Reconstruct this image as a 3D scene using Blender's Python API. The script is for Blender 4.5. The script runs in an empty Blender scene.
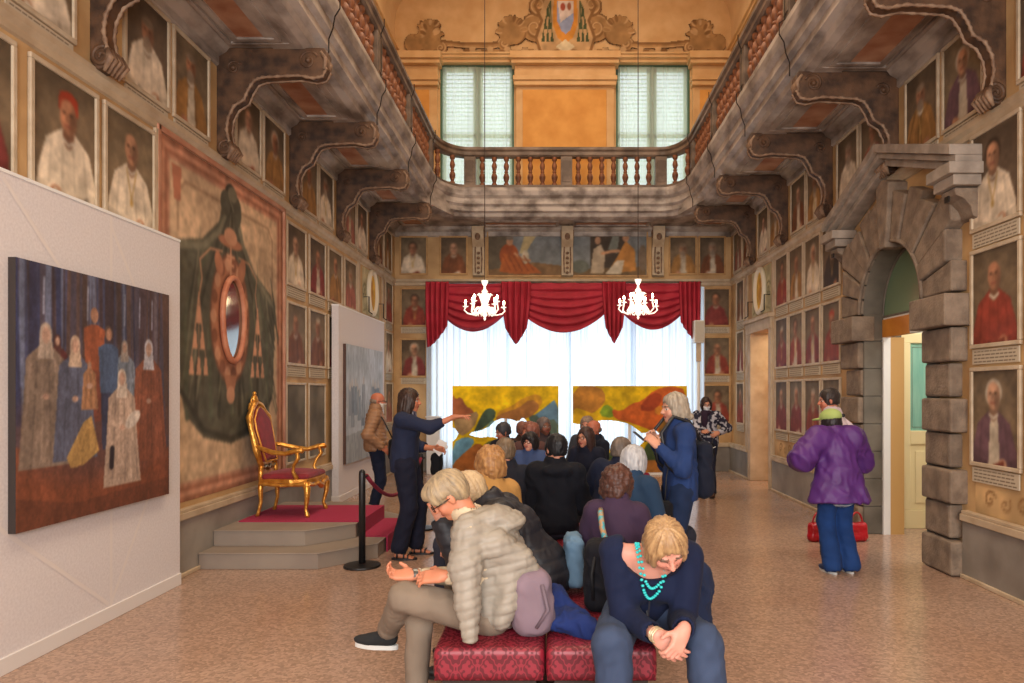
import bpy, math, random
import numpy as np
from mathutils import Vector, Matrix, Euler
PI = math.pi
COL = bpy.context.scene.collection
F, CX, CY, EYE = 700.0, 556.0, 392.0, 1.62     # lens in pixels, vanishing point, eye height
XL, XR, YF = -3.32, 3.60, 14.37                 # left wall, right wall, far wall

def at(px, py, Y):
    return Vector(((px-CX)*Y/F, Y, EYE-(py-CY)*Y/F))
def lin(c):
    c = np.asarray(c, dtype=np.float64)
    if c.max() > 1.001: c = c/255.0
    return np.where(c <= 0.04045, c/12.92, ((c+0.055)/1.055)**2.4)
def rgba(c):
    v = lin(c); return (float(v[0]), float(v[1]), float(v[2]), 1.0)

# ---------------- materials
_m = {}
def mat(name, col, rough=0.6, metal=0.0, col2=None, scale=6.0, bump=0.0, bscale=None, detail=4, emit=None, estr=0.0,
        spec=0.5, sheen=0.0, stretch=None, contrast=(0.35, 0.65), coat=0.0, trans=0.0, alpha=1.0):
    if name in _m: return _m[name]
    m = bpy.data.materials.new(name); m.use_nodes = True
    nt = m.node_tree; N = nt.nodes; L = nt.links
    b = N['Principled BSDF']
    b.inputs['Base Color'].default_value = rgba(col)
    b.inputs['Roughness'].default_value = rough
    b.inputs['Metallic'].default_value = metal
    b.inputs['Specular IOR Level'].default_value = spec
    if coat: b.inputs['Coat Weight'].default_value = coat; b.inputs['Coat Roughness'].default_value = 0.1
    if sheen: b.inputs['Sheen Weight'].default_value = sheen
    if trans: b.inputs['Transmission Weight'].default_value = trans
    if alpha < 1: b.inputs['Alpha'].default_value = alpha
    if emit: b.inputs['Emission Color'].default_value = rgba(emit); b.inputs['Emission Strength'].default_value = estr
    if col2 is not None or bump:
        tc = N.new('ShaderNodeTexCoord'); mp = N.new('ShaderNodeMapping')
        L.new(tc.outputs['Object'], mp.inputs['Vector'])
        if stretch: mp.inputs['Scale'].default_value = stretch
        if col2 is not None:
            n = N.new('ShaderNodeTexNoise'); n.inputs['Scale'].default_value = scale; n.inputs['Detail'].default_value = detail
            L.new(mp.outputs[0], n.inputs['Vector'])
            r = N.new('ShaderNodeValToRGB')
            r.color_ramp.elements[0].position = contrast[0]; r.color_ramp.elements[0].color = rgba(col)
            r.color_ramp.elements[1].position = contrast[1]; r.color_ramp.elements[1].color = rgba(col2)
            L.new(n.outputs['Fac'], r.inputs['Fac']); L.new(r.outputs['Color'], b.inputs['Base Color'])
        if bump:
            n2 = N.new('ShaderNodeTexNoise'); n2.inputs['Scale'].default_value = bscale or scale*3; n2.inputs['Detail'].default_value = 4
            L.new(mp.outputs[0], n2.inputs['Vector'])
            bp = N.new('ShaderNodeBump'); bp.inputs['Strength'].default_value = bump; bp.inputs['Distance'].default_value = 0.02
            L.new(n2.outputs['Fac'], bp.inputs['Height']); L.new(bp.outputs[0], b.inputs['Normal'])
    _m[name] = m
    return m
def vmat(name, rough=0.6, spec=0.3, sheen=0.0, bump=0.0, bscale=200, metal=0.0, subsurf=0.0, coat=0.0):
    """surface whose own colours (a picture, skin, patterned cloth) are stored per vertex"""
    if name in _m: return _m[name]
    m = mat(name, (128, 128, 128), rough=rough, spec=spec, sheen=sheen, bump=bump, bscale=bscale, metal=metal, coat=coat)
    nt = m.node_tree; a = nt.nodes.new('ShaderNodeAttribute'); a.attribute_name = 'Col'
    nt.links.new(a.outputs['Color'], nt.nodes['Principled BSDF'].inputs['Base Color'])
    if subsurf:
        b = nt.nodes['Principled BSDF']; b.inputs['Subsurface Weight'].default_value = subsurf
        b.inputs['Subsurface Radius'].default_value = (1.0, 0.35, 0.2); b.inputs['Subsurface Scale'].default_value = 0.01
    return m

# ---------------- objects
def prop(o, label=None, cat=None, group=None, kind=None):
    if label: o['label'] = label
    if cat: o['category'] = cat
    if group: o['group'] = group
    if kind: o['kind'] = kind
    return o
def thing(name, label, cat, loc=(0, 0, 0), rz=0.0, group=None):
    o = bpy.data.objects.new(name, None); COL.objects.link(o)
    o.empty_display_size = 0.1
    o.location = loc; o.rotation_euler = (0, 0, rz)
    return prop(o, label, cat, group)
def mesh_obj(name, verts, faces, mats, parent=None, smooth=False, midx=None, col=None):
    me = bpy.data.meshes.new(name)
    if isinstance(verts, np.ndarray): verts = verts.tolist()
    if isinstance(faces, np.ndarray): faces = faces.tolist()
    me.from_pydata(verts, [], faces)
    if not isinstance(mats, (list, tuple)): mats = [mats]
    for m in mats: me.materials.append(m)
    if midx is not None: me.polygons.foreach_set('material_index', midx)
    if smooth: me.polygons.foreach_set('use_smooth', [True]*len(me.polygons))
    if col is not None:
        at_ = me.color_attributes.new('Col', 'FLOAT_COLOR', 'POINT')
        c = np.ones((len(verts), 4), dtype=np.float32); c[:, :3] = col
        at_.data.foreach_set('color', c.ravel())
    me.update()
    o = bpy.data.objects.new(name, me); COL.objects.link(o)
    if parent: o.parent = parent
    return o
def copy_tree(o, parent=None):
    c = o.copy(); COL.objects.link(c)
    if parent: c.parent = parent
    for ch in list(o.children): copy_tree(ch, c)
    return c

class MB:
    def __init__(s): s.v = []; s.f = []; s.m = []
    def add(s, vs, fs, mi=0):
        n = len(s.v); s.v += [tuple(p) for p in vs]
        for f in fs: s.f.append([i+n for i in f]); s.m.append(mi)
        return s
    def box(s, x0, x1, y0, y1, z0, z1, mi=0, M=None):
        vs = [Vector((x, y, z)) for z in (z0, z1) for y in (y0, y1) for x in (x0, x1)]
        if M is not None: vs = [M @ v for v in vs]
        return s.add(vs, [(0, 2, 3, 1), (4, 5, 7, 6), (0, 1, 5, 4), (2, 6, 7, 3), (0, 4, 6, 2), (1, 3, 7, 5)], mi)
    def cbox(s, c, h, mi=0, M=None):
        return s.box(c[0]-h[0], c[0]+h[0], c[1]-h[1], c[1]+h[1], c[2]-h[2], c[2]+h[2], mi, M)
    def prism(s, pts, axis, a, b, mi=0, caps=True):
        """pts: 2D outline; axis 'x','y','z' is the extrusion axis from a to b"""
        def P(p, t):
            if axis == 'x': return (t, p[0], p[1])
            if axis == 'y': return (p[0], t, p[1])
            return (p[0], p[1], t)
        n = len(pts)
        vs = [P(p, a) for p in pts]+[P(p, b) for p in pts]
        fs = [(i, (i+1) % n, n+(i+1) % n, n+i) for i in range(n)]
        if caps: fs += [tuple(range(n))[::-1], tuple(range(n, 2*n))]
        return s.add(vs, fs, mi)
    def lathe(s, prof, c=(0, 0, 0), n=16, mi=0, sx=1, sy=1):
        """prof: list of (r,z)"""
        vs = []; fs = []
        for r, z in prof:
            for k in range(n):
                a = 2*PI*k/n; vs.append((c[0]+r*sx*math.cos(a), c[1]+r*sy*math.sin(a), c[2]+z))
        for i in range(len(prof)-1):
            for k in range(n):
                fs.append((i*n+k, i*n+(k+1) % n, (i+1)*n+(k+1) % n, (i+1)*n+k))
        fs.append(tuple(range(n))[::-1]); fs.append(tuple(range((len(prof)-1)*n, len(prof)*n)))
        return s.add(vs, fs, mi)
    def tube(s, pts, r, n=8, mi=0, closed=False):
        pts = [Vector(p) for p in pts]; N = len(pts)
        rs = r if isinstance(r, (list, tuple)) else [r]*N
        vs = []; fs = []; up = None
        for i, p in enumerate(pts):
            if closed: t = (pts[(i+1) % N]-pts[i-1]).normalized()
            else: t = (pts[min(i+1, N-1)]-pts[max(i-1, 0)]).normalized()
            if up is None:
                up = Vector((0, 0, 1)) if abs(t.z) < 0.9 else Vector((1, 0, 0))
            x = t.cross(up)
            if x.length < 1e-6: x = t.cross(Vector((0.3, 1, 0.2)))
            x.normalize(); up = x.cross(t).normalized()
            for k in range(n):
                a = 2*PI*k/n; vs.append(p+(x*math.cos(a)+up*math.sin(a))*rs[i])
        M = N if closed else N-1
        for i in range(M):
            j = (i+1) % N
            for k in range(n): fs.append((i*n+k, i*n+(k+1) % n, j*n+(k+1) % n, j*n+k))
        if not closed: fs += [tuple(range(n))[::-1], tuple(range((N-1)*n, N*n))]
        return s.add(vs, fs, mi)
    def ball(s, c, r, mi=0, n=10, m=7):
        rr = r if isinstance(r, (list, tuple)) else (r, r, r)
        vs = [(c[0], c[1], c[2]-rr[2])]; fs = []
        for i in range(1, m):
            a = -PI/2+PI*i/m
            for k in range(n):
                b = 2*PI*k/n; vs.append((c[0]+rr[0]*math.cos(a)*math.cos(b), c[1]+rr[1]*math.cos(a)*math.sin(b), c[2]+rr[2]*math.sin(a)))
        vs.append((c[0], c[1], c[2]+rr[2])); T = len(vs)-1
        for k in range(n):
            fs.append((0, 1+(k+1) % n, 1+k)); fs.append((T, T-n+k, T-n+(k+1) % n))
        for i in range(m-2):
            for k in range(n): fs.append((1+i*n+k, 1+i*n+(k+1) % n, 1+(i+1)*n+(k+1) % n, 1+(i+1)*n+k))
        return s.add(vs, fs, mi)
    def build(s, name, mats, parent=None, smooth=False, bevel=0.0, label=None):
        o = mesh_obj(name, s.v, s.f, mats, parent, smooth, s.m)
        if bevel:
            b = o.modifiers.new('bevel', 'BEVEL'); b.width = bevel; b.segments = 2; b.limit_method = 'ANGLE'
        if label: o['label'] = label
        return o
def sheet(fn, nu, nv):
    """fn(u,v arrays)->(x,y,z); returns verts, faces"""
    u, v = np.meshgrid(np.linspace(0, 1, nu), np.linspace(0, 1, nv))
    x, y, z = fn(u, v)
    V = np.stack([x.ravel()+0*u.ravel(), y.ravel()+0*u.ravel(), z.ravel()+0*u.ravel()], 1)
    i = np.arange(nv-1)[:, None]*nu+np.arange(nu-1)[None, :]
    i = i.ravel()
    return V, np.stack([i, i+1, i+1+nu, i+nu], 1)
def smooth_by_angle(o, ang=0.6):
    me = o.data
    me.polygons.foreach_set('use_smooth', [True]*len(me.polygons))
    try: me.set_sharp_from_angle(angle=ang)
    except Exception: pass

# ---------------- noise
def _hash(i, j, k, seed):
    h = (i*374761393+j*668265263+k*2147483647+seed*1274126177) & 0xffffffff
    h = ((h ^ (h >> 13))*1274126177) & 0xffffffff
    return ((h ^ (h >> 16)) & 0xffff)/65535.0
def vnoise(p, scale=1.0, seed=0):
    p = np.asarray(p, dtype=np.float64)*scale
    i = np.floor(p).astype(np.int64); f = p-i; f = f*f*(3-2*f)
    r = 0
    for a in (0, 1):
        for b in (0, 1):
            for c in (0, 1):
                w = (f[:, 0] if a else 1-f[:, 0])*(f[:, 1] if b else 1-f[:, 1])*(f[:, 2] if c else 1-f[:, 2])
                r = r+w*_hash(i[:, 0]+a, i[:, 1]+b, i[:, 2]+c, seed)
    return r*2-1

# ---------------- signed distance modelling, one continuous surface per body or garment
def V3(*a): return np.array(a, dtype=np.float64)
class Sdf:
    def __init__(s): s.ops = []
    def _bb(s, pts, m): pts = np.array(pts); return pts.min(0)-m, pts.max(0)+m
    def cap(s, a, b, ra, rb=None, k=0.02, op=1, sq=None):
        """tapered capsule; sq=(axis vector, factor) flattens it along axis"""
        a = np.array(a, float); b = np.array(b, float); rb = ra if rb is None else rb
        r = max(ra, rb)*(1 if sq is None else max(1, sq[1])); lo, hi = s._bb([a, b], r+k+0.02)
        def f(P):
            ba = b-a; pa = P-a
            h = np.clip((pa@ba)/max(ba@ba, 1e-9), 0, 1)
            q = pa-h[..., None]*ba
            if sq is not None:
                ax = np.array(sq[0], float); ax /= np.linalg.norm(ax)
                d = q@ax; q = q+(d/sq[1]-d)[..., None]*ax
            return np.sqrt((q*q).sum(-1))-(ra+(rb-ra)*h)
        s.ops.append((f, lo, hi, k, op)); return s
    def path(s, pts, rs, k=0.02, op=1, sq=None):
        for i in range(len(pts)-1): s.cap(pts[i], pts[i+1], rs[i], rs[i+1], k, op, sq)
        return s
    def ell(s, c, r, R=None, k=0.02, op=1):
        c = np.array(c, float); r = np.array(r, float); m = r.max(); lo, hi = c-m-k-0.02, c+m+k+0.02
        def f(P):
            q = P-c
            if R is not None: q = q@R
            k0 = np.sqrt(((q/r)**2).sum(-1)); k1 = np.sqrt(((q/(r*r))**2).sum(-1))
            return k0*(k0-1)/np.maximum(k1, 1e-6)
        s.ops.append((f, lo, hi, k, op)); return s
    def box(s, c, h, r=0.01, R=None, k=0.01, op=1):
        c = np.array(c, float); h = np.array(h, float); m = np.linalg.norm(h); lo, hi = c-m-k-0.02, c+m+k+0.02
        def f(P):
            q = P-c
            if R is not None: q = q@R
            q = np.abs(q)-(h-r)
            return np.sqrt((np.maximum(q, 0)**2).sum(-1))+np.minimum(q.max(-1), 0)-r
        s.ops.append((f, lo, hi, k, op)); return s
    def mesh(s, h):
        pos = [o for o in s.ops if o[4] > 0]
        lo = np.min([o[1] for o in pos], 0)-2*h; hi = np.max([o[2] for o in pos], 0)+2*h
        n = np.ceil((hi-lo)/h).astype(int)+1
        G = np.full(n, 1.0, dtype=np.float32)
        for f, a, b, k, op in s.ops:
            i0 = np.clip(np.floor((a-lo)/h).astype(int), 0, n-1); i1 = np.clip(np.ceil((b-lo)/h).astype(int)+1, 1, n)
            if (i1 <= i0).any(): continue
            g = [lo[d]+h*np.arange(i0[d], i1[d]) for d in range(3)]
            P = np.stack(np.meshgrid(*g, indexing='ij'), -1)
            d = f(P); sl = tuple(slice(i0[q], i1[q]) for q in range(3)); cur = G[sl]
            if op > 0:
                t = np.maximum(k-np.abs(cur-d), 0)/k
                G[sl] = np.minimum(cur, d)-t*t*k*0.25
            else:
                t = np.maximum(k-np.abs(cur+d), 0)/k
                G[sl] = np.maximum(cur, -d)+t*t*k*0.25
        return surface_nets(G, lo, h)
def surface_nets(G, lo, h):
    S = G < 0
    nx, ny, nz = G.shape
    c = np.zeros((nx-1, ny-1, nz-1), dtype=np.int8)
    offs = [(a, b, d) for a in (0, 1) for b in (0, 1) for d in (0, 1)]
    for a, b, d in offs: c += S[a:nx-1+a, b:ny-1+b, d:nz-1+d]
    I = np.argwhere((c > 0) & (c < 8))
    idx = np.full(c.shape, -1, dtype=np.int32); idx[I[:, 0], I[:, 1], I[:, 2]] = np.arange(len(I))
    acc = np.zeros((len(I), 3)); cnt = np.zeros(len(I))
    val = {o: G[I[:, 0]+o[0], I[:, 1]+o[1], I[:, 2]+o[2]].astype(np.float64) for o in offs}
    for o in offs:
        for ax in range(3):
            if o[ax] == 0:
                p = list(o); p[ax] = 1; p = tuple(p); fa, fb = val[o], val[p]
                m = (fa < 0) != (fb < 0); t = np.where(m, fa/np.where(m, fa-fb, 1), 0)
                q = np.tile(np.array(o, float), (len(I), 1)); q[:, ax] += t
                acc[m] += q[m]; cnt[m] += 1
    V = lo+h*(I+acc/np.maximum(cnt, 1)[:, None])
    Q = []
    for ax in range(3):
        b, d = [(1, 2), (2, 0), (0, 1)][ax]
        s0 = [slice(None)]*3; s1 = [slice(None)]*3; s0[ax] = slice(0, -1); s1[ax] = slice(1, None)
        A = S[tuple(s0)]; B = S[tuple(s1)]
        E = np.argwhere(A != B)
        E = E[(E[:, b] > 0) & (E[:, d] > 0) & (E[:, b] < G.shape[b]-1) & (E[:, d] < G.shape[d]-1)]
        if not len(E): continue
        fl = A[E[:, 0], E[:, 1], E[:, 2]]
        def g(db, dd):
            e = E.copy(); e[:, b] -= db; e[:, d] -= dd; return idx[e[:, 0], e[:, 1], e[:, 2]]
        q = np.stack([g(1, 1), g(0, 1), g(0, 0), g(1, 0)], 1)
        q[~fl] = q[~fl][:, ::-1]
        Q.append(q)
    Q = np.concatenate(Q); Q = Q[(Q >= 0).all(1)]
    return V, Q
def vnormals(V, Q):
    n = np.cross(V[Q[:, 2]]-V[Q[:, 0]], V[Q[:, 3]]-V[Q[:, 1]])
    N = np.zeros_like(V)
    for i in range(4): np.add.at(N, Q[:, i], n)
    return N/np.maximum(np.linalg.norm(N, axis=1), 1e-12)[:, None]
def relax(V, Q, it=1, lam=0.5):
    for _ in range(it):
        A = np.zeros_like(V); c = np.zeros(len(V))
        for i in range(4):
            for j in (1, 3):
                np.add.at(A, Q[:, i], V[Q[:, (i+j) % 4]]); np.add.at(c, Q[:, i], 1)
        V = V*(1-lam)+lam*A/np.maximum(c, 1)[:, None]
    return V
def sdf_obj(name, S, h, m, parent, disp=None, color=None, it=1):
    V, Q = S.mesh(h)
    V = relax(V, Q, it)
    if disp is not None:
        N = vnormals(V, Q); V = V+N*disp(V, N)[:, None]
    c = None if color is None else color(V)
    return mesh_obj(name, V, Q, m, parent, True, None, c)

# ---------------- pictures painted on a fine grid of vertices (own colours; the screen canvases also carry painted-in glare)
class Pic:
    def __init__(s, w, h, nx, ny, bg=(60, 45, 32), seed=0):
        s.w, s.h, s.nx, s.ny = w, h, nx, ny
        s.X, s.Z = np.meshgrid(np.linspace(0, w, nx), np.linspace(0, h, ny))
        s.GX, s.GZ = s.X, s.Z
        s.C = np.zeros((ny, nx, 3)); s.C[:] = bg; s.A = np.zeros((ny, nx), bool); s.seed = seed
        s.px = w/nx
    def mix(s, m, col):
        s.C = s.C*(1-m[..., None])+np.array(col, float)*m[..., None]; s.A |= m > 0.5
    def ell(s, x, z, rx, rz, col, rot=0, soft=None):
        c, n = math.cos(rot), math.sin(rot); dx, dz = s.X-x, s.Z-z
        u = (dx*c+dz*n)/rx; v = (-dx*n+dz*c)/rz; d = np.sqrt(u*u+v*v)
        sf = soft if soft else s.px/min(rx, rz)
        s.mix(np.clip((1-d)/sf+0.5, 0, 1), col); return s
    def poly(s, pts, col, soft=False):
        x, z = s.X, s.Z; ins = np.zeros(x.shape, bool); n = len(pts)
        for i in range(n):
            x0, z0 = pts[i]; x1, z1 = pts[(i+1) % n]
            if z0 == z1: continue
            cnd = ((z0 > z) != (z1 > z)) & (x < (x1-x0)*(z-z0)/(z1-z0)+x0)
            ins ^= cnd
        s.mix(ins.astype(float), col); return s
    def rect(s, x0, x1, z0, z1, col): s.mix(((s.X >= x0) & (s.X <= x1) & (s.Z >= z0) & (s.Z <= z1)).astype(float), col); return s
    def stroke(s, pts, wd, col):
        d = np.full(s.X.shape, 9e9)
        ws = wd if isinstance(wd, (list, tuple)) else [wd]*len(pts)
        for i in range(len(pts)-1):
            a = np.array(pts[i], float); b = np.array(pts[i+1], float); ba = b-a
            t = np.clip(((s.X-a[0])*ba[0]+(s.Z-a[1])*ba[1])/max(ba@ba, 1e-12), 0, 1)
            q = np.hypot(s.X-a[0]-t*ba[0], s.Z-a[1]-t*ba[1])-(ws[i]+(ws[i+1]-ws[i])*t)/2
            d = np.minimum(d, q)
        s.mix(np.clip(0.5-d/s.px, 0, 1), col); return s
    def noise(s, amp, scale, sx=1, sz=1, seed=0):
        p = np.stack([s.X.ravel()*sx, s.Z.ravel()*sz, 0*s.X.ravel()], 1)
        n = (vnoise(p, scale, seed+s.seed)+0.5*vnoise(p, scale*2.3, seed+s.seed+5)).reshape(s.X.shape)
        s.C = s.C*(1+amp*n[..., None]); return s
    def blur(s, n=1):
        for _ in range(n):
            for ax in (0, 1):
                a = np.concatenate([np.take(s.C, [0], ax), np.take(s.C, range(s.C.shape[ax]-1), ax)], ax); b = np.concatenate([np.take(s.C, range(1, s.C.shape[ax]), ax), np.take(s.C, [-1], ax)], ax)
                s.C = 0.5*s.C+0.25*(a+b)
        return s
    def obj(s, name, m, parent=None, loc=(0, 0, 0), masked=False, keep=None, thick=0.0):
        """local frame: x to the right, z up, faces -Y; origin bottom centre"""
        V = np.stack([s.GX.ravel()-s.w/2+loc[0], 0*s.GX.ravel()+loc[1], s.GZ.ravel()+loc[2]], 1)
        i = (np.arange(s.ny-1)[:, None]*s.nx+np.arange(s.nx-1)[None, :]).ravel()
        Q = np.stack([i, i+1, i+1+s.nx, i+s.nx], 1)
        K = s.A if masked else keep
        if K is not None:
            k = K.ravel(); Q = Q[k[Q].sum(1) >= 3]
            u, inv = np.unique(Q.ravel(), return_inverse=True); V = V[u]; Q = inv.reshape(-1, 4); C = s.C.reshape(-1, 3)[u]
        else: C = s.C.reshape(-1, 3)
        o = mesh_obj(name, V, Q, m, parent, False, None, lin(np.clip(C, 0, 255)/255.0))
        if thick:
            sm = o.modifiers.new('thickness', 'SOLIDIFY'); sm.thickness = thick; sm.offset = -1
        return o
def spiral(cx, cz, r, turns, a0, n=26, shrink=0.12, flip=1):
    return [(cx+flip*r*(1-(1-shrink)*t/n)*math.cos(a0+turns*2*PI*t/n), cz+r*(1-(1-shrink)*t/n)*math.sin(a0+turns*2*PI*t/n)) for t in range(n+1)]
# ================= the room
M_floor = mat('terrazzo', (158, 130, 112), rough=0.22, col2=(170, 144, 126), scale=0.9, spec=0.5)
def _terrazzo(m):
    nt = m.node_tree; N = nt.nodes; L = nt.links; b = N['Principled BSDF']
    tc = N.new('ShaderNodeTexCoord'); v = N.new('ShaderNodeTexVoronoi'); v.inputs['Scale'].default_value = 55
    L.new(tc.outputs['Object'], v.inputs['Vector'])
    r = N.new('ShaderNodeValToRGB'); r.color_ramp.elements[0].color = (0.35, 0.30, 0.27, 1); r.color_ramp.elements[1].color = (1.45, 1.35, 1.3, 1)
    sp = N.new('ShaderNodeSeparateColor'); L.new(v.outputs['Color'], sp.inputs[0]); L.new(sp.outputs[0], r.inputs['Fac'])
    mx = N.new('ShaderNodeMix'); mx.data_type = 'RGBA'; mx.blend_type = 'MULTIPLY'; mx.inputs['Factor'].default_value = 0.42
    src = b.inputs['Base Color'].links[0].from_socket
    L.new(src, mx.inputs['A']); L.new(r.outputs['Color'], mx.inputs['B']); L.new(mx.outputs['Result'], b.inputs['Base Color'])
    n = N.new('ShaderNodeTexNoise'); n.inputs['Scale'].default_value = 1.7; L.new(tc.outputs['Object'], n.inputs['Vector'])
    mr = N.new('ShaderNodeMapRange'); mr.inputs['To Min'].default_value = 0.12; mr.inputs['To Max'].default_value = 0.28
    L.new(n.outputs['Fac'], mr.inputs['Value']); L.new(mr.outputs[0], b.inputs['Roughness'])
_terrazzo(M_floor)
M_fresco = mat('frescoed_plaster', (170, 134, 90), rough=0.75, col2=(200, 164, 116), scale=2.2, bump=0.05, bscale=30, detail=8)
M_ochre = mat('ochre_plaster', (206, 142, 66), rough=0.8, col2=(222, 160, 82), scale=3, detail=7)
M_cream = mat('cream_stucco', (204, 160, 106), rough=0.75, col2=(218, 178, 126), scale=3, detail=6)
M_vault = mat('vault_plaster', (214, 178, 132), rough=0.85, col2=(228, 196, 150), scale=1.4, detail=6)
M_dado = mat('grey_marble_dado', (108, 100, 92), rough=0.4, col2=(150, 142, 132), scale=1.6, detail=9)
M_trimstone = mat('pale_moulding', (172, 150, 122), rough=0.6, col2=(196, 176, 148), scale=4, detail=6)
M_greystone = mat('veined_grey_marble', (112, 100, 92), rough=0.55, col2=(184, 172, 162), scale=3.4, detail=12, stretch=(1, 0.6, 1.3), contrast=(0.36, 0.62))
M_coffer = mat('faded_orange_panel', (150, 96, 68), rough=0.75, col2=(186, 142, 112), scale=3, detail=8)
M_rust = mat('rusticated_stone', (108, 92, 78), rough=0.85, col2=(140, 122, 104), scale=7, bump=0.5, bscale=45, detail=8)
M_corn = mat('grey_cornice_stone', (134, 122, 110), rough=0.75, col2=(164, 150, 136), scale=6, bump=0.2, bscale=40)
M_darkstone = mat('dark_jamb_stone', (84, 78, 68), rough=0.6, col2=(112, 104, 92), scale=3, detail=9)
M_whitewood = mat('white_paint', (226, 226, 224), rough=0.5)
M_creamdoor = mat('cream_door_paint', (232, 216, 168), rough=0.45)
M_room = mat('vestibule_plaster', (214, 206, 190), rough=0.8)
M_orangewood = mat('orange_varnish', (206, 138, 50), rough=0.45, col2=(188, 118, 40), scale=4)
M_glassgreen = mat('green_reflecting_glass', (116, 140, 110), rough=0.12, spec=0.7)
M_turq = mat('turquoise_glass', (120, 176, 160), rough=0.2, col2=(140, 190, 172), scale=4, stretch=(6, 6, 0.6))
M_ochrewood = mat('ochre_door_casing', (190, 150, 92), rough=0.5)
M_iron = mat('dark_iron', (40, 34, 30), rough=0.5, metal=0.6)
M_brass = mat('brass', (190, 150, 70), rough=0.3, metal=1.0)

YB = -2.6      # wall behind the camera
def structure(mb, name, m, **k):
    o = mb.build(name, m, **k); o['kind'] = 'structure'; return o

structure(MB().box(XL-0.3, XR+1.9, YB-0.3, YF+0.3, -0.15, 0.0), 'floor', M_floor)

# --- left wall, end wall, right wall (openings cut out as real gaps)
def slots(mb, lo, hi, z0, z1, holes, mk):
    """wall run from lo to hi with holes (a,b,z0,z1)"""
    cur = lo
    for a, b, c, d in sorted(holes):
        mk(mb, cur, a, z0, z1)
        if c > z0: mk(mb, a, b, z0, c)
        if d < z1: mk(mb, a, b, d, z1)
        cur = b
    mk(mb, cur, hi, z0, z1); return mb
ZT = 10.4
wl = MB(); slots(wl, YB, YF, 0, ZT, [], lambda m, a, b, c, d: m.box(XL-0.25, XL, a, b, c, d))
structure(wl, 'wall_left', M_fresco)
ARC_Y, ARC_R, ARC_Z = 7.31, 0.69, 2.5
wr = MB(); slots(wr, YB, YF, 0, ZT, [(ARC_Y-ARC_R-0.06, ARC_Y+ARC_R+0.06, 0, ARC_Z+ARC_R+0.06), (11.66, 12.86, 0, 2.74), ], lambda m, a, b, c, d: m.box(XR, XR+0.32, a, b, c, d))
structure(wr, 'wall_right', M_fresco)
WX0, WX1, WZ = -2.50, 2.90, 3.78
UWX = [(-2.38, -0.86), (1.23, 2.75)]
wf = MB(); slots(wf, XL-0.25, XR+0.32, 0, 5.5, [(WX0, WX1, 0.12, WZ)], lambda m, a, b, c, d: m.box(a, b, YF, YF+0.3, c, d))
structure(wf, 'wall_far', M_fresco)
wf = MB(); slots(wf, XL-0.25, XR+0.32, 5.5, ZT, [(a, b, 5.6, 8.38) for a, b in UWX], lambda m, a, b, c, d: m.box(a, b, YF, YF+0.3, c, d))
structure(wf, 'wall_far_upper', M_cream)
# wall behind the viewer; its three tall windows are unseen, assumed for fill light
BW = [(-2.7, -1.1), (-0.6, 1.0), (1.5, 3.1)]
wb = MB(); slots(wb, XL-0.25, XR+0.32, 0, ZT, [(a, b, 0.9, 4.4) for a, b in BW], lambda m, a, b, c, d: m.box(a, b, YB-0.25, YB, c, d))
structure(wb, 'wall_back', M_fresco)

# --- vaulted ceiling with coved edges
def cove(mb):
    prof = []
    for k in range(9):
        a = k/8*PI/2; prof.append((0.012+1.5*(1-math.cos(a)), 9.2+1.1*math.sin(a)))
    vs = []; fs = []
    rings = []
    for o, z in prof: rings.append([(XL+o, YB, z), (XR-o, YB, z)])
    pts_l = [(XL+0.012, 8.5)]+[(XL+o, z) for o, z in prof]; pts_r = [(XR-o, z) for o, z in prof][::-1]+[(XR-0.012, 8.5)]
    line = pts_l+pts_r
    mb.add([(x, YB, z) for x, z in line]+[(x, YF+0.1, z) for x, z in line], [(i, i+1, len(line)+i+1, len(line)+i) for i in range(len(line)-1)])
    mb.box(XL-0.3, XR+0.4, YB-0.3, YF+0.3, ZT, ZT+0.15)
c = MB(); cove(c); o = structure(c, 'ceiling', M_vault)
# cornice at the foot of the vault
def sweep(mb, path, prof, mi=0, closed=False):
    """path: list of (x,y); prof: (offset to the left of travel, z)"""
    n = len(path); m = len(prof); vs = []
    for i, p in enumerate(path):
        a = Vector(path[max(i-1, 0)]); b = Vector(path[min(i+1, n-1)]); P = Vector(p)
        d1 = (P-a).normalized() if i > 0 else (b-P).normalized(); d2 = (b-P).normalized() if i < n-1 else d1
        n1 = Vector((-d1.y, d1.x)); n2 = Vector((-d2.y, d2.x)); nn = (n1+n2); nn.normalize(); sc = 1/max(nn.dot(n1), 0.3)
        for o, z in prof: vs.append((P.x+nn.x*o*sc, P.y+nn.y*o*sc, z))
    fs = []
    for i in range(n-1):
        for j in range(m-1): fs.append((i*m+j, (i+1)*m+j, (i+1)*m+j+1, i*m+j+1))
    return mb.add(vs, fs, mi)
wallpath = [(XR, YB), (XR, YF), (XL, YF), (XL, YB)]
c = MB(); sweep(c, wallpath, [(0, 8.36), (0.05, 8.37), (0.05, 8.42), (0.12, 8.44), (0.12, 8.48), (0.16, 8.50), (0.16, 8.53), (0, 8.54)])
structure(c, 'trim_1', M_cream)

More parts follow.
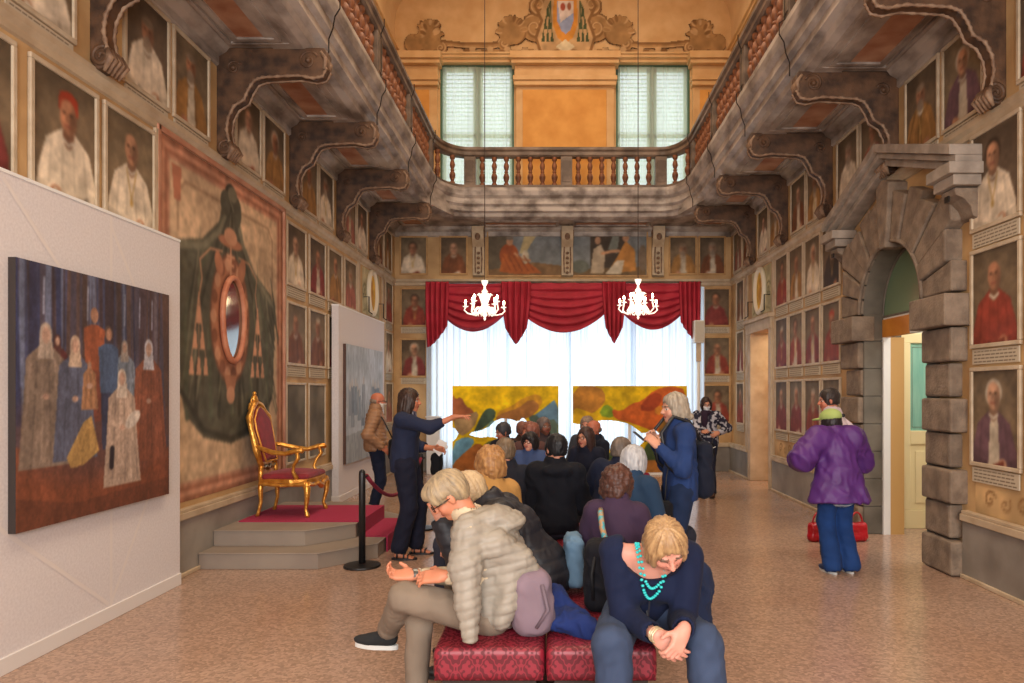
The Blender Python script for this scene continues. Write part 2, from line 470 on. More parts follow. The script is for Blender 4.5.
# upper end wall: pilasters with ochre panels and the entablature that breaks forward over them
up = MB()
for (a, b) in [(XL, -2.42), (-0.82, 1.19), (2.79, XR)]:
    up.box(a, b, YF-0.10, YF, 5.5, 8.02); up.box(a-0.03, b+0.03, YF-0.2, YF, 7.84, 7.93); up.box(a-0.05, b+0.05, YF-0.24, YF, 7.93, 8.02)
    up.box(a-0.02, b+0.02, YF-0.17, YF, 8.02, 8.24); up.box(a-0.08, b+0.08, YF-0.30, YF, 8.24, 8.32); up.box(a-0.11, b+0.11, YF-0.36, YF, 8.32, 8.46)
    up.box(a+0.14, b-0.16, YF-0.115, YF-0.1, 5.7, 7.78, 1)
structure(up, 'trim_2', [M_cream, M_ochre], bevel=0.008)

# --- lower walls: marble dado and mouldings
def dado(name, x, s, segs, gaps):
    m = MB()
    for a, b in segs:
        m.box(min(x, x+s*0.05), max(x, x+s*0.05), a, b, 0.0, 0.50)
        m.box(min(x, x+s*0.075), max(x, x+s*0.075), a, b, 0.50, 0.56, 1); m.box(min(x, x+s*0.06), max(x, x+s*0.06), a, b, 0.56, 0.59, 1)
        m.box(min(x, x+s*0.07), max(x, x+s*0.07), a, b, 0, 0.035, 1)
    return structure(m, name, [M_dado, M_trimstone], bevel=0.006)
dado('baseboard_right', XR, -1, [(YB, 6.12), (8.56, 11.52), (13.0, YF)], None)
dado('baseboard_left', XL, 1, [(YB, YF)], None)
m = MB()
for a, b in ((XL, WX0-0.05), (WX1+0.05, XR)):
    m.box(a, b, YF-0.05, YF, 0, 0.5); m.box(a, b, YF-0.075, YF, 0.5, 0.58, 1)
structure(m, 'baseboard_far', [M_dado, M_trimstone], bevel=0.006)
# string course under the top row of pictures
c = MB(); sweep(c, wallpath, [(0, 3.80), (0.02, 3.81), (0.02, 3.86), (0.05, 3.89), (0.05, 3.93), (0, 3.94)])
structure(c, 'trim_3', M_trimstone)
c = MB(); sweep(c, wallpath, [(0, 4.80), (0.03, 4.82), (0.03, 4.9), (0.10, 4.94), (0.16, 5.02)])
structure(c, 'trim_4', M_greystone)
# flat painted pilaster strips between the groups of pictures, ochre ground
c = MB()
for y0, y1 in ((13.08, 13.22), (11.52, 11.60)): c.box(XR-0.03, XR, y0, y1, 0.58, 3.80)
for y0, y1 in ((5.76, 5.84), (8.50, 8.56), (11.68, 11.78), (13.3, 13.42)): c.box(XL, XL+0.03, y0, y1, 0.58, 3.80)
for x0, x1 in ((-2.62, -2.52), (2.94, 3.0)): c.box(x0, x1, YF-0.03, YF, 0.58, 3.80)
structure(c, 'trim_5', M_trimstone, bevel=0.005)
# ochre bands above the string course and a low painted band over the dado
c = MB()
c.box(XR-0.006, XR, YB, YF, 3.95, 4.80); c.box(XL, XL+0.006, YB, YF, 3.95, 4.80)
structure(c, 'trim_6', M_fresco)

# --- gallery running round the hall
GL, GR, GY = -2.26, 2.49, 13.37
def gpath(off=0.0, y0=YB):
    P = [(GL, y0)]
    for yy in (3.0, 6.0, 9.0): P.append((GL, yy))
    for k in range(9):
        a = PI-k/8*PI/2; P.append((-1.64+0.62*math.cos(a), 12.5+0.87*math.sin(a)))
    for k in range(9):
        a = PI/2-k/8*PI/2; P.append((2.0+(GR-2.0)*math.cos(a), 12.5+0.87*math.sin(a)))
    for yy in (9.0, 6.0, 3.0): P.append((GR, yy))
    P.append((GR, y0)); return P
GP = gpath()
# travel goes away, across, back: the hall's middle lies to the RIGHT, so offsets are negative
g = MB()
sweep(g, GP, [(0.5, 4.97), (0.20, 4.97), (0.12, 5.0), (0.10, 5.06), (0.03, 5.09), (0.03, 5.17), (-0.02, 5.21), (-0.02, 5.31), (-0.07, 5.36), (-0.10, 5.44), (-0.10, 5.50), (0.35, 5.50)])
g.box(XL, GL-0.15, YB, YF, 4.99, 5.47); g.box(GR+0.15, XR, YB, YF, 4.99, 5.47); g.box(XL, XR, GY+0.2, YF, 4.991, 5.471)
g.prism([(XL, 12.3), (GL-0.1, 12.3), (-1.95, 13.4), (-1.4, 13.7), (XL, 13.7)], 'z', 4.992, 5.46); g.prism([(XR, 12.3), (GR+0.1, 12.3), (2.3, 13.4), (1.8, 13.7), (XR, 13.7)], 'z', 4.992, 5.46)
structure(g, 'gallery_floor', M_greystone)
# coffers on the underside
LB = [3.18+1.86*k for k in range(6)]      # bracket stations, left
RB = [3.90+1.75*k for k in range(6)]      # right
cf = MB()
def coffer(x0, x1, y0, y1):
    z = 4.99
    cf.box(x0, x1, y0, y1, z-0.012, z, 1)
    for a, b, c_, d in ((x0-.05, x1+.05, y0-.05, y0), (x0-.05, x1+.05, y1, y1+.05), (x0-.05, x0, y0, y1), (x1, x1+.05, y0, y1)):
        cf.box(a, b, c_, d, z-0.035, z)
    for a, b, c_, d in ((x0-.13, x1+.13, y0-.13, y0-.10), (x0-.13, x1+.13, y1+.10, y1+.13), (x0-.13, x0-.10, y0-.1, y1+.1), (x1+.1, x1+.13, y0-.1, y1+.1)):
        cf.box(a, b, c_, d, z-0.025, z)
for B, x0, x1 in ((LB, XL+0.30, GL-0.40), (RB, GR+0.36, XR-0.30)):
    for k in range(len(B)): 
        a = B[k]+0.28; b = (B[k+1] if k+1 < len(B) else B[k]+1.86)-0.28
        coffer(x0, x1, a, min(b, 14.0))
for x0, x1 in ((-1.4, 0.0), (0.4, 1.8)): coffer(x0, x1, 13.75, 14.05)
structure(cf, 'trim_7', [M_greystone, M_coffer])

# ================= things: balustrade, brackets
M_balu = mat('rust_coloured_baluster_stone', (92, 50, 26), rough=0.6, col2=(136, 82, 48), scale=9, detail=6)
M_rail = mat('brown_veined_marble', (84, 68, 56), rough=0.5, col2=(128, 108, 92), scale=3.5, detail=9, contrast=(0.4, 0.65))
M_bracket = mat('dark_brown_carved_wood', (50, 32, 20), rough=0.6, col2=(98, 68, 45), scale=6, detail=8, bump=0.25, bscale=26)
M_bredge = mat('pale_worn_carving', (150, 122, 98), rough=0.65, col2=(108, 80, 60), scale=14, detail=5)
bal = thing('balustrade', 'long brown marble balustrade with rust-coloured balusters around the upper gallery', 'balustrade', (0.14, GY, 5.5))
R0 = Vector((0.14, GY, 5.5))
def place_local(o, par): o.parent = par; o.matrix_parent_inverse = Matrix.Translation(-Vector(par.location)); return o
m = MB(); sweep(m, GP, [(0.09, 6.10), (-0.03, 6.10), (-0.06, 6.13), (-0.06, 6.19), (-0.09, 6.22), (-0.09, 6.27), (0.12, 6.27), (0.12, 6.22), (0.09, 6.19), (0.09, 6.10)])
o = m.build('handrail', M_rail, None); place_local(o, bal)
m = MB(); sweep(m, GP, [(-0.06, 5.50), (-0.06, 5.56), (0.09, 5.56), (0.09, 5.50)])
o = m.build('plinth', M_rail, None); place_local(o, bal)
bprof = [(0.050, 0), (0.050, 0.045), (0.030, 0.06), (0.036, 0.08), (0.055, 0.14), (0.059, 0.18), (0.044, 0.225), (0.028, 0.25), (0.040, 0.262), (0.040, 0.278), (0.028, 0.29),
         (0.044, 0.33), (0.052, 0.37), (0.042, 0.42), (0.027, 0.455), (0.036, 0.475), (0.05, 0.49), (0.05, 0.545)]
bm0 = MB().lathe(bprof, n=10).build('baluster', M_balu, None, smooth=False); smooth_by_angle(bm0, 0.9)
pm0 = MB().box(-0.11, 0.11, -0.075, 0.075, 0, 0.545).box(-0.075, 0.075, -0.085, 0.085, 0.06, 0.48).build('pedestal', M_rail, None, bevel=0.006)
first = {'b': bm0, 'p': pm0}; used = {'b': False, 'p': False}
def put(kind, x, y, rz):
    src = first[kind]
    o = src if not used[kind] else src.copy()
    if used[kind]: COL.objects.link(o)
    used[kind] = True
    o.location = (x, y, 5.555); o.rotation_euler = (0, 0, rz); place_local(o, bal)
for B, gx in ((LB, GL-0.015), (RB, GR+0.015)):
    for k in range(1, 6):
        y = B[k] if k < 5 or B is LB else 12.55
        put('p', gx, min(y, 12.55), PI/2)
    for k in range(1, 5):
        y0 = B[k]; y1 = min(B[k+1], 12.55); n = 8
        for i in range(n): put('b', gx, y0+(y1-y0)*(i+1)/(n+1), 0)
for x in (-1.64, 0.20, 2.0): put('p', x, GY+0.015, 0)
for a, b in ((-1.64, 0.20), (0.20, 2.0)):
    for i in range(7): put('b', a+(b-a)*(i+1)/8, GY+0.015, 0)
for t in (0.33, 0.66):
    a = PI-t*PI/2; put('b', -1.64+0.635*math.cos(a), 12.5+0.885*math.sin(a), 0); put('b', 2.0-(GR-1.985)*math.cos(a), 12.5+0.885*math.sin(a), 0)

# carved brackets
bp = [(0, 0), (1.06, 0), (1.09, -.05), (1.08, -.20), (1.04, -.28), (.95, -.30), (.8, -.27), (.6, -.28), (.45, -.29), (.37, -.32), (.31, -.41), (.27, -.51), (.17, -.57), (.115, -.68),
      (.10, -.8), (.125, -.92), (.16, -.98), (.13, -1.05), (.05, -1.07), (0, -1.0)]
def make_bracket(name, label, loc, flip, L=1.0, group=None, cat='bracket', zs=1.0):
    t = thing(name, label, cat, loc, PI if flip else 0, group)
    P = [(x*L, z*zs) for x, z in bp]
    MB().prism(P, 'y', -0.065, 0.065).build('carved_body', M_bracket, t, bevel=0.012)
    m = MB()                                     # leafy pale edge that follows the under-curve
    edge = P[3:18]; pts = []; rs = []
    for i in range(len(edge)-1):
        for k in range(4):
            q = k/4; pts.append((edge[i][0]*(1-q)+edge[i+1][0]*q, 0, edge[i][1]*(1-q)+edge[i+1][1]*q)); rs.append(0.011+0.008*(len(pts) % 2))
    for yy in (-0.058, 0.058): m.tube([(p[0], yy, p[2]) for p in pts], rs, 6)
    m.build('leaf_edging', M_bredge, t, smooth=True)
    vm = M_bredge if cat == 'corbel' else M_bracket   # volutes, rosettes and the scrolled toe
    for s in (-1, 1):
        y = s*0.065
        for (cx, cz, r) in ((0.90*L, -0.13*zs, 0.10), (0.17*L, -0.20*zs, 0.07)):
            MB().tube([(x, y, z) for x, z in spiral(cx, cz, r, 1.6, 0.4, shrink=0.05)], 0.014, 5).ball((cx, y, cz), (0.028, 0.03, 0.028)).build('volute', vm, t, smooth=True)
        MB().tube([(x, y, z) for x, z in spiral(0.09*L, -0.98*zs, 0.075, 1.4, 1.2)], 0.018, 5).build('toe_scroll', vm, t, smooth=True)
    m = MB()
    for k in range(7):
        a = -1.9+k*0.33
        m.tube([(1.02*L, 0.019*(k-3), -0.04*zs), (1.075*L, 0.022*(k-3), -0.12*zs), (1.06*L, 0.022*(k-3), -0.21*zs)], [0.018, 0.026, 0.016], 6)
    m.build('acanthus', M_bredge, t, smooth=True); m = MB()
    for k in range(5): m.tube([(0.14*L, 0.035*(k-2), -0.93*zs), (0.17*L, 0.045*(k-2), -1.0*zs), (0.12*L, 0.04*(k-2), -1.09*zs)], [0.02, 0.028, 0.012], 6)
    m.build('acanthus', M_bredge, t, smooth=True)
    return t
ordn = ['nearest', 'second', 'third', 'fourth', 'fifth', 'sixth']
for k, y in enumerate(LB): make_bracket('carved_bracket', f'dark carved scroll bracket under the left gallery, {ordn[k]} from the viewer', 'x' and (XL, y, 4.985), False, group='carved brackets of the gallery')
for k, y in enumerate(RB): make_bracket('carved_bracket', f'dark carved scroll bracket under the right gallery, {ordn[k]} from the viewer', (XR, y, 4.985), True, L=1.0, group='carved brackets of the gallery')
# stone corbels with masks on the end wall
for k, x in enumerate((-1.58, 0.23, 2.08)):
    t = thing('corbel', ['scrolled stone corbel left of the reclining saint painting', 'scrolled stone corbel between the two wide paintings', 'scrolled stone corbel right of the two wide paintings'][k], 'corbel', (x, YF, 3.95), 0, 'corbels on the end wall')
    MB().prism([(0, 0.02), (-0.10, 0.05), (-0.12, 0.2), (-0.08, 0.45), (-0.10, 0.62), (-0.24, 0.76), (-0.30, 0.9), (-0.28, 1.02), (0, 1.04)], 'x', -0.12, 0.12).build('shaft', M_trimstone, t, bevel=0.01)
    m = MB()
    for s in (-1, 1):
        m.tube([(s*0.12+0*q[0], -0.17+q[0], 0.86+q[1]) for q in spiral(0, 0, 0.10, 1.4, 0.3)], 0.016, 5)
        m.tube([(s*0.06, -0.13, 0.1), (s*0.07, -0.11, 0.4), (s*0.06, -0.14, 0.62)], 0.014, 5)
    for z in (0.1, 0.2, 0.3, 0.4, 0.5): m.ball((0, -0.12, z), (0.035, 0.03, 0.03), n=8, m=5)
    m.ball((0, -0.29, 0.80), (0.055, 0.04, 0.07)); 
    m.build('scrollwork', M_bredge, t, smooth=True)
# iron straps over the gallery edge
for side, B, gx, s in (('left', LB, GL, 1), ('right', RB, GR, -1)):
    for k, y in enumerate(B[1:]):
        q = [(0.02*s, 4.96), (0.02*s, 5.1), (0.06*s, 5.2), (0.08*s, 5.32), (0.13*s, 5.40), (0.13*s, 5.52), (0.07*s, 5.56), (0.07*s, 6.1), (0.11*s, 6.2), (0.11*s, 6.29)]
        o = MB().tube([(gx+a, y, z) for a, z in q], 0.007, 5).build('iron_strap', M_iron, None)
        place_local(o, bal)

# ================= stone doorway in the right wall
door = thing('stone_doorway', 'rusticated grey stone arched doorway with broken pediment in the right wall', 'doorway', (XR, ARC_Y, 0))
def dobj(mb, name, m, **k):
    o = mb.build(name, m, None, **k); return place_local(o, door)
yn, yf = ARC_Y-ARC_R, ARC_Y+ARC_R
bh = 0.314
proto = {}
for s, y0 in ((-1, yn), (1, yf)):
    for k in range(7):
        long = (k % 2 == 0); wd = 0.50 if long else 0.42; pr = 0.15 if long else 0.115
        a, b = (y0-wd, y0) if s < 0 else (y0, y0+wd)
        dobj(MB().box(XR-pr, XR+0.02, a, b, k*bh+0.008, (k+1)*bh-0.008), 'stone_block', M_rust, bevel=0.02)
    a, b = (y0-0.56, y0+0.05) if s < 0 else (y0-0.05, y0+0.56)
    dobj(MB().box(XR-0.24, XR+0.02, a, b, 2.2, 2.48), 'impost_block', M_rust, bevel=0.012)
# voussoirs: wedge blocks fanning out to a squared outline
NV = 13
def outer(a):
    d = (math.cos(a), math.sin(a)); best = 9
    lim_y, lim_z = 1.18, 1.06
    if abs(d[0]) > 1e-6: best = min(best, lim_y/abs(d[0]))
    if d[1] > 1e-6:
        # roof of the gable: z = 1.22 - 0.42*|y|
        best = min(best, 1.34/(d[1]+0.45*abs(d[0])))
    return min(best, 1.40)
for k in range(NV):
    a0 = PI*k/NV+0.008; a1 = PI*(k+1)/NV-0.008; am = (a0+a1)/2
    key = (k == NV//2); r0 = ARC_R-(0.07 if key else 0.0)
    ro0, ro1, rom = outer(a0), outer(a1), outer(am)
    if k % 2: ro0 *= 0.94; ro1 *= 0.94; rom *= 0.94
    P = [(ARC_Y-math.cos(a)*r, ARC_Z+math.sin(a)*r) for r, a in ((r0, a0), (ro0, a0), (rom, am), (ro1, a1), (r0, a1), (r0, am))]
    dobj(MB().prism(P, 'x', XR-(0.20 if key else 0.14+0.02*(k % 2)), XR+0.02), 'keystone' if key else 'voussoir', M_rust, bevel=0.016)
# inner reveal and moulded arch edge
m = MB(); n = 24
vs = []; 
arc = [(ARC_Y+ARC_R*math.cos(PI*i/n), ARC_Z+ARC_R*math.sin(PI*i/n)) for i in range(n+1)]
arc = [(y-0.004*(1 if y > ARC_Y else -1), z) for y, z in [(yf, 0)]+arc+[(yn, 0)]]
for x in (XR-0.09, XR+0.345): vs += [(x, y, z) for y, z in arc]
N_ = len(arc); m.add(vs, [(i, N_+i, N_+i+1, i+1) for i in range(N_-1)])
for i in range(1, N_-2):      # spandrels close the square hole behind the arch
    y, z = arc[i]; y2, z2 = arc[i+1]
    m.add([(XR+0.338, y, z), (XR+0.338, y2, z2), (XR+0.338, y2, 3.34), (XR+0.338, y, 3.34)], [(0, 1, 2, 3)])
dobj(m, 'reveal', M_darkstone)
for k in range(8):
    for a, b in ((yf-0.022, yf-0.003), (yn+0.003, yn+0.022)): dobj(MB().box(XR-0.088, XR+0.12, a, b, k*bh+0.005, (k+1)*bh-0.005), 'reveal_block', M_darkstone, bevel=0.004)
m = MB(); m.tube([(XR-0.14, y, z) for y, z in arc[1:-1]], 0.022, 6); dobj(m, 'arch_moulding', M_rust, smooth=True)
# pediment
ZE, ZA = 3.52, 4.02
def rake(y0, z0, y1, z1):
    m = MB()
    for o, t0, t1 in ((0.29, 0.10, 0.19), (0.24, 0.04, 0.10), (0.17, -0.04, 0.04)):
        m.prism([(y0, z0+t0), (y1, z1+t0), (y1, z1+t1), (y0, z0+t1)], 'x', XR-o, XR)
    return m
yl, yr = ARC_Y-1.42, ARC_Y+1.42
dobj(rake(yl, ZE, ARC_Y, ZA), 'raking_cornice', M_corn, bevel=0.008)
dobj(rake(ARC_Y, ZA, yr, ZE), 'raking_cornice', M_corn, bevel=0.008)
for s in (-1, 1):
    yc = ARC_Y+s*1.25
    dobj(MB().box(XR-0.25, XR, yc-0.16, yc+0.16, ZE-0.15, ZE-0.06).box(XR-0.30, XR, yc-0.19, yc+0.19, ZE-0.06, ZE+0.04), 'cornice_return', M_corn, bevel=0.008)
    c = MB().prism([(XR, 3.10), (XR-0.05, 3.12), (XR-0.07, 3.2), (XR-0.13, 3.27), (XR-0.20, 3.30), (XR-0.21, ZE-0.16), (XR, ZE-0.16)], 'y', yc-0.11, yc+0.11)
    dobj(c, 'console', M_rust, bevel=0.01)
    dobj(MB().box(XR-0.222, XR-0.208, yc-0.03, yc+0.03, ZE-0.26, ZE-0.21), 'peg_hole', M_iron)
# --- vestibule behind the doorway
v = MB(); X2 = XR+0.32
v.box(X2, XR+1.9, 5.9, 6.0, 0, 3.6); v.box(X2, XR+1.9, 8.55, 8.65, 0, 3.6); v.box(XR+1.8, XR+1.9, 6.0, 8.55, 0, 3.6); v.box(X2, XR+1.9, 5.9, 8.65, 3.5, 3.6)
structure(v, 'wall_vestibule', M_room)
t = thing('glazed_door', 'cream panelled door with turquoise glass standing open behind the stone arch', 'door', (XR+0.44, 8.34, 0.0), 0)
MB().box(0.0, 0.07, -0.04, 0.04, 0, 2.32).box(0.07, 0.86, -0.03, 0.03, 0, 0.22).box(0.07, 0.86, -0.03, 0.03, 2.2, 2.32).box(0.17, 0.76, -0.03, 0.03, 1.0, 1.16).box(0.07, 0.17, -0.03, 0.03, 0.22, 2.2).box(0.76, 0.86, -0.03, 0.03, 0.22, 2.2).box(0.17, 0.76, -0.012, 0.012, 0.22, 1.0).build('door_leaf', M_creamdoor, t, bevel=0.006)
MB().box(0.23, 0.70, -0.022, -0.012, 0.30, 0.92).build('raised_panel', M_creamdoor, t, bevel=0.01)
MB().box(0.17, 0.76, -0.008, 0.008, 1.16, 2.2).build('glass_pane', M_turq, t)
MB().box(0.195, 0.735, -0.011, -0.009, 1.2, 1.205).box(0.195, 0.735, -0.011, -0.009, 2.15, 2.155).box(0.195, 0.2, -0.011, -0.009, 1.2, 2.155).box(0.73, 0.735, -0.011, -0.009, 1.2, 2.155).build('etched_border', M_darkstone, t)
MB().ball((0.035, -0.06, 0.42), 0.028).tube([(0.035, -0.05, 0.42), (0.035, -0.02, 0.42)], 0.012).build('hinge_knob', M_brass, t, smooth=True)
m = MB(); m.box(XR+0.12, XR+0.20, yf-0.05, yf-0.005, 0, 2.24); m.box(XR+0.12, XR+0.20, yn+0.005, yn+0.05, 0, 2.24)
structure(m, 'door_1', M_whitewood)
m = MB(); m.box(XR+0.20, XR+0.36, yf-0.04, yf-0.005, 0, 2.24); m.box(XR+0.20, XR+0.36, yn+0.005, yn+0.04, 0, 2.24); structure(m, 'door_3', M_ochrewood)
t = thing('door_lintel', 'orange and white lintel board under the green fanlight of the arch', 'lintel', (XR+0.12, ARC_Y, 2.24), 0)
MB().box(0, 0.06, 0.05, ARC_R-0.02, 0, 0.2).build('orange_board', M_orangewood, t)
MB().box(0, 0.06, -ARC_R+0.02, 0.05, 0, 0.2).build('white_board', M_whitewood, t)
MB().box(0.01, 0.05, -ARC_R+0.02, ARC_R-0.02, 0.2, 0.225).build('edge_strip', M_whitewood, t)
n = 20
t = thing('fanlight', 'green half-round fanlight glass above the lintel of the stone arch', 'fanlight', (XR+0.14, ARC_Y, 2.465), 0)
MB().prism([(0.68*math.cos(PI*i/n), 0.72*math.sin(PI*i/n)) for i in range(n+1)], 'x', 0.0, 0.012).build('glass_pane', M_glassgreen, t)
m = MB().tube([(-0.005, 0.68*math.cos(PI*i/n), 0.71*math.sin(PI*i/n)) for i in range(n+1)], 0.014, 6); m.box(-0.015, 0.02, -0.68, 0.68, -0.005, 0.02)
m.build('fanlight_frame', M_darkstone, t)

# --- side doorway near the corner
m = MB(); m.box(XR-0.05, XR+0.32, 11.58, 11.72, 0, 2.80); m.box(XR-0.05, XR+0.32, 12.80, 12.98, 0, 2.80); m.box(XR-0.07, XR+0.3, 11.56, 13.0, 2.68, 2.86); m.box(XR-0.12, XR, 11.5, 13.06, 2.86, 2.93)
structure(m, 'door_2', M_trimstone, bevel=0.008)
m = MB(); m.box(XR+0.32, XR+1.6, 11.3, 11.4, 0, 3.0); m.box(XR+0.32, XR+1.6, 13.3, 13.4, 0, 3.0); m.box(XR+1.5, XR+1.6, 11.4, 13.3, 0, 3.0); m.box(XR+0.32, XR+1.6, 11.3, 13.4, 2.9, 3.0)
structure(m, 'wall_passage', M_ochre)
# ================= pictures
M_pic = vmat('painted_picture', rough=0.62, spec=0.22)
M_matte = vmat('painted_plaster', rough=0.8, spec=0.2)
M_frame = mat('pale_painted_frame', (176, 156, 130), rough=0.6, col2=(196, 178, 152), scale=8, detail=5)
M_frame_dark = mat('ochre_painted_frame', (170, 128, 78), rough=0.6, col2=(190, 150, 98), scale=8, detail=5)
SK = [(196, 142, 108), (180, 122, 90), (206, 156, 124), (170, 112, 80)]
ROBE = {'red': (122, 42, 32), 'crimson': (104, 34, 34), 'white': (206, 192, 170), 'brown': (112, 62, 36), 'black': (44, 36, 34), 'ochre': (158, 112, 58), 'purple': (84, 58, 70), 'rose': (160, 92, 78)}
def portrait_pic(w, h, nx, ny, robe, head, seed):
    rnd = random.Random(seed); bg = rnd.choice([(84, 70, 54), (94, 80, 62), (78, 66, 54), (102, 88, 68)])
    p = Pic(w, h, nx, ny, bg, seed); p.noise(0.18, 5)
    k_ = 1.32; p.X = (p.X-w/2)/k_+w/2; p.Z = (p.Z+0.17*h)/k_
    X = lambda t: w*t
    Z = lambda t: h*t
    cx = 0.5+rnd.uniform(-0.04, 0.04); hz = 0.66+rnd.uniform(-0.03, 0.03); R = ROBE[robe]; D = tuple(c*0.72 for c in R); Lt = tuple(min(255, c*1.14+6) for c in R)
    p.ell(X(cx+0.05), Z(0.45), X(0.42), Z(0.34), tuple(c*1.25 for c in bg), soft=0.6)
    p.poly([(X(cx-0.40), 0), (X(cx-0.36), Z(0.25)), (X(cx-0.27), Z(0.46)), (X(cx-0.10), Z(0.55)), (X(cx+0.10), Z(0.55)), (X(cx+0.26), Z(0.47)), (X(cx+0.38), Z(0.24)), (X(cx+0.42), 0)], R)
    for q in range(6):
        a = rnd.uniform(-0.28, 0.30); p.stroke([(X(cx+a*0.5), Z(0.50)), (X(cx+a), Z(0.28)), (X(cx+a*1.15), 0)], w*rnd.uniform(0.02, 0.045), D if q % 2 else Lt)
    if robe in ('red', 'crimson', 'white', 'purple'):
        p.poly([(X(cx-0.37), Z(0.20)), (X(cx-0.27), Z(0.46)), (X(cx-0.08), Z(0.56)), (X(cx+0.08), Z(0.56)), (X(cx+0.27), Z(0.46)), (X(cx+0.38), Z(0.2)), (X(cx), Z(0.13))], Lt)
        for q in range(4): p.stroke([(X(cx-0.2+0.13*q), Z(0.46)), (X(cx-0.24+0.16*q), Z(0.18))], w*0.02, R)
    if rnd.random() < 0.5 and robe != 'white': p.poly([(X(cx-0.05), Z(0.54)), (X(cx+0.07), Z(0.54)), (X(cx+0.12), 0), (X(cx-0.10), 0)], (204, 192, 170))
    sk = rnd.choice(SK); sd = tuple(c*0.68 for c in sk)
    p.ell(X(cx), Z(hz-0.13), X(0.07), Z(0.08), sd)
    if head == 'red-capped': p.poly([(X(cx-0.12), Z(hz+0.03)), (X(cx-0.11), Z(hz+0.14)), (X(cx+0.01), Z(hz+0.17)), (X(cx+0.13), Z(hz+0.13)), (X(cx+0.12), Z(hz+0.02))], (176, 52, 30))
    if head == 'dark-haired': p.ell(X(cx), Z(hz+0.03), X(0.135), Z(0.115), (46, 34, 26))
    if head == 'white-haired': p.ell(X(cx), Z(hz+0.02), X(0.14), Z(0.115), (188, 178, 160))
    p.ell(X(cx), Z(hz-0.005), X(0.105), Z(0.112), sk)
    p.ell(X(cx+0.055), Z(hz-0.02), X(0.05), Z(0.09), sd, soft=0.7)
    p.ell(X(cx-0.02), Z(hz+0.06), X(0.07), Z(0.04), tuple(min(255, c*1.12) for c in sk), soft=0.8)
    for s in (-1, 1): p.ell(X(cx-0.01+s*0.042), Z(hz+0.018), X(0.02), Z(0.010), (58, 38, 28))
    p.stroke([(X(cx-0.012), Z(hz+0.01)), (X(cx-0.022), Z(hz-0.03))], w*0.02, sd); p.stroke([(X(cx-0.045), Z(hz-0.062)), (X(cx+0.025), Z(hz-0.062))], w*0.016, (130, 60, 50))
    if head == 'bearded': p.ell(X(cx-0.005), Z(hz-0.12), X(0.085), Z(0.085), (150, 132, 112)); p.ell(X(cx), Z(hz+0.08), X(0.10), Z(0.04), (134, 116, 96))
    if head == 'skull-capped': p.ell(X(cx+0.01), Z(hz+0.095), X(0.095), Z(0.035), (200, 190, 170))
    p.stroke([(X(cx-0.07), Z(hz-0.155)), (X(cx), Z(hz-0.185)), (X(cx+0.07), Z(hz-0.155))], w*0.03, (214, 204, 186))
    hs = rnd.choice([-1, 1]); p.ell(X(cx+hs*0.14), Z(0.13), X(0.08), Z(0.05), sk, rot=0.5*hs)
    if rnd.random() < 0.5: p.poly([(X(cx+hs*0.02), Z(0.02)), (X(cx+hs*0.2), Z(0.05)), (X(cx+hs*0.17), Z(0.17)), (X(cx-hs*0.01), Z(0.13))], rnd.choice([(120, 50, 34), (206, 196, 176)]))
    if rnd.random() < 0.4: p.stroke([(X(cx-0.08), Z(0.52)), (X(cx), Z(0.30)), (X(cx+0.08), Z(0.52))], w*0.014, (176, 140, 70)); p.ell(X(cx), Z(0.28), X(0.025), Z(0.03), (190, 154, 80))
    p.noise(0.14, 14, seed=3); p.blur(1); p.noise(0.05, 40); p.C = p.C*0.80+np.array((122, 100, 80))*0.20
    return p
RZ = {'left': PI/2, 'right': -PI/2, 'end': 0.0}
def frame_bars(mb, w, h, b, d, mi=0):
    mb.box(-w/2, w/2, -d, 0, 0, b, mi); mb.box(-w/2, w/2, -d, 0, h-b, h, mi); mb.box(-w/2, -w/2+b, -d, 0, b, h-b, mi); mb.box(w/2-b, w/2, -d, 0, b, h-b, mi)
HEADS = ['bald', 'red-capped', 'dark-haired', 'white-haired', 'bearded', 'skull-capped']
_pn = [0]
def portrait(wall, a, z, w, h, robe, head, where, res=26, insc=True, fm=None, group=None, ipic=None):
    _pn[0] += 1; sd = 100+_pn[0]
    loc = {'left': (XL+0.002, a, z), 'right': (XR-0.002, a, z), 'end': (a, YF-0.002, z)}[wall]
    t = thing('portrait', f'portrait of {head} man in {robe} robe, {where}', 'portrait', loc, RZ[wall], group or f'painted portraits on the {wall} wall')
    m = MB(); frame_bars(m, w, h, 0.035, 0.028); frame_bars(m, w-0.07, h, 0.0, 0.0) if False else None
    m.build('frame', fm or M_frame, t, bevel=0.006)
    p = portrait_pic(w-0.07, h-0.07, res, int(res*1.35), robe, head, sd)
    p.obj('canvas', M_pic, t, (0, -0.012, 0.035))
    if insc:
        q = Pic(w*0.92, 0.125, int(res*2.2), 14, (186, 172, 150), sd)
        for r in range(4):
            zz = 0.02+r*0.028; x = 0.03
            rnd = random.Random(sd*7+r)
            while x < w*0.92-0.06:
                l = rnd.uniform(0.02, 0.06); q.stroke([(x, zz), (min(x+l, w*0.92-0.03), zz)], 0.007, (96, 80, 64)); x += l+0.016
        q.obj('inscription', M_matte, t, (0, -0.016, -0.135), thick=0.012)
    return t
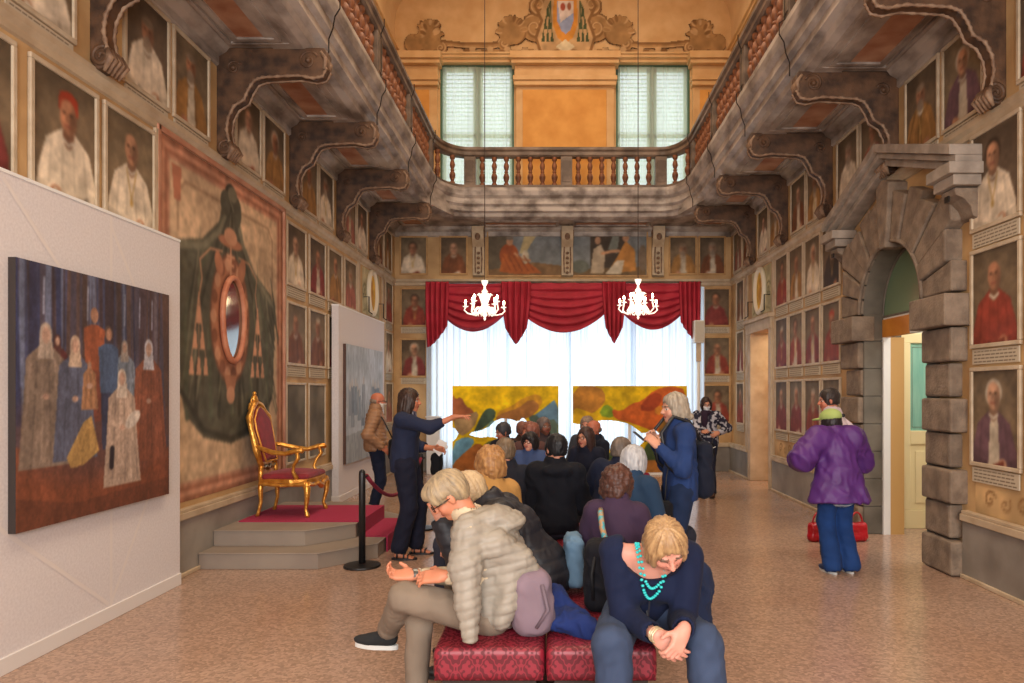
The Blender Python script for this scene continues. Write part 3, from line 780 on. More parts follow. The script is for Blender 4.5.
# far group of four columns and the near ones on the right wall; three rows
rb = ['brown', 'white', 'red', 'crimson', 'ochre', 'rose', 'black', 'purple']
rows = [(2.98, 'second row'), (1.99, 'third row'), (0.99, 'lowest row')]
ry = [11.13, 10.46, 9.79, 9.12]
RR = [['red', 'ochre', 'white', 'black'], ['crimson', 'red', 'crimson', 'red'], ['crimson', 'crimson', 'red', 'red']]
RH = [['dark-haired', 'bald', 'white-haired', 'dark-haired'], ['skull-capped', 'dark-haired', 'bald', 'red-capped'], ['bald', 'white-haired', 'skull-capped', 'bald']]
cn = ['next to side doorway', 'second from side doorway', 'third from side doorway', 'beside stone arch']
for r, (z, rn) in enumerate(rows):
    for c in range(4): portrait('right', ry[c], z, 0.62, 0.82, RR[r][c], RH[r][c], f'right wall {rn}, {cn[c]}', res=24)
for r, (z, rn) in enumerate(rows): portrait('right', 13.62, z, 0.56, 0.82, ['brown', 'crimson', 'red'][r], ['bearded', 'bald', 'white-haired'][r], f'right wall {rn}, in corner by side door', res=18)
nr = [[('white', 'dark-haired'), ('red', 'bald')], [('red', 'bald'), ('brown', 'bearded')], [('purple', 'white-haired'), ('crimson', 'skull-capped')]]
for r, (z, rn) in enumerate(rows):
    for c, y in enumerate((5.72, 5.00)):
        portrait('right', y, z, 0.66, 0.84, nr[r][c][0], nr[r][c][1], f'right wall {rn}, {["just this side of arch", "nearest the viewer"][c]}', res=52 if c == 0 else 36)
# top row, between the brackets
def toprow(wall, B, robes, heads):
    i = 0
    for k in range(len(B)):
        y0 = B[k]; y1 = B[k+1] if k+1 < len(B) else YF-0.1
        if y1-y0 < 1.2: continue
        pw = 0.64; mid = (y0+y1)/2+(0.04 if wall == 'left' else 0.0)
        for j, yy in enumerate((mid-0.345, mid+0.345)):
            portrait(wall, yy, 4.0, pw, 0.80, robes[i % len(robes)], heads[i % len(heads)], f'{wall} wall top row, {["nearer", "farther"][j]} one past {ordn[k]} bracket', res=(44 if k < 2 else 26), insc=True)
            i += 1
toprow('left', LB, ['brown', 'white', 'white', 'ochre', 'white', 'ochre', 'ochre', 'white', 'rose', 'white', 'brown', 'ochre'], ['bearded', 'bald', 'bearded', 'bearded', 'bald', 'white-haired', 'bald', 'bearded', 'bearded', 'bald', 'dark-haired', 'bald'])
toprow('right', RB, ['brown', 'red', 'purple', 'ochre', 'rose', 'white', 'ochre', 'brown', 'ochre', 'white', 'brown', 'rose'], ['dark-haired', 'bald', 'white-haired', 'bearded', 'bald', 'bearded', 'bearded', 'bald', 'bearded', 'dark-haired', 'bald', 'bearded'])
# left wall
for c, (y, rb_, hd) in enumerate(((3.95, 'crimson', 'bald'), (4.72, 'white', 'red-capped'), (5.44, 'white', 'bald'))):
    portrait('left', y, 2.90, 0.66, 0.86, rb_, hd, f'left wall second row, {["nearest the viewer", "above the white screen", "left of draped fresco"][c]}', res=54, insc=False)
lc = [(8.92, 'white', 'bald'), (9.70, 'crimson', 'bald'), (10.48, 'ochre', 'bald'), (11.26, 'rose', 'bearded')]
for c, (y, rb_, hd) in enumerate(lc): portrait('left', y, 2.94, 0.68, 0.80, rb_, hd, f'left wall second row, {["right of draped fresco", "second past draped fresco", "third past draped fresco", "next to the medallion"][c]}', res=30)
for c, (y, rb_, hd) in enumerate(((8.92, 'brown', 'bald'), (9.70, 'brown', 'skull-capped'), (10.48, 'crimson', 'bald'))):
    portrait('left', y, 1.95, 0.68, 0.80, rb_, hd, f'left wall third row, {["right of draped fresco", "just before second screen", "behind the second screen"][c]}', res=26)
for r, (z, rn) in enumerate(rows): portrait('left', 13.85, z, 0.60, 0.82, ['red', 'white', 'rose'][r], ['bald', 'bald', 'dark-haired'][r], f'left wall {rn}, in the far corner', res=18)
# end wall
for x, z, rb_, hd, wh in ((-2.92, 4.02, 'white', 'dark-haired', 'end wall top row, far left'), (-2.10, 4.02, 'brown', 'bald', 'end wall top row, left of corbel'),
                      (2.60, 4.02, 'ochre', 'bearded', 'end wall top row, right of corbel'), (3.20, 4.02, 'brown', 'bearded', 'end wall top row, far right'),
                      (-2.92, 2.96, 'red', 'dark-haired', 'left of the curtain, upper one'), (-2.92, 1.92, 'crimson', 'white-haired', 'left of the curtain, lower one'),
                      (3.30, 2.96, 'crimson', 'dark-haired', 'right of the curtain, highest of three'), (3.30, 1.96, 'red', 'bald', 'right of the curtain, middle of three'), (3.30, 0.98, 'red', 'dark-haired', 'right of the curtain, lowest of three')):
    portrait('end', x, z, 0.56 if x > 3 or x < 0 and z < 4 else 0.58, 0.80, rb_, hd, wh, res=26, insc=(z < 4), fm=M_frame_dark)
# faded empty frames low on the left wall
for c, y in enumerate((8.92, 9.70)):
    t = thing('blank_fresco', ['grey faded blank wall panel behind the armchair', 'grey faded blank wall panel beside second white screen'][c], 'wall panel', (XL+0.002, y, 0.72), PI/2, 'blank painted panels')
    m = MB(); frame_bars(m, 0.68, 1.02, 0.03, 0.02); m.build('frame', M_frame, t, bevel=0.005)
    p = Pic(0.62, 0.96, 20, 30, (112, 104, 92), 7+c); p.noise(0.15, 4); p.obj('blank_field', M_matte, t, (0, -0.008, 0.03))
# low painted ornament band over the right dado
for y0, y1, wh in ((8.6, 11.4, 'ochre painted ornament band above the dado beyond the arch'), (4.2, 6.0, 'ochre painted ornament band above the dado before the arch')):
    p = Pic(y1-y0, 0.26, int((y1-y0)*40), 14, (192, 158, 112), 5); p.noise(0.12, 6)
    x = 0.2
    while x < y1-y0-0.2:
        p.stroke(spiral(x, 0.13, 0.08, 1.1, 0.5), 0.02, (132, 96, 60)); p.stroke(spiral(x+0.2, 0.12, 0.07, 1.1, 2.5, flip=-1), 0.018, (146, 110, 72)); x += 0.42
    o = p.obj('painted_frieze', M_matte, None, (0, 0, 0)); o.location = (XR-0.004, (y0+y1)/2, 0.595); o.rotation_euler = (0, 0, -PI/2); prop(o, wh, 'wall painting')

# two wide history paintings on the end wall
def wide(x, name_label, fn):
    t = thing('wide_painting', name_label, 'painting', (x, YF-0.002, 3.98), 0, 'wide paintings over the curtain')
    w, h = 1.58, 0.96
    m = MB(); frame_bars(m, w, h, 0.035, 0.03); m.build('frame', M_frame_dark, t, bevel=0.006)
    p = Pic(w-0.07, h-0.07, 96, 58, (120, 128, 132), 9); fn(p, w-0.07, h-0.07); p.blur(1); p.noise(0.12, 9); p.C = p.C*0.85+np.array((122, 100, 80))*0.15; p.obj('canvas', M_pic, t, (0, -0.012, 0.035))
def figs1(p, w, h):
    p.noise(0.1, 3); p.poly([(0, 0), (0, h*0.9), (w*0.3, h*0.95), (w*0.28, h*0.3), (w*0.15, 0)], (92, 84, 70)); p.poly([(w*0.5, h), (w*0.68, h), (w*0.5, h*0.5), (w*0.42, h*0.5)], (196, 178, 130))
    p.poly([(0, 0), (w, 0), (w, h*0.22), (w*0.6, h*0.3), (0, h*0.12)], (120, 92, 62)); p.ell(w*0.28, h*0.45, w*0.13, h*0.28, (158, 78, 42)); p.ell(w*0.29, h*0.78, w*0.045, h*0.10, (192, 140, 104)); p.ell(w*0.29, h*0.86, w*0.05, h*0.05, (120, 110, 100))
    p.poly([(w*0.15, h*0.08), (w*0.2, h*0.5), (w*0.4, h*0.42), (w*0.66, h*0.16), (w*0.72, h*0.05), (w*0.4, h*0.02)], (176, 92, 44)); p.ell(w*0.5, h*0.42, w*0.05, h*0.16, (200, 186, 160)); p.stroke([(w*0.36, h*0.5), (w*0.46, h*0.36), (w*0.56, h*0.34)], 0.05, (196, 140, 100))
    for k in range(5): p.stroke([(w*(0.2+k*0.07), h*0.45), (w*(0.3+k*0.08), h*0.1)], 0.02, (130, 62, 34))
def figs2(p, w, h):
    p.rect(w*0.24, w*0.72, 0, h, (62, 54, 46)); p.poly([(w*0.48, h*0.6), (w*0.56, h), (w*0.64, h), (w*0.6, h*0.5)], (120, 128, 120)); p.poly([(0, 0), (w, 0), (w, h*0.2), (0, h*0.14)], (110, 88, 60)); p.ell(w*0.1, h*0.2, w*0.12, h*0.15, (96, 104, 96))
    p.poly([(w*0.24, h*0.05), (w*0.28, h*0.6), (w*0.38, h*0.72), (w*0.44, h*0.5), (w*0.42, h*0.05)], (190, 172, 146)); p.ell(w*0.34, h*0.8, w*0.04, h*0.09, (196, 150, 116))
    p.poly([(w*0.46, h*0.03), (w*0.6, h*0.42), (w*0.72, h*0.8), (w*0.84, h*0.6), (w*0.86, h*0.1)], (188, 128, 62)); p.poly([(w*0.44, h*0.03), (w*0.6, h*0.35), (w*0.7, h*0.35), (w*0.66, h*0.03)], (212, 200, 176)); p.ell(w*0.72, h*0.86, w*0.045, h*0.09, (196, 144, 108)); p.ell(w*0.73, h*0.94, w*0.05, h*0.05, (210, 190, 140))
    p.stroke([(w*0.4, h*0.5), (w*0.52, h*0.55), (w*0.62, h*0.56)], 0.06, (200, 150, 112)); p.ell(w*0.95, h*0.4, w*0.06, h*0.3, (120, 104, 88))
wide(-0.63, 'wide painting of reclining figure in orange robe, above left of curtain', figs1)
wide(1.10, 'wide painting of enthroned figure and kneeling figure in white, above the curtain', figs2)
M_whitestucco = mat('white_stucco', (222, 212, 190), rough=0.6)
# medallions
def medallion(wall, y, lbl):
    t = thing('oval_medallion', lbl, 'medallion', ((XL+0.002) if wall == 'left' else XR-0.002, y, 2.98), RZ[wall], 'oval medallions over side doors')
    p = Pic(1.15, 0.80, 50, 36, (178, 168, 132), 3); p.noise(0.15, 6)
    for s in (-1, 1): p.stroke(spiral(0.575+s*0.40, 0.4, 0.13, 1.3, 0.5, flip=s), 0.03, (120, 116, 84)); p.stroke([(0.575+s*0.3, 0.1), (0.575+s*0.5, 0.05)], 0.03, (140, 132, 96))
    p.obj('painted_field', M_matte, t, (0, -0.004, 0))
    e = [(0.27*math.cos(2*PI*i/28), -0.03, 0.41+0.38*math.sin(2*PI*i/28)) for i in range(28)]
    MB().tube(e, 0.045, 8, closed=True).build('oval_frame', M_whitestucco, t, smooth=True)
    q = Pic(0.54, 0.76, 26, 36, (214, 170, 66), 4); q.A[:] = False; q.ell(0.27, 0.38, 0.27, 0.38, (214, 170, 66)); q.ell(0.27, 0.52, 0.06, 0.08, (176, 126, 54)); q.ell(0.27, 0.3, 0.11, 0.18, (186, 134, 50)); q.noise(0.12, 10)
    q.obj('golden_picture', M_pic, t, (0, -0.02, 0.03), masked=True)
    for s in (-1, 1): MB().tube([(s*0.50, 0, 0.28), (s*0.50, -0.10, 0.28), (s*0.50, -0.10, 0.02), (s*0.50, -0.16, -0.02)][::-1]+[(s*0.50, 0, 0.34)], 0.011, 6).build('iron_hook', M_iron, t, smooth=True)
medallion('left', 12.55, 'golden oval medallion in white surround on the left wall')
medallion('right', 12.26, 'golden oval medallion in white surround over the right side doorway')

# --- big draped coat-of-arms fresco on the left wall
t = thing('draped_fresco', 'large fresco of dark green drapery and pink cartouche behind the armchair', 'fresco', (XL+0.003, 7.16, 0.64), PI/2)
w, h = 2.64, 3.16
p = Pic(w, h, 210, 252, (204, 172, 138), 2); p.noise(0.06, 2)
p.rect(0, w, 0, 0.06, (150, 106, 82)); 
for q, c_ in ((0.0, (150, 98, 74)), (0.05, (196, 140, 112)), (0.09, (160, 104, 80)), (0.13, (186, 134, 108))):
    p.rect(q, w-q, q, h-q, c_)
p.rect(0.17, w-0.17, 0.17, h-0.17, (204, 174, 140))
for a, b in (((0.30, h-0.75), (0.30, h-0.42)), ((0.30, h-0.42), (0.42, h-0.30)), ((0.42, h-0.30), (w-0.42, h-0.30)), ((w-0.42, h-0.30), (w-0.30, h-0.42)), ((w-0.30, h-0.42), (w-0.30, h-1.2))): p.stroke([a, b], 0.025, (150, 120, 94))
p.noise(0.05, 1.6, seed=2)
G = (78, 78, 66); GD = (54, 54, 47); GLt = (112, 110, 92)
cx = 1.30
p.poly([(0.28, 2.32), (0.72, 2.42), (1.05, 2.66), (1.16, 2.98), (1.46, 2.96), (1.52, 2.62), (1.80, 2.32), (2.30, 2.10), (2.42, 1.9), (2.36, 0.95), (2.2, 0.72), (1.9, 0.55), (1.3, 0.45), (0.75, 0.55), (0.42, 0.78), (0.34, 1.0), (0.30, 1.6)], G)
for q in range(9):
    a = 0.42+q*0.22; p.stroke([(cx+(a-cx)*0.4, 2.5), (a, 1.7), (a+0.03*(-1)**q, 0.75)], [0.02, 0.05, 0.07], GD if q % 2 else (78, 84, 68))
p.stroke([(0.3, 2.28), (0.75, 2.36), (1.08, 2.58), (1.28, 2.88)], 0.07, GLt); p.stroke([(2.36, 2.0), (1.85, 2.26), (1.58, 2.52), (1.4, 2.88)], 0.07, GLt)
p.stroke([(0.34, 1.0), (0.75, 0.62), (1.3, 0.5), (1.9, 0.62), (2.3, 0.9)], 0.06, GD)
rd = random.Random(9)
for q in range(46):
    a = rd.uniform(0.36, 2.34); z_ = rd.uniform(0.75, 1.9); l = rd.uniform(0.2, 0.7); sl = (a-1.3)*0.22
    p.stroke([(a, z_+l), (a+sl*0.4+rd.uniform(-0.03, 0.03), z_+l*0.5), (a+sl, z_-0.1)], [0.01, rd.uniform(0.02, 0.05), 0.02], rd.choice([GLt, GD, (74, 76, 62), (98, 98, 78), (70, 66, 56)]))
for q in range(12):
    a = rd.uniform(0.0, 1.0); p.stroke([(1.32, 2.9), (0.9*(1-a)+1.7*a, 2.45), (0.45*(1-a)+2.2*a, 2.05)], 0.02, rd.choice([GLt, GD]))
p.blur(1); p.noise(0.10, 14, seed=16)
p.ell(1.30, 2.96, 0.13, 0.14, GD); p.ell(1.19, 2.88, 0.11, 0.13, G); p.ell(1.43, 2.84, 0.11, 0.16, G); p.ell(1.34, 3.0, 0.10, 0.08, GLt); p.stroke([(1.28, 2.94), (1.36, 2.84)], 0.03, GLt)
P1, P2, P3 = (172, 114, 86), (200, 146, 114), (128, 80, 60)
for s in (-1, 1):
    p.stroke([(cx+s*0.18, 2.38), (cx+s*0.42, 2.36), (cx+s*0.62, 2.22), (cx+s*0.58, 2.05), (cx+s*0.64, 1.85)], 0.018, P2)
    for r in range(3):
        for q in range(r+1):
            xx = cx+s*(0.64+0.13*(q-r/2)); zz = 1.78-0.24*r
            p.stroke([(cx+s*0.64, 1.9), (xx, zz)], 0.01, P2); p.poly([(xx-0.02, zz), (xx+0.02, zz), (xx+0.045, zz-0.16), (xx-0.045, zz-0.16)], P2)
p.ell(cx, 1.72, 0.43, 0.66, P3, soft=0.1); p.ell(cx, 1.72, 0.40, 0.62, P1); 
for q in range(18):
    a = q/18*2*PI; p.ell(cx+0.36*math.cos(a), 1.72+0.56*math.sin(a), 0.06, 0.07, P2 if q % 2 else P3)
p.ell(cx, 1.74, 0.27, 0.44, P3)
p.poly([(cx-0.14, 1.15), (cx+0.14, 1.15), (cx+0.06, 0.94), (cx-0.06, 0.94)], P1); p.ell(cx, 0.95, 0.09, 0.09, P2)
p.ell(cx, 2.50, 0.26, 0.06, P1); p.ell(cx, 2.56, 0.14, 0.09, P2); p.stroke([(cx, 2.45), (cx, 2.16)], 0.04, P2); p.stroke([(cx-0.08, 2.36), (cx+0.08, 2.36)], 0.03, P2); p.stroke([(cx-0.06, 2.27), (cx+0.06, 2.27)], 0.03, P2)
p.ell(cx+0.25, 2.25, 0.08, 0.14, P1, rot=-0.4); p.ell(cx-0.25, 2.25, 0.08, 0.12, P1, rot=0.4)
p.poly([(0.2, h-0.2), (0.36, h-0.2), (0.34, h-0.5), (0.24, h-0.5)], (176, 112, 86))
p.blur(1); p.noise(0.09, 9, seed=6); p.noise(0.08, 2.5, seed=8); p.C = p.C*0.86+np.array((150, 126, 104))*0.14
p.obj('painted_drapery', M_matte, t)
x0 = cx-w/2
m = MB(); m.tube([(x0+0.235*math.cos(2*PI*i/32), -0.03, 1.74+0.40*math.sin(2*PI*i/32)*(1.0 if math.sin(2*PI*i/32) > 0 else 1.12)) for i in range(32)], 0.03, 8, closed=True)
m.build('oval_moulding', mat('pink_stucco', (176, 106, 76), rough=0.6, col2=(196, 130, 98), scale=10), t, smooth=True)
M_mirror = mat('old_mirror_glass', (150, 150, 145), rough=0.08, metal=0.9)
MB().prism([(x0+0.215*math.cos(2*PI*i/32), 1.74+0.38*math.sin(2*PI*i/32)*(1.0 if math.sin(2*PI*i/32) > 0 else 1.12)) for i in range(32)], 'y', -0.02, -0.005).build('oval_mirror', M_mirror, t)
m = MB(); 
for yy0, yy1, a, b in ((-w/2-0.04, w/2+0.04, h, h+0.05), ): m.box(yy0, yy1, -0.03, 0, a, b)
m.box(-w/2-0.05, -w/2, -0.03, 0, 0, h+0.05); m.box(w/2, w/2+0.05, -0.03, 0, 0, h+0.05)
m.build('painted_border_moulding', mat('pink_moulding', (168, 112, 86), rough=0.6, col2=(190, 140, 112), scale=5), t, bevel=0.008)

# --- stucco ornament with shield above the upper windows
p = Pic(6.7, 1.35, 400, 80, (0, 0, 0), 8); p.A[:] = False
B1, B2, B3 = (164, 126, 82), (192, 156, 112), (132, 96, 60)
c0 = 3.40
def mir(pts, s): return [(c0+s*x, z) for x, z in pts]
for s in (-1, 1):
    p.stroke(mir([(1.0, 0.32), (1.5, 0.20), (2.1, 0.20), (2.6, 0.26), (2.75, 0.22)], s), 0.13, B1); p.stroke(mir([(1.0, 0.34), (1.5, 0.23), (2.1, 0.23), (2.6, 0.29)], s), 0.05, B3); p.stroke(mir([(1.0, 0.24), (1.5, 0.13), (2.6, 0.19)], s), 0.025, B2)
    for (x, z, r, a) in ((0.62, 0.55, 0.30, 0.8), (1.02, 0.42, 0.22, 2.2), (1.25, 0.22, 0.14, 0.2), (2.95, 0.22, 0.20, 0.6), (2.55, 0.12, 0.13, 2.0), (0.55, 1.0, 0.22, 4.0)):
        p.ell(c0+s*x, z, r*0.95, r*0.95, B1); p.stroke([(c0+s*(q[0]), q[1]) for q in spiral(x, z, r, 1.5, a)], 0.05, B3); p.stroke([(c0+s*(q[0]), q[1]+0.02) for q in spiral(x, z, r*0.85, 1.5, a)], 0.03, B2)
    rnd = random.Random(5)
    p.ell(c0+s*2.78, 0.40, 0.24, 0.34, B1); p.ell(c0+s*3.1, 0.24, 0.2, 0.2, B1); p.ell(c0+s*1.1, 0.50, 0.28, 0.30, B1); p.stroke([(c0+s*0.6, 0.08), (c0+s*2.2, 0.06)], 0.07, B2)
    for k in range(26):
        a = rnd.uniform(0.1, 3.0); rr = rnd.uniform(0.18, 0.34); x = 2.78+rr*math.cos(a)*0.8; z = 0.35+rr*math.sin(a)*1.1
        p.ell(c0+s*x, z, 0.07, 0.035, [B1, B3, B2][k % 3], rot=s*(a))
    for k in range(22):
        a = rnd.uniform(0, 3.1); p.ell(c0+s*(1.1+0.26*math.cos(a)), 0.45+0.30*math.sin(a), 0.08, 0.035, [B1, B3, B2][k % 3], rot=s*a)
    for k in range(12): p.ell(c0+s*(0.7+0.12*k), 0.08+0.04*math.sin(k*2), 0.07, 0.05, [B1, B2, B3][k % 3])
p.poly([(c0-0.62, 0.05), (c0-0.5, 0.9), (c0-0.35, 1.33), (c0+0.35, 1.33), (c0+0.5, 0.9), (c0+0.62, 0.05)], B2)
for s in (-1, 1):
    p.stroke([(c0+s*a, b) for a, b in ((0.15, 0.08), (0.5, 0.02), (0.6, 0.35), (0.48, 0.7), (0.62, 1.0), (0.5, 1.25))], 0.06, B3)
    for r in range(3):
        for q in range(r+1):
            xx = c0+s*(0.36+0.09*(q-r/2)); zz = 0.98-0.26*r; p.poly([(xx-0.015, zz), (xx+0.015, zz), (xx+0.035, zz-0.2), (xx-0.035, zz-0.2)], (74, 84, 56)); p.stroke([(c0+s*0.3, 1.1), (xx, zz)], 0.012, (74, 84, 56))
p.poly([(c0-0.24, 1.18), (c0-0.25, 0.6), (c0-0.16, 0.35), (c0, 0.22), (c0+0.16, 0.35), (c0+0.25, 0.6), (c0+0.24, 1.18)], (206, 140, 62)); p.poly([(c0-0.16, 1.1), (c0-0.17, 0.7), (c0-0.08, 0.5), (c0, 0.42), (c0+0.1, 0.5), (c0+0.17, 0.7), (c0+0.16, 1.1)], (150, 160, 190))
p.poly([(c0-0.16, 1.1), (c0+0.16, 1.1), (c0+0.17, 0.86), (c0-0.1, 0.66)], (206, 190, 180)); p.ell(c0-0.05, 0.98, 0.05, 0.08, (160, 80, 60)); p.ell(c0+0.08, 0.99, 0.04, 0.08, (150, 92, 66)); p.poly([(c0-0.2, 0.16), (c0, 0.32), (c0+0.2, 0.16), (c0, 0.05)], (214, 196, 160))
p.noise(0.10, 7)
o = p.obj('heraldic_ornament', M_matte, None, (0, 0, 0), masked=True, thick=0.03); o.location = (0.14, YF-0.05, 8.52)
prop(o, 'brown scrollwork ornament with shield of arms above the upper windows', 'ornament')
# ================= exhibition screens and canvases on the left
M_scrim = mat('white_scrim_cloth', (204, 197, 197), rough=0.85, col2=(214, 208, 208), scale=60, bump=0.08, bscale=300)
M_batten = mat('pale_brace_trace', (214, 206, 202), rough=0.8)
M_skirt = mat('white_skirting', (214, 208, 204), rough=0.6)
M_edge = mat('dark_canvas_edge', (44, 34, 30), rough=0.7)
def screen(label, y0, y1, brace_trace):
    t = thing('display_screen', label, 'screen', (-3.215, (y0+y1)/2, 0), 0, 'white exhibition screens')
    h = (y1-y0)/2
    MB().box(-0.05, 0.05, -h, h, 0.0, 2.88).build('cloth_panel', M_scrim, t)
    MB().box(-0.06, 0.062, -h-0.004, h+0.004, 0.0, 0.10).build('skirting', M_skirt, t, bevel=0.004)
    MB().box(-0.055, 0.055, -h-0.003, h+0.003, 2.88, 2.90).build('top_edge', M_whitewood, t)
    m = MB()  # paler strips drawn for the frame braces showing through the cloth
    for (a, za, b, zb) in brace_trace:
        v = Vector((0, b-a, zb-za)); v.normalize(); n = Vector((0, -v.z, v.y))*0.014; xo = 0.0505+0.0004*len(m.f); p0 = Vector((xo, a-(y0+y1)/2, za)); p1 = Vector((xo, b-(y0+y1)/2, zb))
        m.add([p0-n, p1-n, p1+n, p0+n], [(0, 1, 2, 3)])
    m.build('brace_trace', M_batten, t)
    return t
screen('large white cloth screen at left carrying the big figure painting', 1.6, 5.89, [(4.98, 0.1, 4.98, 2.88), (4.98, 0.12, 5.7, 1.2), (4.98, 2.8, 5.55, 2.0), (4.95, 0.12, 3.9, 0.9), (4.0, 2.85, 4.9, 2.0)])
screen('white screen farther off behind the bald man in tan jacket', 10.19, 12.9, [(11.5, 0.1, 11.5, 2.88)])
# big canvas with a group of robed people among dark trees
t = thing('group_painting', 'big painting of nine robed figures among dark blue trees on near screen', 'painting', (-3.163, 4.84, 0.80), PI/2)
w = 1.60; h = 1.60
p = Pic(w, h, 230, 230, (66, 62, 78), 21)
rnd = random.Random(4)
for k in range(70):
    x = rnd.uniform(0, w); c_ = rnd.choice([(40, 44, 72), (58, 66, 100), (84, 66, 62), (52, 42, 48), (98, 110, 140), (66, 52, 48), (44, 52, 88)])
    if x > w*0.72: c_ = tuple(int(a*0.5+b*0.5) for a, b in zip(c_, (92, 62, 50)))
    p.stroke([(x, rnd.uniform(0.5, 0.9)), (x+rnd.uniform(-0.03, 0.03), h)], rnd.uniform(0.012, 0.05), c_)
for x in (0.22, 0.62, 1.02, 1.2, 1.36): p.stroke([(x, 1.3), (x+0.005, 1.52)], 0.012, (160, 172, 198))
p.poly([(0, 0), (w, 0), (w, 0.38), (1.2, 0.34), (0.8, 0.46), (0.3, 0.42), (0, 0.5)], (124, 66, 42)); p.poly([(0, 0), (w, 0), (w, 0.14), (0.5, 0.10), (0, 0.2)], (100, 54, 36))
p.ell(0.8, 0.55, 0.75, 0.3, (92, 60, 54), soft=0.6)
def robed(x, z, hh, col, scarf, sit=True, face=(186, 150, 130)):
    wd = hh*0.22; D = tuple(c*0.84 for c in col); Lc = tuple(min(255, c*1.10) for c in col)
    p.poly([(x-wd*1.1, z), (x-wd*0.9, z+hh*0.45), (x-wd*0.8, z+hh*0.72), (x-wd*0.3, z+hh*0.80), (x+wd*0.3, z+hh*0.80), (x+wd*0.8, z+hh*0.72), (x+wd*0.95, z+hh*0.4), (x+wd*1.2, z)], col)
    for q in range(6): p.stroke([(x+wd*(q-2.5)*0.25, z+hh*0.7), (x+wd*(q-2.5)*0.4, z+0.02)], 0.016, D if q % 2 else Lc)
    p.ell(x, z+hh*0.88, hh*0.058, hh*0.082, scarf); p.ell(x, z+hh*0.875, hh*0.038, hh*0.058, face); p.stroke([(x-0.012, z+hh*0.885), (x+0.014, z+hh*0.885)], 0.006, (70, 50, 44))
    p.poly([(x-hh*0.055, z+hh*0.86), (x-hh*0.075, z+hh*0.72), (x+hh*0.075, z+hh*0.72), (x+hh*0.055, z+hh*0.86)], scarf); p.ell(x, z+hh*0.875, hh*0.036, hh*0.054, face)
    p.stroke([(x-wd*0.6, z+hh*0.52), (x, z+hh*0.46), (x+wd*0.6, z+hh*0.52)], 0.035, Lc); p.ell(x, z+hh*0.47, 0.03, 0.02, face)
def standing(x, z, hh, top, bot, hair):
    p.poly([(x-0.07, z), (x-0.085, z+hh*0.5), (x+0.085, z+hh*0.5), (x+0.07, z)], bot); p.poly([(x-0.09, z+hh*0.45), (x-0.11, z+hh*0.80), (x-0.03, z+hh*0.84), (x+0.03, z+hh*0.84), (x+0.11, z+hh*0.80), (x+0.09, z+hh*0.45)], top)
    p.ell(x, z+hh*0.92, 0.040, 0.052, hair); p.ell(x+0.004, z+hh*0.91, 0.031, 0.043, (184, 136, 108))
standing(0.69, 0.62, 0.78, (150, 78, 48), (120, 62, 46), (170, 120, 90)); robed(0.34, 0.70, 0.50, (92, 40, 40), (80, 44, 40)); robed(1.02, 0.56, 0.66, (108, 122, 138), (156, 148, 140))
robed(0.24, 0.36, 0.92, (128, 112, 98), (178, 162, 146)); standing(0.84, 0.42, 0.88, (62, 84, 118), (44, 50, 76), (90, 70, 60)); robed(0.50, 0.38, 0.84, (80, 88, 112), (196, 172, 148))
p.poly([(0.42, 0.40), (0.58, 0.62), (0.66, 0.66), (0.74, 0.42), (0.58, 0.34), (0.46, 0.33)], (190, 150, 84)); p.noise(0.03, 30)
robed(1.32, 0.30, 0.96, (128, 72, 50), (184, 186, 196)); robed(0.99, 0.16, 0.86, (178, 156, 138), (206, 192, 176)); robed(0.64, 0.70, 0.34, (156, 112, 78), (170, 120, 84))
p.stroke([(0.88, 0.42), (0.87, 0.30)], 0.05, (28, 26, 34)); p.ell(1.12, 0.62, 0.10, 0.05, (206, 196, 184), rot=0.5)
p.blur(1); p.noise(0.14, 4, sx=3); p.noise(0.10, 22, sx=2); p.noise(0.08, 60); p.C = p.C*0.78+np.array((104, 84, 76))*0.22  # last mix blends a glare-like haze into the picture's colours
p.obj('painted_canvas', M_pic, t, (0, -0.045, 0))
MB().box(-w/2, w/2, -0.0445, 0, 0, h).build('stretcher_edge', M_edge, t)
t = thing('pale_painting', 'pale grey blue painting of standing figures under painted-in glare on farther screen', 'painting', (-3.163, 11.50, 0.54), PI/2)
w = 2.2; h = 1.80
p = Pic(w, h, 120, 100, (168, 176, 184), 31); p.noise(0.10, 2)  # blue-grey paleness includes reflected glare, put into the colours
for k in range(16):
    x = rnd.uniform(0.2, 2.1); z = rnd.uniform(0.5, 0.75); hh = rnd.uniform(0.45, 0.7); c_ = rnd.choice([(128, 142, 154), (140, 148, 156), (116, 128, 142)])
    p.poly([(x-0.09, z), (x-0.08, z+hh*0.8), (x+0.08, z+hh*0.8), (x+0.1, z)], c_); p.ell(x, z+hh*0.9, 0.05, 0.07, (178, 176, 174))
p.poly([(0, 0), (w, 0), (w, 0.35), (1.3, 0.5), (0, 0.42)], (150, 156, 160)); p.noise(0.08, 8, sx=2)
p.obj('painted_canvas', M_pic, t, (0, -0.045, 0)); MB().box(-w/2, w/2, -0.0445, 0, 0, h).build('stretcher_edge', mat('brown_canvas_edge', (78, 52, 42), rough=0.7), t)

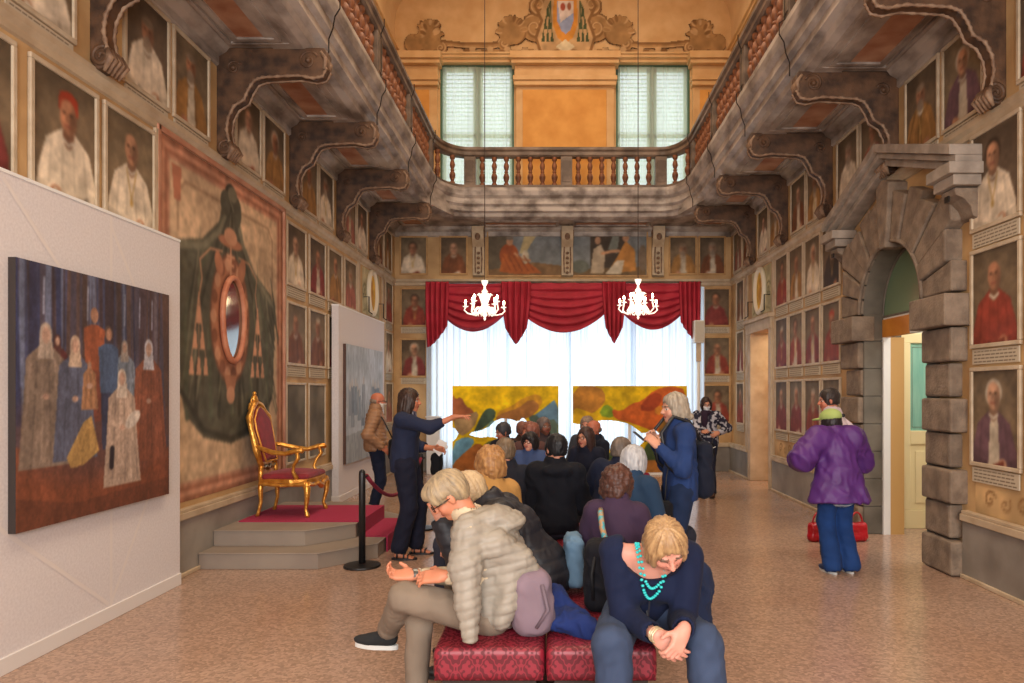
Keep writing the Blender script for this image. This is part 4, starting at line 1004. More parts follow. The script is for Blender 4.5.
# ================= stepped platform, carpet, gilt armchair
M_plat = mat('grey_painted_platform', (132, 118, 106), rough=0.6, col2=(142, 128, 114), scale=3)
M_carpet = mat('magenta_carpet', (150, 28, 62), rough=0.95, col2=(164, 36, 74), scale=90, sheen=0.0, bump=0.3, bscale=400)
M_gold = mat('gilded_wood', (236, 176, 84), rough=0.3, metal=0.72, col2=(196, 128, 48), scale=14, bump=0.3, bscale=40)
M_velvet = mat('crimson_velvet', (112, 14, 26), rough=0.7, col2=(136, 22, 36), scale=10, sheen=0.08)
t = thing('stepped_platform', 'grey two-step platform with clipped corners against the left wall', 'platform', (-2.6, 7.55, 0))
def dais(xr, dy, c, z0, z1):
    P = [(XL+0.052+2.6, -dy), (xr-c+2.6, -dy), (xr+2.6, -dy+c), (xr+2.6, dy-c), (xr-c+2.6, dy), (XL+0.052+2.6, dy)]
    return MB().prism(P, 'z', z0, z1-0.012).prism([(x+(0.012 if x > -0.6 else 0), y*1.014) for x, y in P], 'z', z1-0.012, z1)
dais(-1.74, 1.15, 0.44, 0, 0.15).build('lower_step', M_plat, t, bevel=0.004)
dais(-2.02, 0.87, 0.38, 0.15, 0.30).build('upper_step', M_plat, t, bevel=0.004)
t = thing('carpet_runner', 'magenta carpet covering the platform top and running down its side steps', 'carpet', (-2.6, 7.60, 0.30))
P = [(XL+0.10, 0.300), (-2.000, 0.300), (-2.000, 0.150), (-1.722, 0.150), (-1.722, 0.0)]
Q = [(XL+0.10, 0.312), (-1.985, 0.312), (-1.985, 0.163), (-1.708, 0.163), (-1.708, 0.0)]
m = MB(); poly = [(x+2.6, z-0.30) for x, z in P+Q[::-1]]
m.prism(poly, 'y', -0.50, 0.50); m.build('carpet_pile', M_carpet, t)

TH = thing('throne_armchair', 'gilded carved armchair with crimson velvet seat and back on the platform', 'armchair', (-2.86, 7.58, 0.312), -PI/2-0.02)
# local frame: chair faces +y ; width along x
def cab(pts, r, n=8): return MB().tube(pts, r, n)
for sx in (-1, 1):
    x = sx*0.27
    cab([(x, 0.24, 0.37), (x+sx*0.025, 0.28, 0.30), (x+sx*0.02, 0.275, 0.2), (x-sx*0.01, 0.25, 0.08), (x+sx*0.005, 0.27, 0.025), (x+sx*0.005, 0.285, 0.0)], [0.034, 0.036, 0.026, 0.017, 0.024, 0.016]).build('leg', M_gold, TH, smooth=True)
    x = sx*0.21
    cab([(x, -0.24, 0.37), (x, -0.25, 0.28), (x, -0.245, 0.15), (x, -0.27, 0.04), (x, -0.285, 0.0)], [0.03, 0.028, 0.02, 0.018, 0.022]).build('leg', M_gold, TH, smooth=True)
m = MB()
ap = [(-0.25, -0.25), (-0.32, 0.1), (-0.29, 0.27), (-0.12, 0.31), (0, 0.32), (0.12, 0.31), (0.29, 0.27), (0.32, 0.1), (0.25, -0.25)]
m.prism([(a*1.0, b) for a, b in ap], 'z', 0.355, 0.40)
for sx in (-1, 1):
    m.tube([(sx*0.29, 0.26, 0.35), (sx*0.31, 0.0, 0.335), (sx*0.24, -0.24, 0.35)], [0.03, 0.02, 0.028], 6)
m.tube([(-0.28, 0.28, 0.35), (-0.16, 0.30, 0.325), (-0.08, 0.315, 0.34), (0, 0.32, 0.30), (0.08, 0.315, 0.34), (0.16, 0.30, 0.325), (0.28, 0.28, 0.35)], [0.03, 0.02, 0.024, 0.036, 0.024, 0.02, 0.03], 6)
m.build('seat_rail', M_gold, TH, smooth=False, bevel=0.006)
S = Sdf(); S.box((0, 0.03, 0.415), (0.27, 0.25, 0.035), r=0.03, k=0.02); S.ell((0, 0.03, 0.435), (0.25, 0.235, 0.045), k=0.03)
sdf_obj('seat_cushion', S, 0.012, M_velvet, TH, it=2)
ry_ = lambda z: -0.245-0.20*(z-0.40)      # recline
def backpts(k=1.0, dz=0.0):
    o = [(-0.17, 0.52), (-0.21, 0.70), (-0.235, 0.92), (-0.225, 1.04), (-0.16, 1.10), (-0.09, 1.16), (0, 1.20)]
    o = o+[(-a, b) for a, b in o[::-1][1:]]
    return [(a*k, b+dz) for a, b in o]
bp_ = backpts()
m = MB(); pp = [(x*0.84, 0.86+(z-0.86)*0.87) for x, z in bp_]; n_ = len(pp)
for y_ in (-0.012, 0.035, 0.052):
    k_ = 1.0 if y_ < 0.05 else 0.86
    m.v += [(x*k_, ry_(z)+y_+0.01, 0.86+(z-0.86)*k_) for x, z in pp]
for r in range(2): m.f += [(r*n_+i, r*n_+(i+1) % n_, (r+1)*n_+(i+1) % n_, (r+1)*n_+i) for i in range(n_)]
m.f += [tuple(range(n_))[::-1], tuple(range(2*n_, 3*n_))]; m.m = [0]*len(m.f)
m.build('back_pad', M_velvet, TH, bevel=0.01)
m = MB(); fr = [(a, ry_(b)+0.012, b) for a, b in bp_]
m.tube([fr[0]]+fr, [0.026]+[0.028+0.010*(i % 2) for i in range(len(fr))], 8)
m.tube([(a*0.82, ry_(b)+0.05, 0.86+(b-0.86)*0.86) for a, b in bp_], 0.011, 6, closed=True)
for sx in (-1, 1): m.tube([(sx*0.20, -0.245, 0.38), (sx*0.19, ry_(0.46), 0.46), (sx*0.17, ry_(0.53)+0.012, 0.53)], [0.03, 0.024, 0.028], 8)
m.build('back_frame', M_gold, TH, smooth=True)
M_silver = mat('worn_silver_gilt', (206, 188, 150), rough=0.3, metal=0.8, col2=(170, 130, 70), scale=20, bump=0.3, bscale=50)
m = MB()
m.tube([(-0.17, ry_(0.53)+0.012, 0.53), (-0.1, ry_(0.5), 0.50), (-0.05, ry_(0.5), 0.52), (0, ry_(0.5), 0.485), (0.05, ry_(0.5), 0.52), (0.1, ry_(0.5), 0.50), (0.17, ry_(0.53)+0.012, 0.53)], [0.02, 0.024, 0.018, 0.03, 0.018, 0.024, 0.02], 7)
m.build('lower_back_rail', M_silver, TH, smooth=True)
m = MB(); yb = ry_(1.22)
m.ball((0, yb, 1.23), (0.055, 0.035, 0.05)).ball((0, yb, 1.29), (0.022, 0.02, 0.025))
for sx in (-1, 1): m.tube([(sx*a, yb, b) for a, b in spiral(0.055, 1.215, 0.038, 1.2, 2.4)], 0.012, 6); m.tube([(sx*0.15, yb+0.01, 1.12), (sx*0.10, yb, 1.175), (sx*0.05, yb, 1.20)], [0.014, 0.02, 0.014], 6)
m.build('crest', M_gold, TH, smooth=True)
for sx in (-1, 1):
    m = MB()
    m.tube([(sx*0.21, ry_(0.74)+0.01, 0.74), (sx*0.26, -0.22, 0.72), (sx*0.315, -0.08, 0.68), (sx*0.30, 0.06, 0.665), (sx*0.33, 0.17, 0.70), (sx*0.335, 0.235, 0.705), (sx*0.335, 0.255, 0.685)], [0.022, 0.024, 0.028, 0.024, 0.026, 0.03, 0.018], 8)
    m.build('armrest', M_gold, TH, smooth=True)
    MB().tube([(sx*0.325, 0.18, 0.69), (sx*0.335, 0.20, 0.62), (sx*0.32, 0.15, 0.55), (sx*0.295, 0.13, 0.48), (sx*0.29, 0.17, 0.40)], [0.02, 0.022, 0.017, 0.018, 0.026], 8).build('arm_support', M_gold, TH, smooth=True)

# ================= rope barrier
M_black = mat('black_powder_coat', (22, 22, 24), rough=0.4)
M_rope = mat('crimson_rope', (140, 24, 56), rough=0.8, bump=0.5, bscale=120, col2=(120, 18, 44), scale=60)
def stanchion(x, y, label):
    t = thing('barrier_post', label, 'barrier post', (x, y, 0), 0, 'black barrier posts')
    MB().lathe([(0.165, 0), (0.17, 0.008), (0.165, 0.02), (0.04, 0.032)], n=28).build('base', M_black, t, smooth=False)
    MB().lathe([(0.031, 0.03), (0.031, 0.86), (0.027, 0.885), (0.012, 0.9)], n=16).build('post', M_black, t, smooth=True)
    MB().tube([(0, 0, 0.83), (0.045, 0.03, 0.84)], 0.009, 6).build('rope_hook', M_black, t, smooth=True)
stanchion(-1.80, 6.50, 'black barrier post in front of the stepped platform')
stanchion(-1.60, 8.28, 'black barrier post behind the standing guide')
m = MB(); q = [(-1.77+0.18*k/16, 6.54+1.70*k/16, 0.84-0.30*math.sin(PI*k/16)**0.9) for k in range(17)]
m.tube(q, 0.019, 8); o = m.build('barrier_rope', M_rope, None, smooth=True); prop(o, 'sagging crimson rope hung between the two black barrier posts', 'rope')

# ================= curtains of the end window
def sheer_mat(name, col, trn):
    m = bpy.data.materials.new(name); m.use_nodes = True; nt = m.node_tree; N = nt.nodes; L = nt.links
    N.remove(N['Principled BSDF']); out = N['Material Output']
    d = N.new('ShaderNodeBsdfDiffuse'); d.inputs[0].default_value = rgba(col); tl = N.new('ShaderNodeBsdfTranslucent'); tl.inputs[0].default_value = rgba(col)
    tr = N.new('ShaderNodeBsdfTransparent'); m1 = N.new('ShaderNodeMixShader'); m1.inputs[0].default_value = 0.65; m2 = N.new('ShaderNodeMixShader'); m2.inputs[0].default_value = trn
    L.new(d.outputs[0], m1.inputs[1]); L.new(tl.outputs[0], m1.inputs[2]); L.new(m1.outputs[0], m2.inputs[1]); L.new(tr.outputs[0], m2.inputs[2]); L.new(m2.outputs[0], out.inputs[0])
    return m
M_sheer = sheer_mat('white_sheer_cloth', (228, 238, 248), 0.07)
M_sheer2 = sheer_mat('upper_sheer_cloth', (236, 238, 226), 0.42)
def sheer(name, x0, x1, y, z0, z1, lam, amp, label, seed, mt, group, flare=None):
    n = int((x1-x0)/lam*9)
    def fn(u, v):
        x = x0+(x1-x0)*u; ph = 2*PI*(x-x0)/lam
        a = amp*(0.7+0.5*np.sin(u*17+seed)+0.3*np.sin(u*41+seed*2)); 
        return x+0.35*amp*np.sin(2*ph+seed), y+a*np.sin(ph+2.2*np.sin(u*9+seed)+0.8*np.sin(u*31+seed))*(0.55+0.45*v), z1+(z0-z1)*v
    V, Q = sheet(fn, n, 6)
    o = mesh_obj(name, V, Q, mt, None, True); return prop(o, label, 'curtain', group)
sx = [WX0-0.12, -0.98, 0.28, 1.55, WX1+0.08]
nm = ['leftmost long white sheer curtain of the end window', 'white sheer curtain left of centre behind the yellow mountain painting', 'white sheer curtain right of centre behind the orange mountain painting', 'rightmost long white sheer curtain beside the loudspeaker pole']
for k in range(4): sheer('sheer_curtain', sx[k]-0.03, sx[k+1]+0.03, YF-0.12-0.03*(k % 2), 0.03, 3.76, 0.135, 0.045, nm[k], k*1.7+1, M_sheer, 'long white sheer curtains')
for k, (a, b) in enumerate(UWX):
    sheer('sheer_curtain', a+0.02, (a+b)/2+0.02, YF+0.07, 5.62, 8.33, 0.10, 0.015, f'white sheer curtain, left half of the {["left", "right"][k]} upper window', k+3, M_sheer2, 'upper window curtains')
    sheer('sheer_curtain', (a+b)/2-0.02, b-0.02, YF+0.09, 5.62, 8.33, 0.10, 0.015, f'white sheer curtain, right half of the {["left", "right"][k]} upper window', k+7, M_sheer2, 'upper window curtains')
M_shut = mat('green_white_shutter', (176, 206, 190), rough=0.6)
M_gframe = mat('green_window_frame', (72, 104, 84), rough=0.6)
for k, (a, b) in enumerate(UWX):
    m = MB(); m.box(a, a+0.04, YF+0.02, YF+0.15, 5.6, 8.38); m.box(b-0.04, b, YF+0.02, YF+0.15, 5.6, 8.38); m.box(a+0.04, b-0.04, YF+0.11, YF+0.15, 8.33, 8.38); m.box((a+b)/2-0.04, (a+b)/2+0.04, YF+0.12, YF+0.15, 5.6, 8.33)
    structure(m, f'window_{k+2}', M_gframe)
    t = thing('louvred_shutter', f'pale green louvred shutters behind the {["left", "right"][k]} upper window curtain', 'shutter', ((a+b)/2, YF+0.20, 5.6), 0, 'louvred shutters')
    for s in (-1, 1):
        cx_ = s*(b-a)/4; hw = (b-a)/4-0.03
        m = MB(); m.box(cx_-hw, cx_-hw+0.07, -0.02, 0.02, 0, 2.74); m.box(cx_+hw-0.07, cx_+hw, -0.02, 0.02, 0, 2.74)
        for z in (0, 1.3, 2.66): m.box(cx_-hw, cx_+hw, -0.02, 0.02, z, z+0.08)
        for z in np.arange(0.12, 2.62, 0.085):
            m.add([(cx_-hw+0.07, -0.02, z), (cx_+hw-0.07, -0.02, z), (cx_+hw-0.07, 0.02, z+0.045), (cx_-hw+0.07, 0.02, z+0.045)], [(0, 1, 2, 3)])
        m.build('shutter_leaf', M_shut, t)
m = MB()
for x in (WX0, -1.15, 0.17, 1.52, WX1): m.box(x-0.05, x+0.05, YF+0.16, YF+0.24, 0.12, WZ)
for z in (0.12, 2.9, WZ-0.1): m.box(WX0, WX1, YF+0.16, YF+0.24, z, z+0.09)
structure(m, 'window_1', M_whitewood)
# red valance: swags and tails
M_vel = mat('crimson_drape_cloth', (146, 22, 40), rough=0.75, col2=(166, 30, 52), scale=4, sheen=0.0)
YV = YF-0.36
def swag(x0, x1, drop_e, drop_c, label, seed):
    zt = 3.79
    def fn(u, v):
        c = np.sin(PI*u)**0.8; bot = zt-(drop_e+(drop_c-drop_e)*c)
        z = zt+(bot-zt)*(v**0.9)
        fold = np.sin(2*PI*(v*5.5+0.25*np.sin(PI*u)+seed))
        y = YV-0.03-0.11*c*np.sin(PI*np.clip(v, 0, 1)*0.8)-0.026*fold*(0.25+c)*(v > 0.02)-0.012*np.sin(u*23+seed+v*7)
        return x0+(x1-x0)*u, y, z-0.012*fold*c
    V, Q = sheet(fn, 48, 60)
    o = mesh_obj('valance_swag', V, Q, M_vel, None, True); o.modifiers.new('thickness', 'SOLIDIFY').thickness = 0.006
    prop(o, label, 'drapery', 'crimson valance swags')
def tail(x0, x1, zl, label, side):
    zt = 3.80
    def fn(u, v):
        bot = zl+(0.55*abs(0.5-0)*0 if side == 0 else 0)
        if side == 0: b = zl+0.32*np.abs(2*u-1)**1.2
        elif side < 0: b = zl+0.42*u**1.5
        else: b = zl+0.42*(1-u)**1.5
        nar = 1-0.30*v*(0.5-abs(0.5-0.5))*0
        xm = (x0+x1)/2; wv = (x1-x0)/2*(1.0-0.28*v*v) if side == 0 else (x1-x0)/2*(1.0-0.15*v*v)
        x = xm+(2*u-1)*wv
        y = YV-0.16-0.035*np.sin(2*PI*u*4.5)-0.012*np.sin(2*PI*u*9+3*v)-0.02*np.sin(PI*u)
        return x, y, zt+(b-zt)*v
    V, Q = sheet(fn, 60, 30)
    o = mesh_obj('valance_tail', V, Q, M_vel, None, True); o.modifiers.new('thickness', 'SOLIDIFY').thickness = 0.006
    prop(o, label, 'drapery', 'crimson valance tails')
swag(-2.32, -0.98, 0.55, 0.98, 'left crimson swag of the window valance behind a chandelier', 0.1)
swag(-0.72, 1.02, 0.55, 0.98, 'middle crimson swag of the window valance', 0.6)
swag(1.26, 2.60, 0.50, 0.93, 'right crimson swag of the window valance behind a chandelier', 0.3)
tail(-2.58, -2.12, 2.50, 'leftmost crimson pleated tail hanging from the valance', -1)
tail(-1.08, -0.50, 2.56, 'crimson pleated tail between left and middle swags', 0)
tail(0.92, 1.38, 2.58, 'crimson pleated tail between middle and right swags', 0)
tail(2.44, 2.86, 2.58, 'rightmost crimson pleated tail hanging from the valance', 1)
o = MB().box(-2.60, 2.90, YV-0.04, YF, 3.795, 3.83).build('valance_board', M_bracket, None, bevel=0.004); prop(o, 'thin dark board carrying the crimson valance above the end window', 'valance board')

# ================= cut-out mountain landscapes standing before the curtains
def rounded(pts, n=2):
    for _ in range(n):
        q = []
        for i in range(len(pts)):
            a, b = pts[i], pts[(i+1) % len(pts)]; q += [(a[0]*.75+b[0]*.25, a[1]*.75+b[1]*.25), (a[0]*.25+b[0]*.75, a[1]*.25+b[1]*.75)]
        pts = q
    return pts
def landscape(x, w, h, z, label, shapes, holes, seed, y):
    p = Pic(w, h, int(w*110), int(h*110), (214, 178, 12), seed); p.A[:] = True; p.noise(0.10, 1.5, sx=0.6)
    for c_, pts in shapes: 
        pts = rounded(pts, 1)
        p.poly([(a*w, b*h) for a, b in pts], c_)
    p.blur(2); p.noise(0.14, 4); p.noise(0.10, 11); keep = np.ones(p.A.shape, bool)
    for pts in holes:
        pts = rounded(pts, 1)
        q = Pic(w, h, p.nx, p.ny); q.poly([(a*w, b*h) for a, b in pts], (0, 0, 0)); keep &= ~q.A
    o = p.obj('mountain_painting', M_pic, None, (0, 0, 0), keep=keep, thick=0.03)
    o.location = (x, y, z); prop(o, label, 'painting', 'cut-out mountain paintings')
G1 = [((168, 98, 62), [(0, 0.55), (0, 0.93), (0.03, 0.84), (0.08, 0.88), (0.13, 0.76), (0.18, 0.74), (0.24, 0.62), (0.10, 0.50)]),
      ((160, 132, 92), [(0, 0.62), (0.12, 0.66), (0.26, 0.72), (0.20, 0.5), (0.06, 0.4)]),
      ((196, 144, 40), [(0.42, 0.70), (0.55, 0.76), (0.66, 0.86), (0.82, 0.92), (0.86, 0.78), (0.70, 0.66), (0.42, 0.60)]),
      ((160, 108, 56), [(0.38, 0.62), (0.50, 0.70), (0.62, 0.74), (0.74, 0.86), (0.84, 0.76), (0.72, 0.62), (0.5, 0.58)]),
      ((96, 132, 158), [(0.72, 0.62), (0.84, 0.72), (1.0, 0.88), (1.0, 0.30), (0.8, 0.48)]), ((84, 104, 92), [(0.70, 0.62), (0.78, 0.68), (0.84, 0.60), (1.0, 0.62), (1, 0.3), (0.84, 0.46)]),
      ((64, 84, 68), [(0.20, 0.46), (0.27, 0.66), (0.33, 0.75), (0.41, 0.72), (0.40, 0.62), (0.30, 0.52), (0.16, 0.40)]), ((104, 140, 132), [(0.30, 0.5), (0.38, 0.62), (0.42, 0.56), (0.34, 0.46)]),
      ((98, 146, 172), [(0, 0.0), (0, 0.34), (0.12, 0.42), (0.22, 0.38), (0.16, 0.26), (0.06, 0.12)]), ((160, 96, 44), [(0, 0), (0, 0.10), (0.14, 0.26), (0.24, 0.35), (0.32, 0.28), (0.5, 0.24), (1, 0.2), (1, 0)]),
      ((86, 96, 58), [(0.28, 0.30), (0.36, 0.38), (0.44, 0.34), (0.5, 0.28), (0.34, 0.26)])]
landscape(-0.99, 2.08, 1.70, 0.04, 'cut-out yellow mountain painting with blue slope, left one before the sheer curtains', G1,
          [[(0.13, 0.45), (0.32, 0.50), (0.42, 0.62), (0.55, 0.62), (0.62, 0.58), (0.66, 0.64), (0.70, 0.60), (0.74, 0.46), (0.84, 0.40), (0.90, 0.32), (0.6, 0.30), (0.46, 0.38), (0.36, 0.42), (0.24, 0.40)], [(-0.1, 0.58), (0.07, 0.48), (0.02, 0.36), (-0.1, 0.3)]], 41, 13.72)
G2 = [((170, 116, 44), [(0, 0.62), (0, 1.0), (0.24, 1.0), (0.30, 0.86), (0.24, 0.74), (0.12, 0.64)]), ((206, 164, 24), [(0, 0.58), (0, 0.76), (0.14, 0.70), (0.24, 0.64), (0.12, 0.56)]),
      ((120, 148, 40), [(0.22, 0.66), (0.28, 0.80), (0.36, 0.74), (0.36, 0.62)]), ((188, 92, 36), [(0.34, 0.74), (0.42, 0.70), (0.52, 0.80), (0.60, 0.82), (0.72, 0.96), (0.86, 1.0), (1, 0.96), (1, 0.5), (0.74, 0.46), (0.5, 0.58), (0.36, 0.62)]),
      ((150, 62, 30), [(0.56, 0.72), (0.70, 0.94), (0.80, 0.88), (0.72, 0.7)]), ((196, 128, 44), [(0.72, 0.76), (0.82, 0.78), (0.84, 0.68), (0.72, 0.66)]), ((124, 88, 34), [(0.74, 0.48), (0.8, 0.66), (1, 0.62), (1, 0.3), (0.8, 0.36)]),
      ((66, 84, 46), [(0, 0.0), (0, 0.28), (0.14, 0.36), (0.28, 0.22), (0.6, 0.2), (0.66, 0.36), (0.74, 0.42), (0.80, 0.30), (0.86, 0.0)]), ((168, 110, 48), [(0, 0), (0, 0.16), (0.16, 0.22), (0.3, 0.12), (1, 0.16), (1, 0)]), ((150, 150, 40), [(0.80, 0.30), (0.84, 0.46), (1, 0.5), (1, 0.2)])]
landscape(1.45, 2.24, 1.70, 0.04, 'cut-out orange mountain painting with olive slopes, right one before the sheer curtains', G2,
          [[(-0.1, 0.60), (0.10, 0.54), (0.22, 0.60), (0.36, 0.60), (0.50, 0.56), (0.56, 0.50), (0.62, 0.44), (0.70, 0.50), (0.76, 0.46), (0.80, 0.34), (0.74, 0.44), (0.64, 0.38), (0.55, 0.26), (0.30, 0.26), (0.14, 0.38), (0.0, 0.32), (-0.1, 0.4)]], 43, 13.74)
for k, (x, wd) in enumerate(((-0.99, 2.0), (1.45, 2.1))):
    t = thing('easel_rail', f'low white support rail under the {["left", "right"][k]} cut-out mountain painting', 'support', (x, 13.80, 0), 0, 'painting support rails')
    MB().box(-wd/2, wd/2, -0.12, 0.10, 0, 0.035).build('foot_rail', M_whitewood, t, bevel=0.004)
    MB().box(-0.03, 0.03, 0.0, 0.03, 0.035, 1.2).build('upright', M_whitewood, t, bevel=0.004)
# acrylic-white plinth left, loudspeaker right
M_acr = mat('frosted_white_plinth', (216, 218, 220), rough=0.3, col2=(226, 228, 230), scale=3)
t = thing('plinth_box', 'tall white plinth standing at the left foot of the window curtains', 'plinth', (-2.42, 13.9, 0))
MB().box(-0.13, 0.13, -0.12, 0.12, 0, 1.12).build('plinth_body', M_acr, t, bevel=0.006); MB().box(-0.15, 0.15, -0.14, 0.14, 1.12, 1.14).build('plinth_top', M_acr, t)
M_spk = mat('white_speaker_shell', (216, 212, 204), rough=0.5)
t = thing('column_loudspeaker', 'white loudspeaker on a slim pole right of the window curtains', 'loudspeaker', (2.80, 13.75, 0))
MB().box(-0.10, 0.10, -0.10, 0.10, 2.58, 3.02).build('speaker_box', M_spk, t, bevel=0.012); MB().box(-0.085, 0.085, -0.108, -0.10, 2.60, 3.0).build('grille', mat('beige_grille', (190, 182, 168), rough=0.8, bump=0.6, bscale=300), t)
MB().box(-0.045, 0.045, -0.04, 0.04, 2.22, 2.58).build('bracket_box', M_trimstone, t, bevel=0.01)
MB().tube([(0, 0, 0.02), (0, 0, 2.3)], 0.028, 10).build('pole', M_spk, t, smooth=True); MB().lathe([(0.2, 0), (0.2, 0.015), (0.03, 0.03)], n=20).build('base', M_spk, t)

# ================= chandeliers
M_murano = mat('white_blown_glass', (250, 244, 236), rough=0.12, spec=0.8, emit=(255, 240, 218), estr=0.8)  # glass emits by itself, standing in for the glow around the bulbs
M_bulb = mat('lit_bulb', (255, 240, 220), emit=(255, 226, 180), estr=30.0)
M_wire = mat('suspension_wire', (58, 42, 34), rough=0.6)
CH = thing('chandelier', 'white blown-glass chandelier hanging at left before the valance', 'chandelier', (-1.12, 11.0, 2.74), 0, 'white glass chandeliers')
MB().lathe([(0.006, 0), (0.022, 0.03), (0.012, 0.05), (0.045, 0.09), (0.03, 0.12), (0.06, 0.17), (0.075, 0.20), (0.045, 0.25), (0.02, 0.28), (0.03, 0.31), (0.02, 0.36), (0.016, 0.40), (0.04, 0.44), (0.05, 0.46), (0.02, 0.50), (0.016, 0.54), (0.03, 0.56), (0.05, 0.60), (0.055, 0.63), (0.01, 0.635)], n=16).build('stem', M_murano, CH, smooth=True)
for k in range(8):
    a = 2*PI*k/8+0.2; c_, s_ = math.cos(a), math.sin(a); R = 0.30 if k % 2 == 0 else 0.25; zz = 0.20 if k % 2 == 0 else 0.27
    arm = MB().tube([(c_*r, s_*r, z) for r, z in ((0.04, 0.20), (0.10, 0.13), (0.18, 0.09), (R-0.03, 0.11), (R+0.02, 0.16), (R, zz))], 0.011, 7)
    arm.lathe([(0.008, 0), (0.04, 0.012), (0.046, 0.02), (0.014, 0.024), (0.014, 0.06)], (c_*R, s_*R, zz), 10)
    ao = arm.build('arm', M_murano, CH, smooth=True)
    MB().lathe([(0.009, 0), (0.018, 0.02), (0.016, 0.035), (0.003, 0.062)], (c_*R, s_*R, zz+0.06), 8).build('bulb', M_bulb, ao, smooth=True)
    lf = MB()
    for q in range(2):
        b = a+0.25+q*0.3; lf.tube([(math.cos(b)*r, math.sin(b)*r, z) for r, z in ((0.03, 0.24), (0.07, 0.36), (0.10, 0.42), (0.13, 0.40))], [0.010, 0.014, 0.009, 0.003], 5)
        lf.tube([(math.cos(b)*r, math.sin(b)*r, z) for r, z in ((0.05, 0.2), (0.13, 0.2), (0.17, 0.14), (0.16, 0.08))], [0.010, 0.013, 0.010, 0.004], 5)
    lf.build('glass_leaf', M_murano, CH, smooth=True)
MB().tube([(0, 0, 0.63), (0, 0, 7.56)], 0.007, 6).build('suspension_wire', M_wire, CH)
C2 = copy_tree(CH); C2.location = (1.29, 11.0, 2.76); C2['label'] = 'white blown-glass chandelier hanging at right before the valance'
for ch in C2.children:
    if ch.name.startswith('suspension_wire'): pass
def point(name, loc, power, col, r=0.12):
    l = bpy.data.lights.new(name, 'POINT'); l.energy = power; l.color = col; l.shadow_soft_size = r
    o = bpy.data.objects.new(name, l); COL.objects.link(o); o.location = loc; return o
point('chandelier_light', (-1.12, 11.0, 3.12), 18, (1.0, 0.82, 0.58)); point('chandelier_light', (1.29, 11.0, 3.14), 18, (1.0, 0.82, 0.58))

# ================= red damask ottomans
def damask():
    m = mat('crimson_damask', (132, 20, 32), rough=0.55, sheen=0.0, bump=0.1, bscale=300)
    nt = m.node_tree; N = nt.nodes; L = nt.links; b = N['Principled BSDF']
    tc = N.new('ShaderNodeTexCoord'); sp = N.new('ShaderNodeSeparateXYZ'); L.new(tc.outputs['Object'], sp.inputs[0])
    def M(op, a, b_=None, c=None):
        n = N.new('ShaderNodeMath'); n.operation = op
        for i, v in enumerate((a, b_, c)):
            if v is None: continue
            if isinstance(v, (int, float)): n.inputs[i].default_value = v
            else: L.new(v, n.inputs[i])
        return n.outputs[0]
    # u runs round the block, v runs over top and down the side
    u = M('MULTIPLY', M('ADD', sp.outputs['X'], 0.0), 2*PI/0.10)
    vv = M('MULTIPLY', M('ADD', sp.outputs['Z'], sp.outputs['Y']), 2*PI/0.15)
    a = M('COSINE', u); c = M('COSINE', vv)
    lat = M('ADD', a, c)                                   # ogee lattice
    lat2 = M('ABSOLUTE', M('ADD', lat, M('MULTIPLY', M('MULTIPLY', M('COSINE', M('MULTIPLY', u, 3.0)), M('COSINE', M('MULTIPLY', vv, 3.0))), 0.35)))
    band = M('LESS_THAN', lat2, 0.22)
    flo = M('MULTIPLY', M('SINE', M('MULTIPLY', u, 2.5)), M('SINE', M('MULTIPLY', vv, 3.5)))
    pet = M('GREATER_THAN', M('ADD', M('ABSOLUTE', lat), M('MULTIPLY', flo, 0.8)), 1.15)
    s = M('MINIMUM', M('ADD', band, pet), 1.0)
    mx = N.new('ShaderNodeMix'); mx.data_type = 'RGBA'; L.new(s, mx.inputs['Factor']); mx.inputs['A'].default_value = rgba((92, 11, 26)); mx.inputs['B'].default_value = rgba((132, 30, 46))
    L.new(mx.outputs['Result'], b.inputs['Base Color'])
    mr = N.new('ShaderNodeMapRange'); mr.inputs['To Min'].default_value = 0.62; mr.inputs['To Max'].default_value = 0.38; L.new(s, mr.inputs['Value']); L.new(mr.outputs[0], b.inputs['Roughness'])
    return m
M_dam = damask(); M_base = mat('dark_wood_base', (42, 26, 20), rough=0.6); M_redcloth = mat('plain_red_cloth', (150, 36, 30), rough=0.75, col2=(128, 28, 26), scale=3, stretch=(1, 1, 30), bump=0.1, bscale=120)
def ottoman(x, y, w, d, label, fine=True, full=False):
    t = thing('damask_ottoman', label, 'ottoman', (x, y, 0), 0, 'red upholstered ottomans')
    S = Sdf(); z0 = 0.285 if not full else 0.05; zc = (0.445+z0)/2
    S.box((0, 0, zc), (w/2, d/2, (0.445-z0)/2), r=0.028, k=0.01); S.ell((0, 0, 0.425), (w/2*0.92, d/2*0.92, 0.035), k=0.03)
    sdf_obj('upholstered_block', S, 0.014 if fine else 0.022, M_dam, t, it=2)
    MB().box(-w/2+0.04, w/2-0.04, -d/2+0.04, d/2-0.04, 0.05 if not full else 0.0, z0+0.01).build('base', M_base, t)
    if not full:
        for a in (-1, 1):
            for b in (-1, 1): MB().cbox((a*(w/2-0.07), b*(d/2-0.07), 0.03), (0.025, 0.025, 0.03)).build('foot', M_base, t)
    m = MB(); q = w/2-0.012; r_ = d/2-0.012
    for z in (z0+0.012,): m.tube([(-q, -r_, z), (q, -r_, z), (q, r_, z), (-q, r_, z)], 0.006, 6, closed=True)
    m.build('piping', M_dam, t, smooth=True)
ottoman(-0.31, 3.86, 0.515, 1.30, 'red damask ottoman under the woman in silver quilted jacket')
ottoman(0.21, 3.86, 0.515, 1.30, 'red damask ottoman under the woman with turquoise necklace')
ottoman(-0.26, 5.82, 0.515, 1.0, 'red ottoman in the middle of the seated group, left one', False, True)
ottoman(0.26, 5.82, 0.515, 1.0, 'red ottoman in the middle of the seated group, right one', False, True)
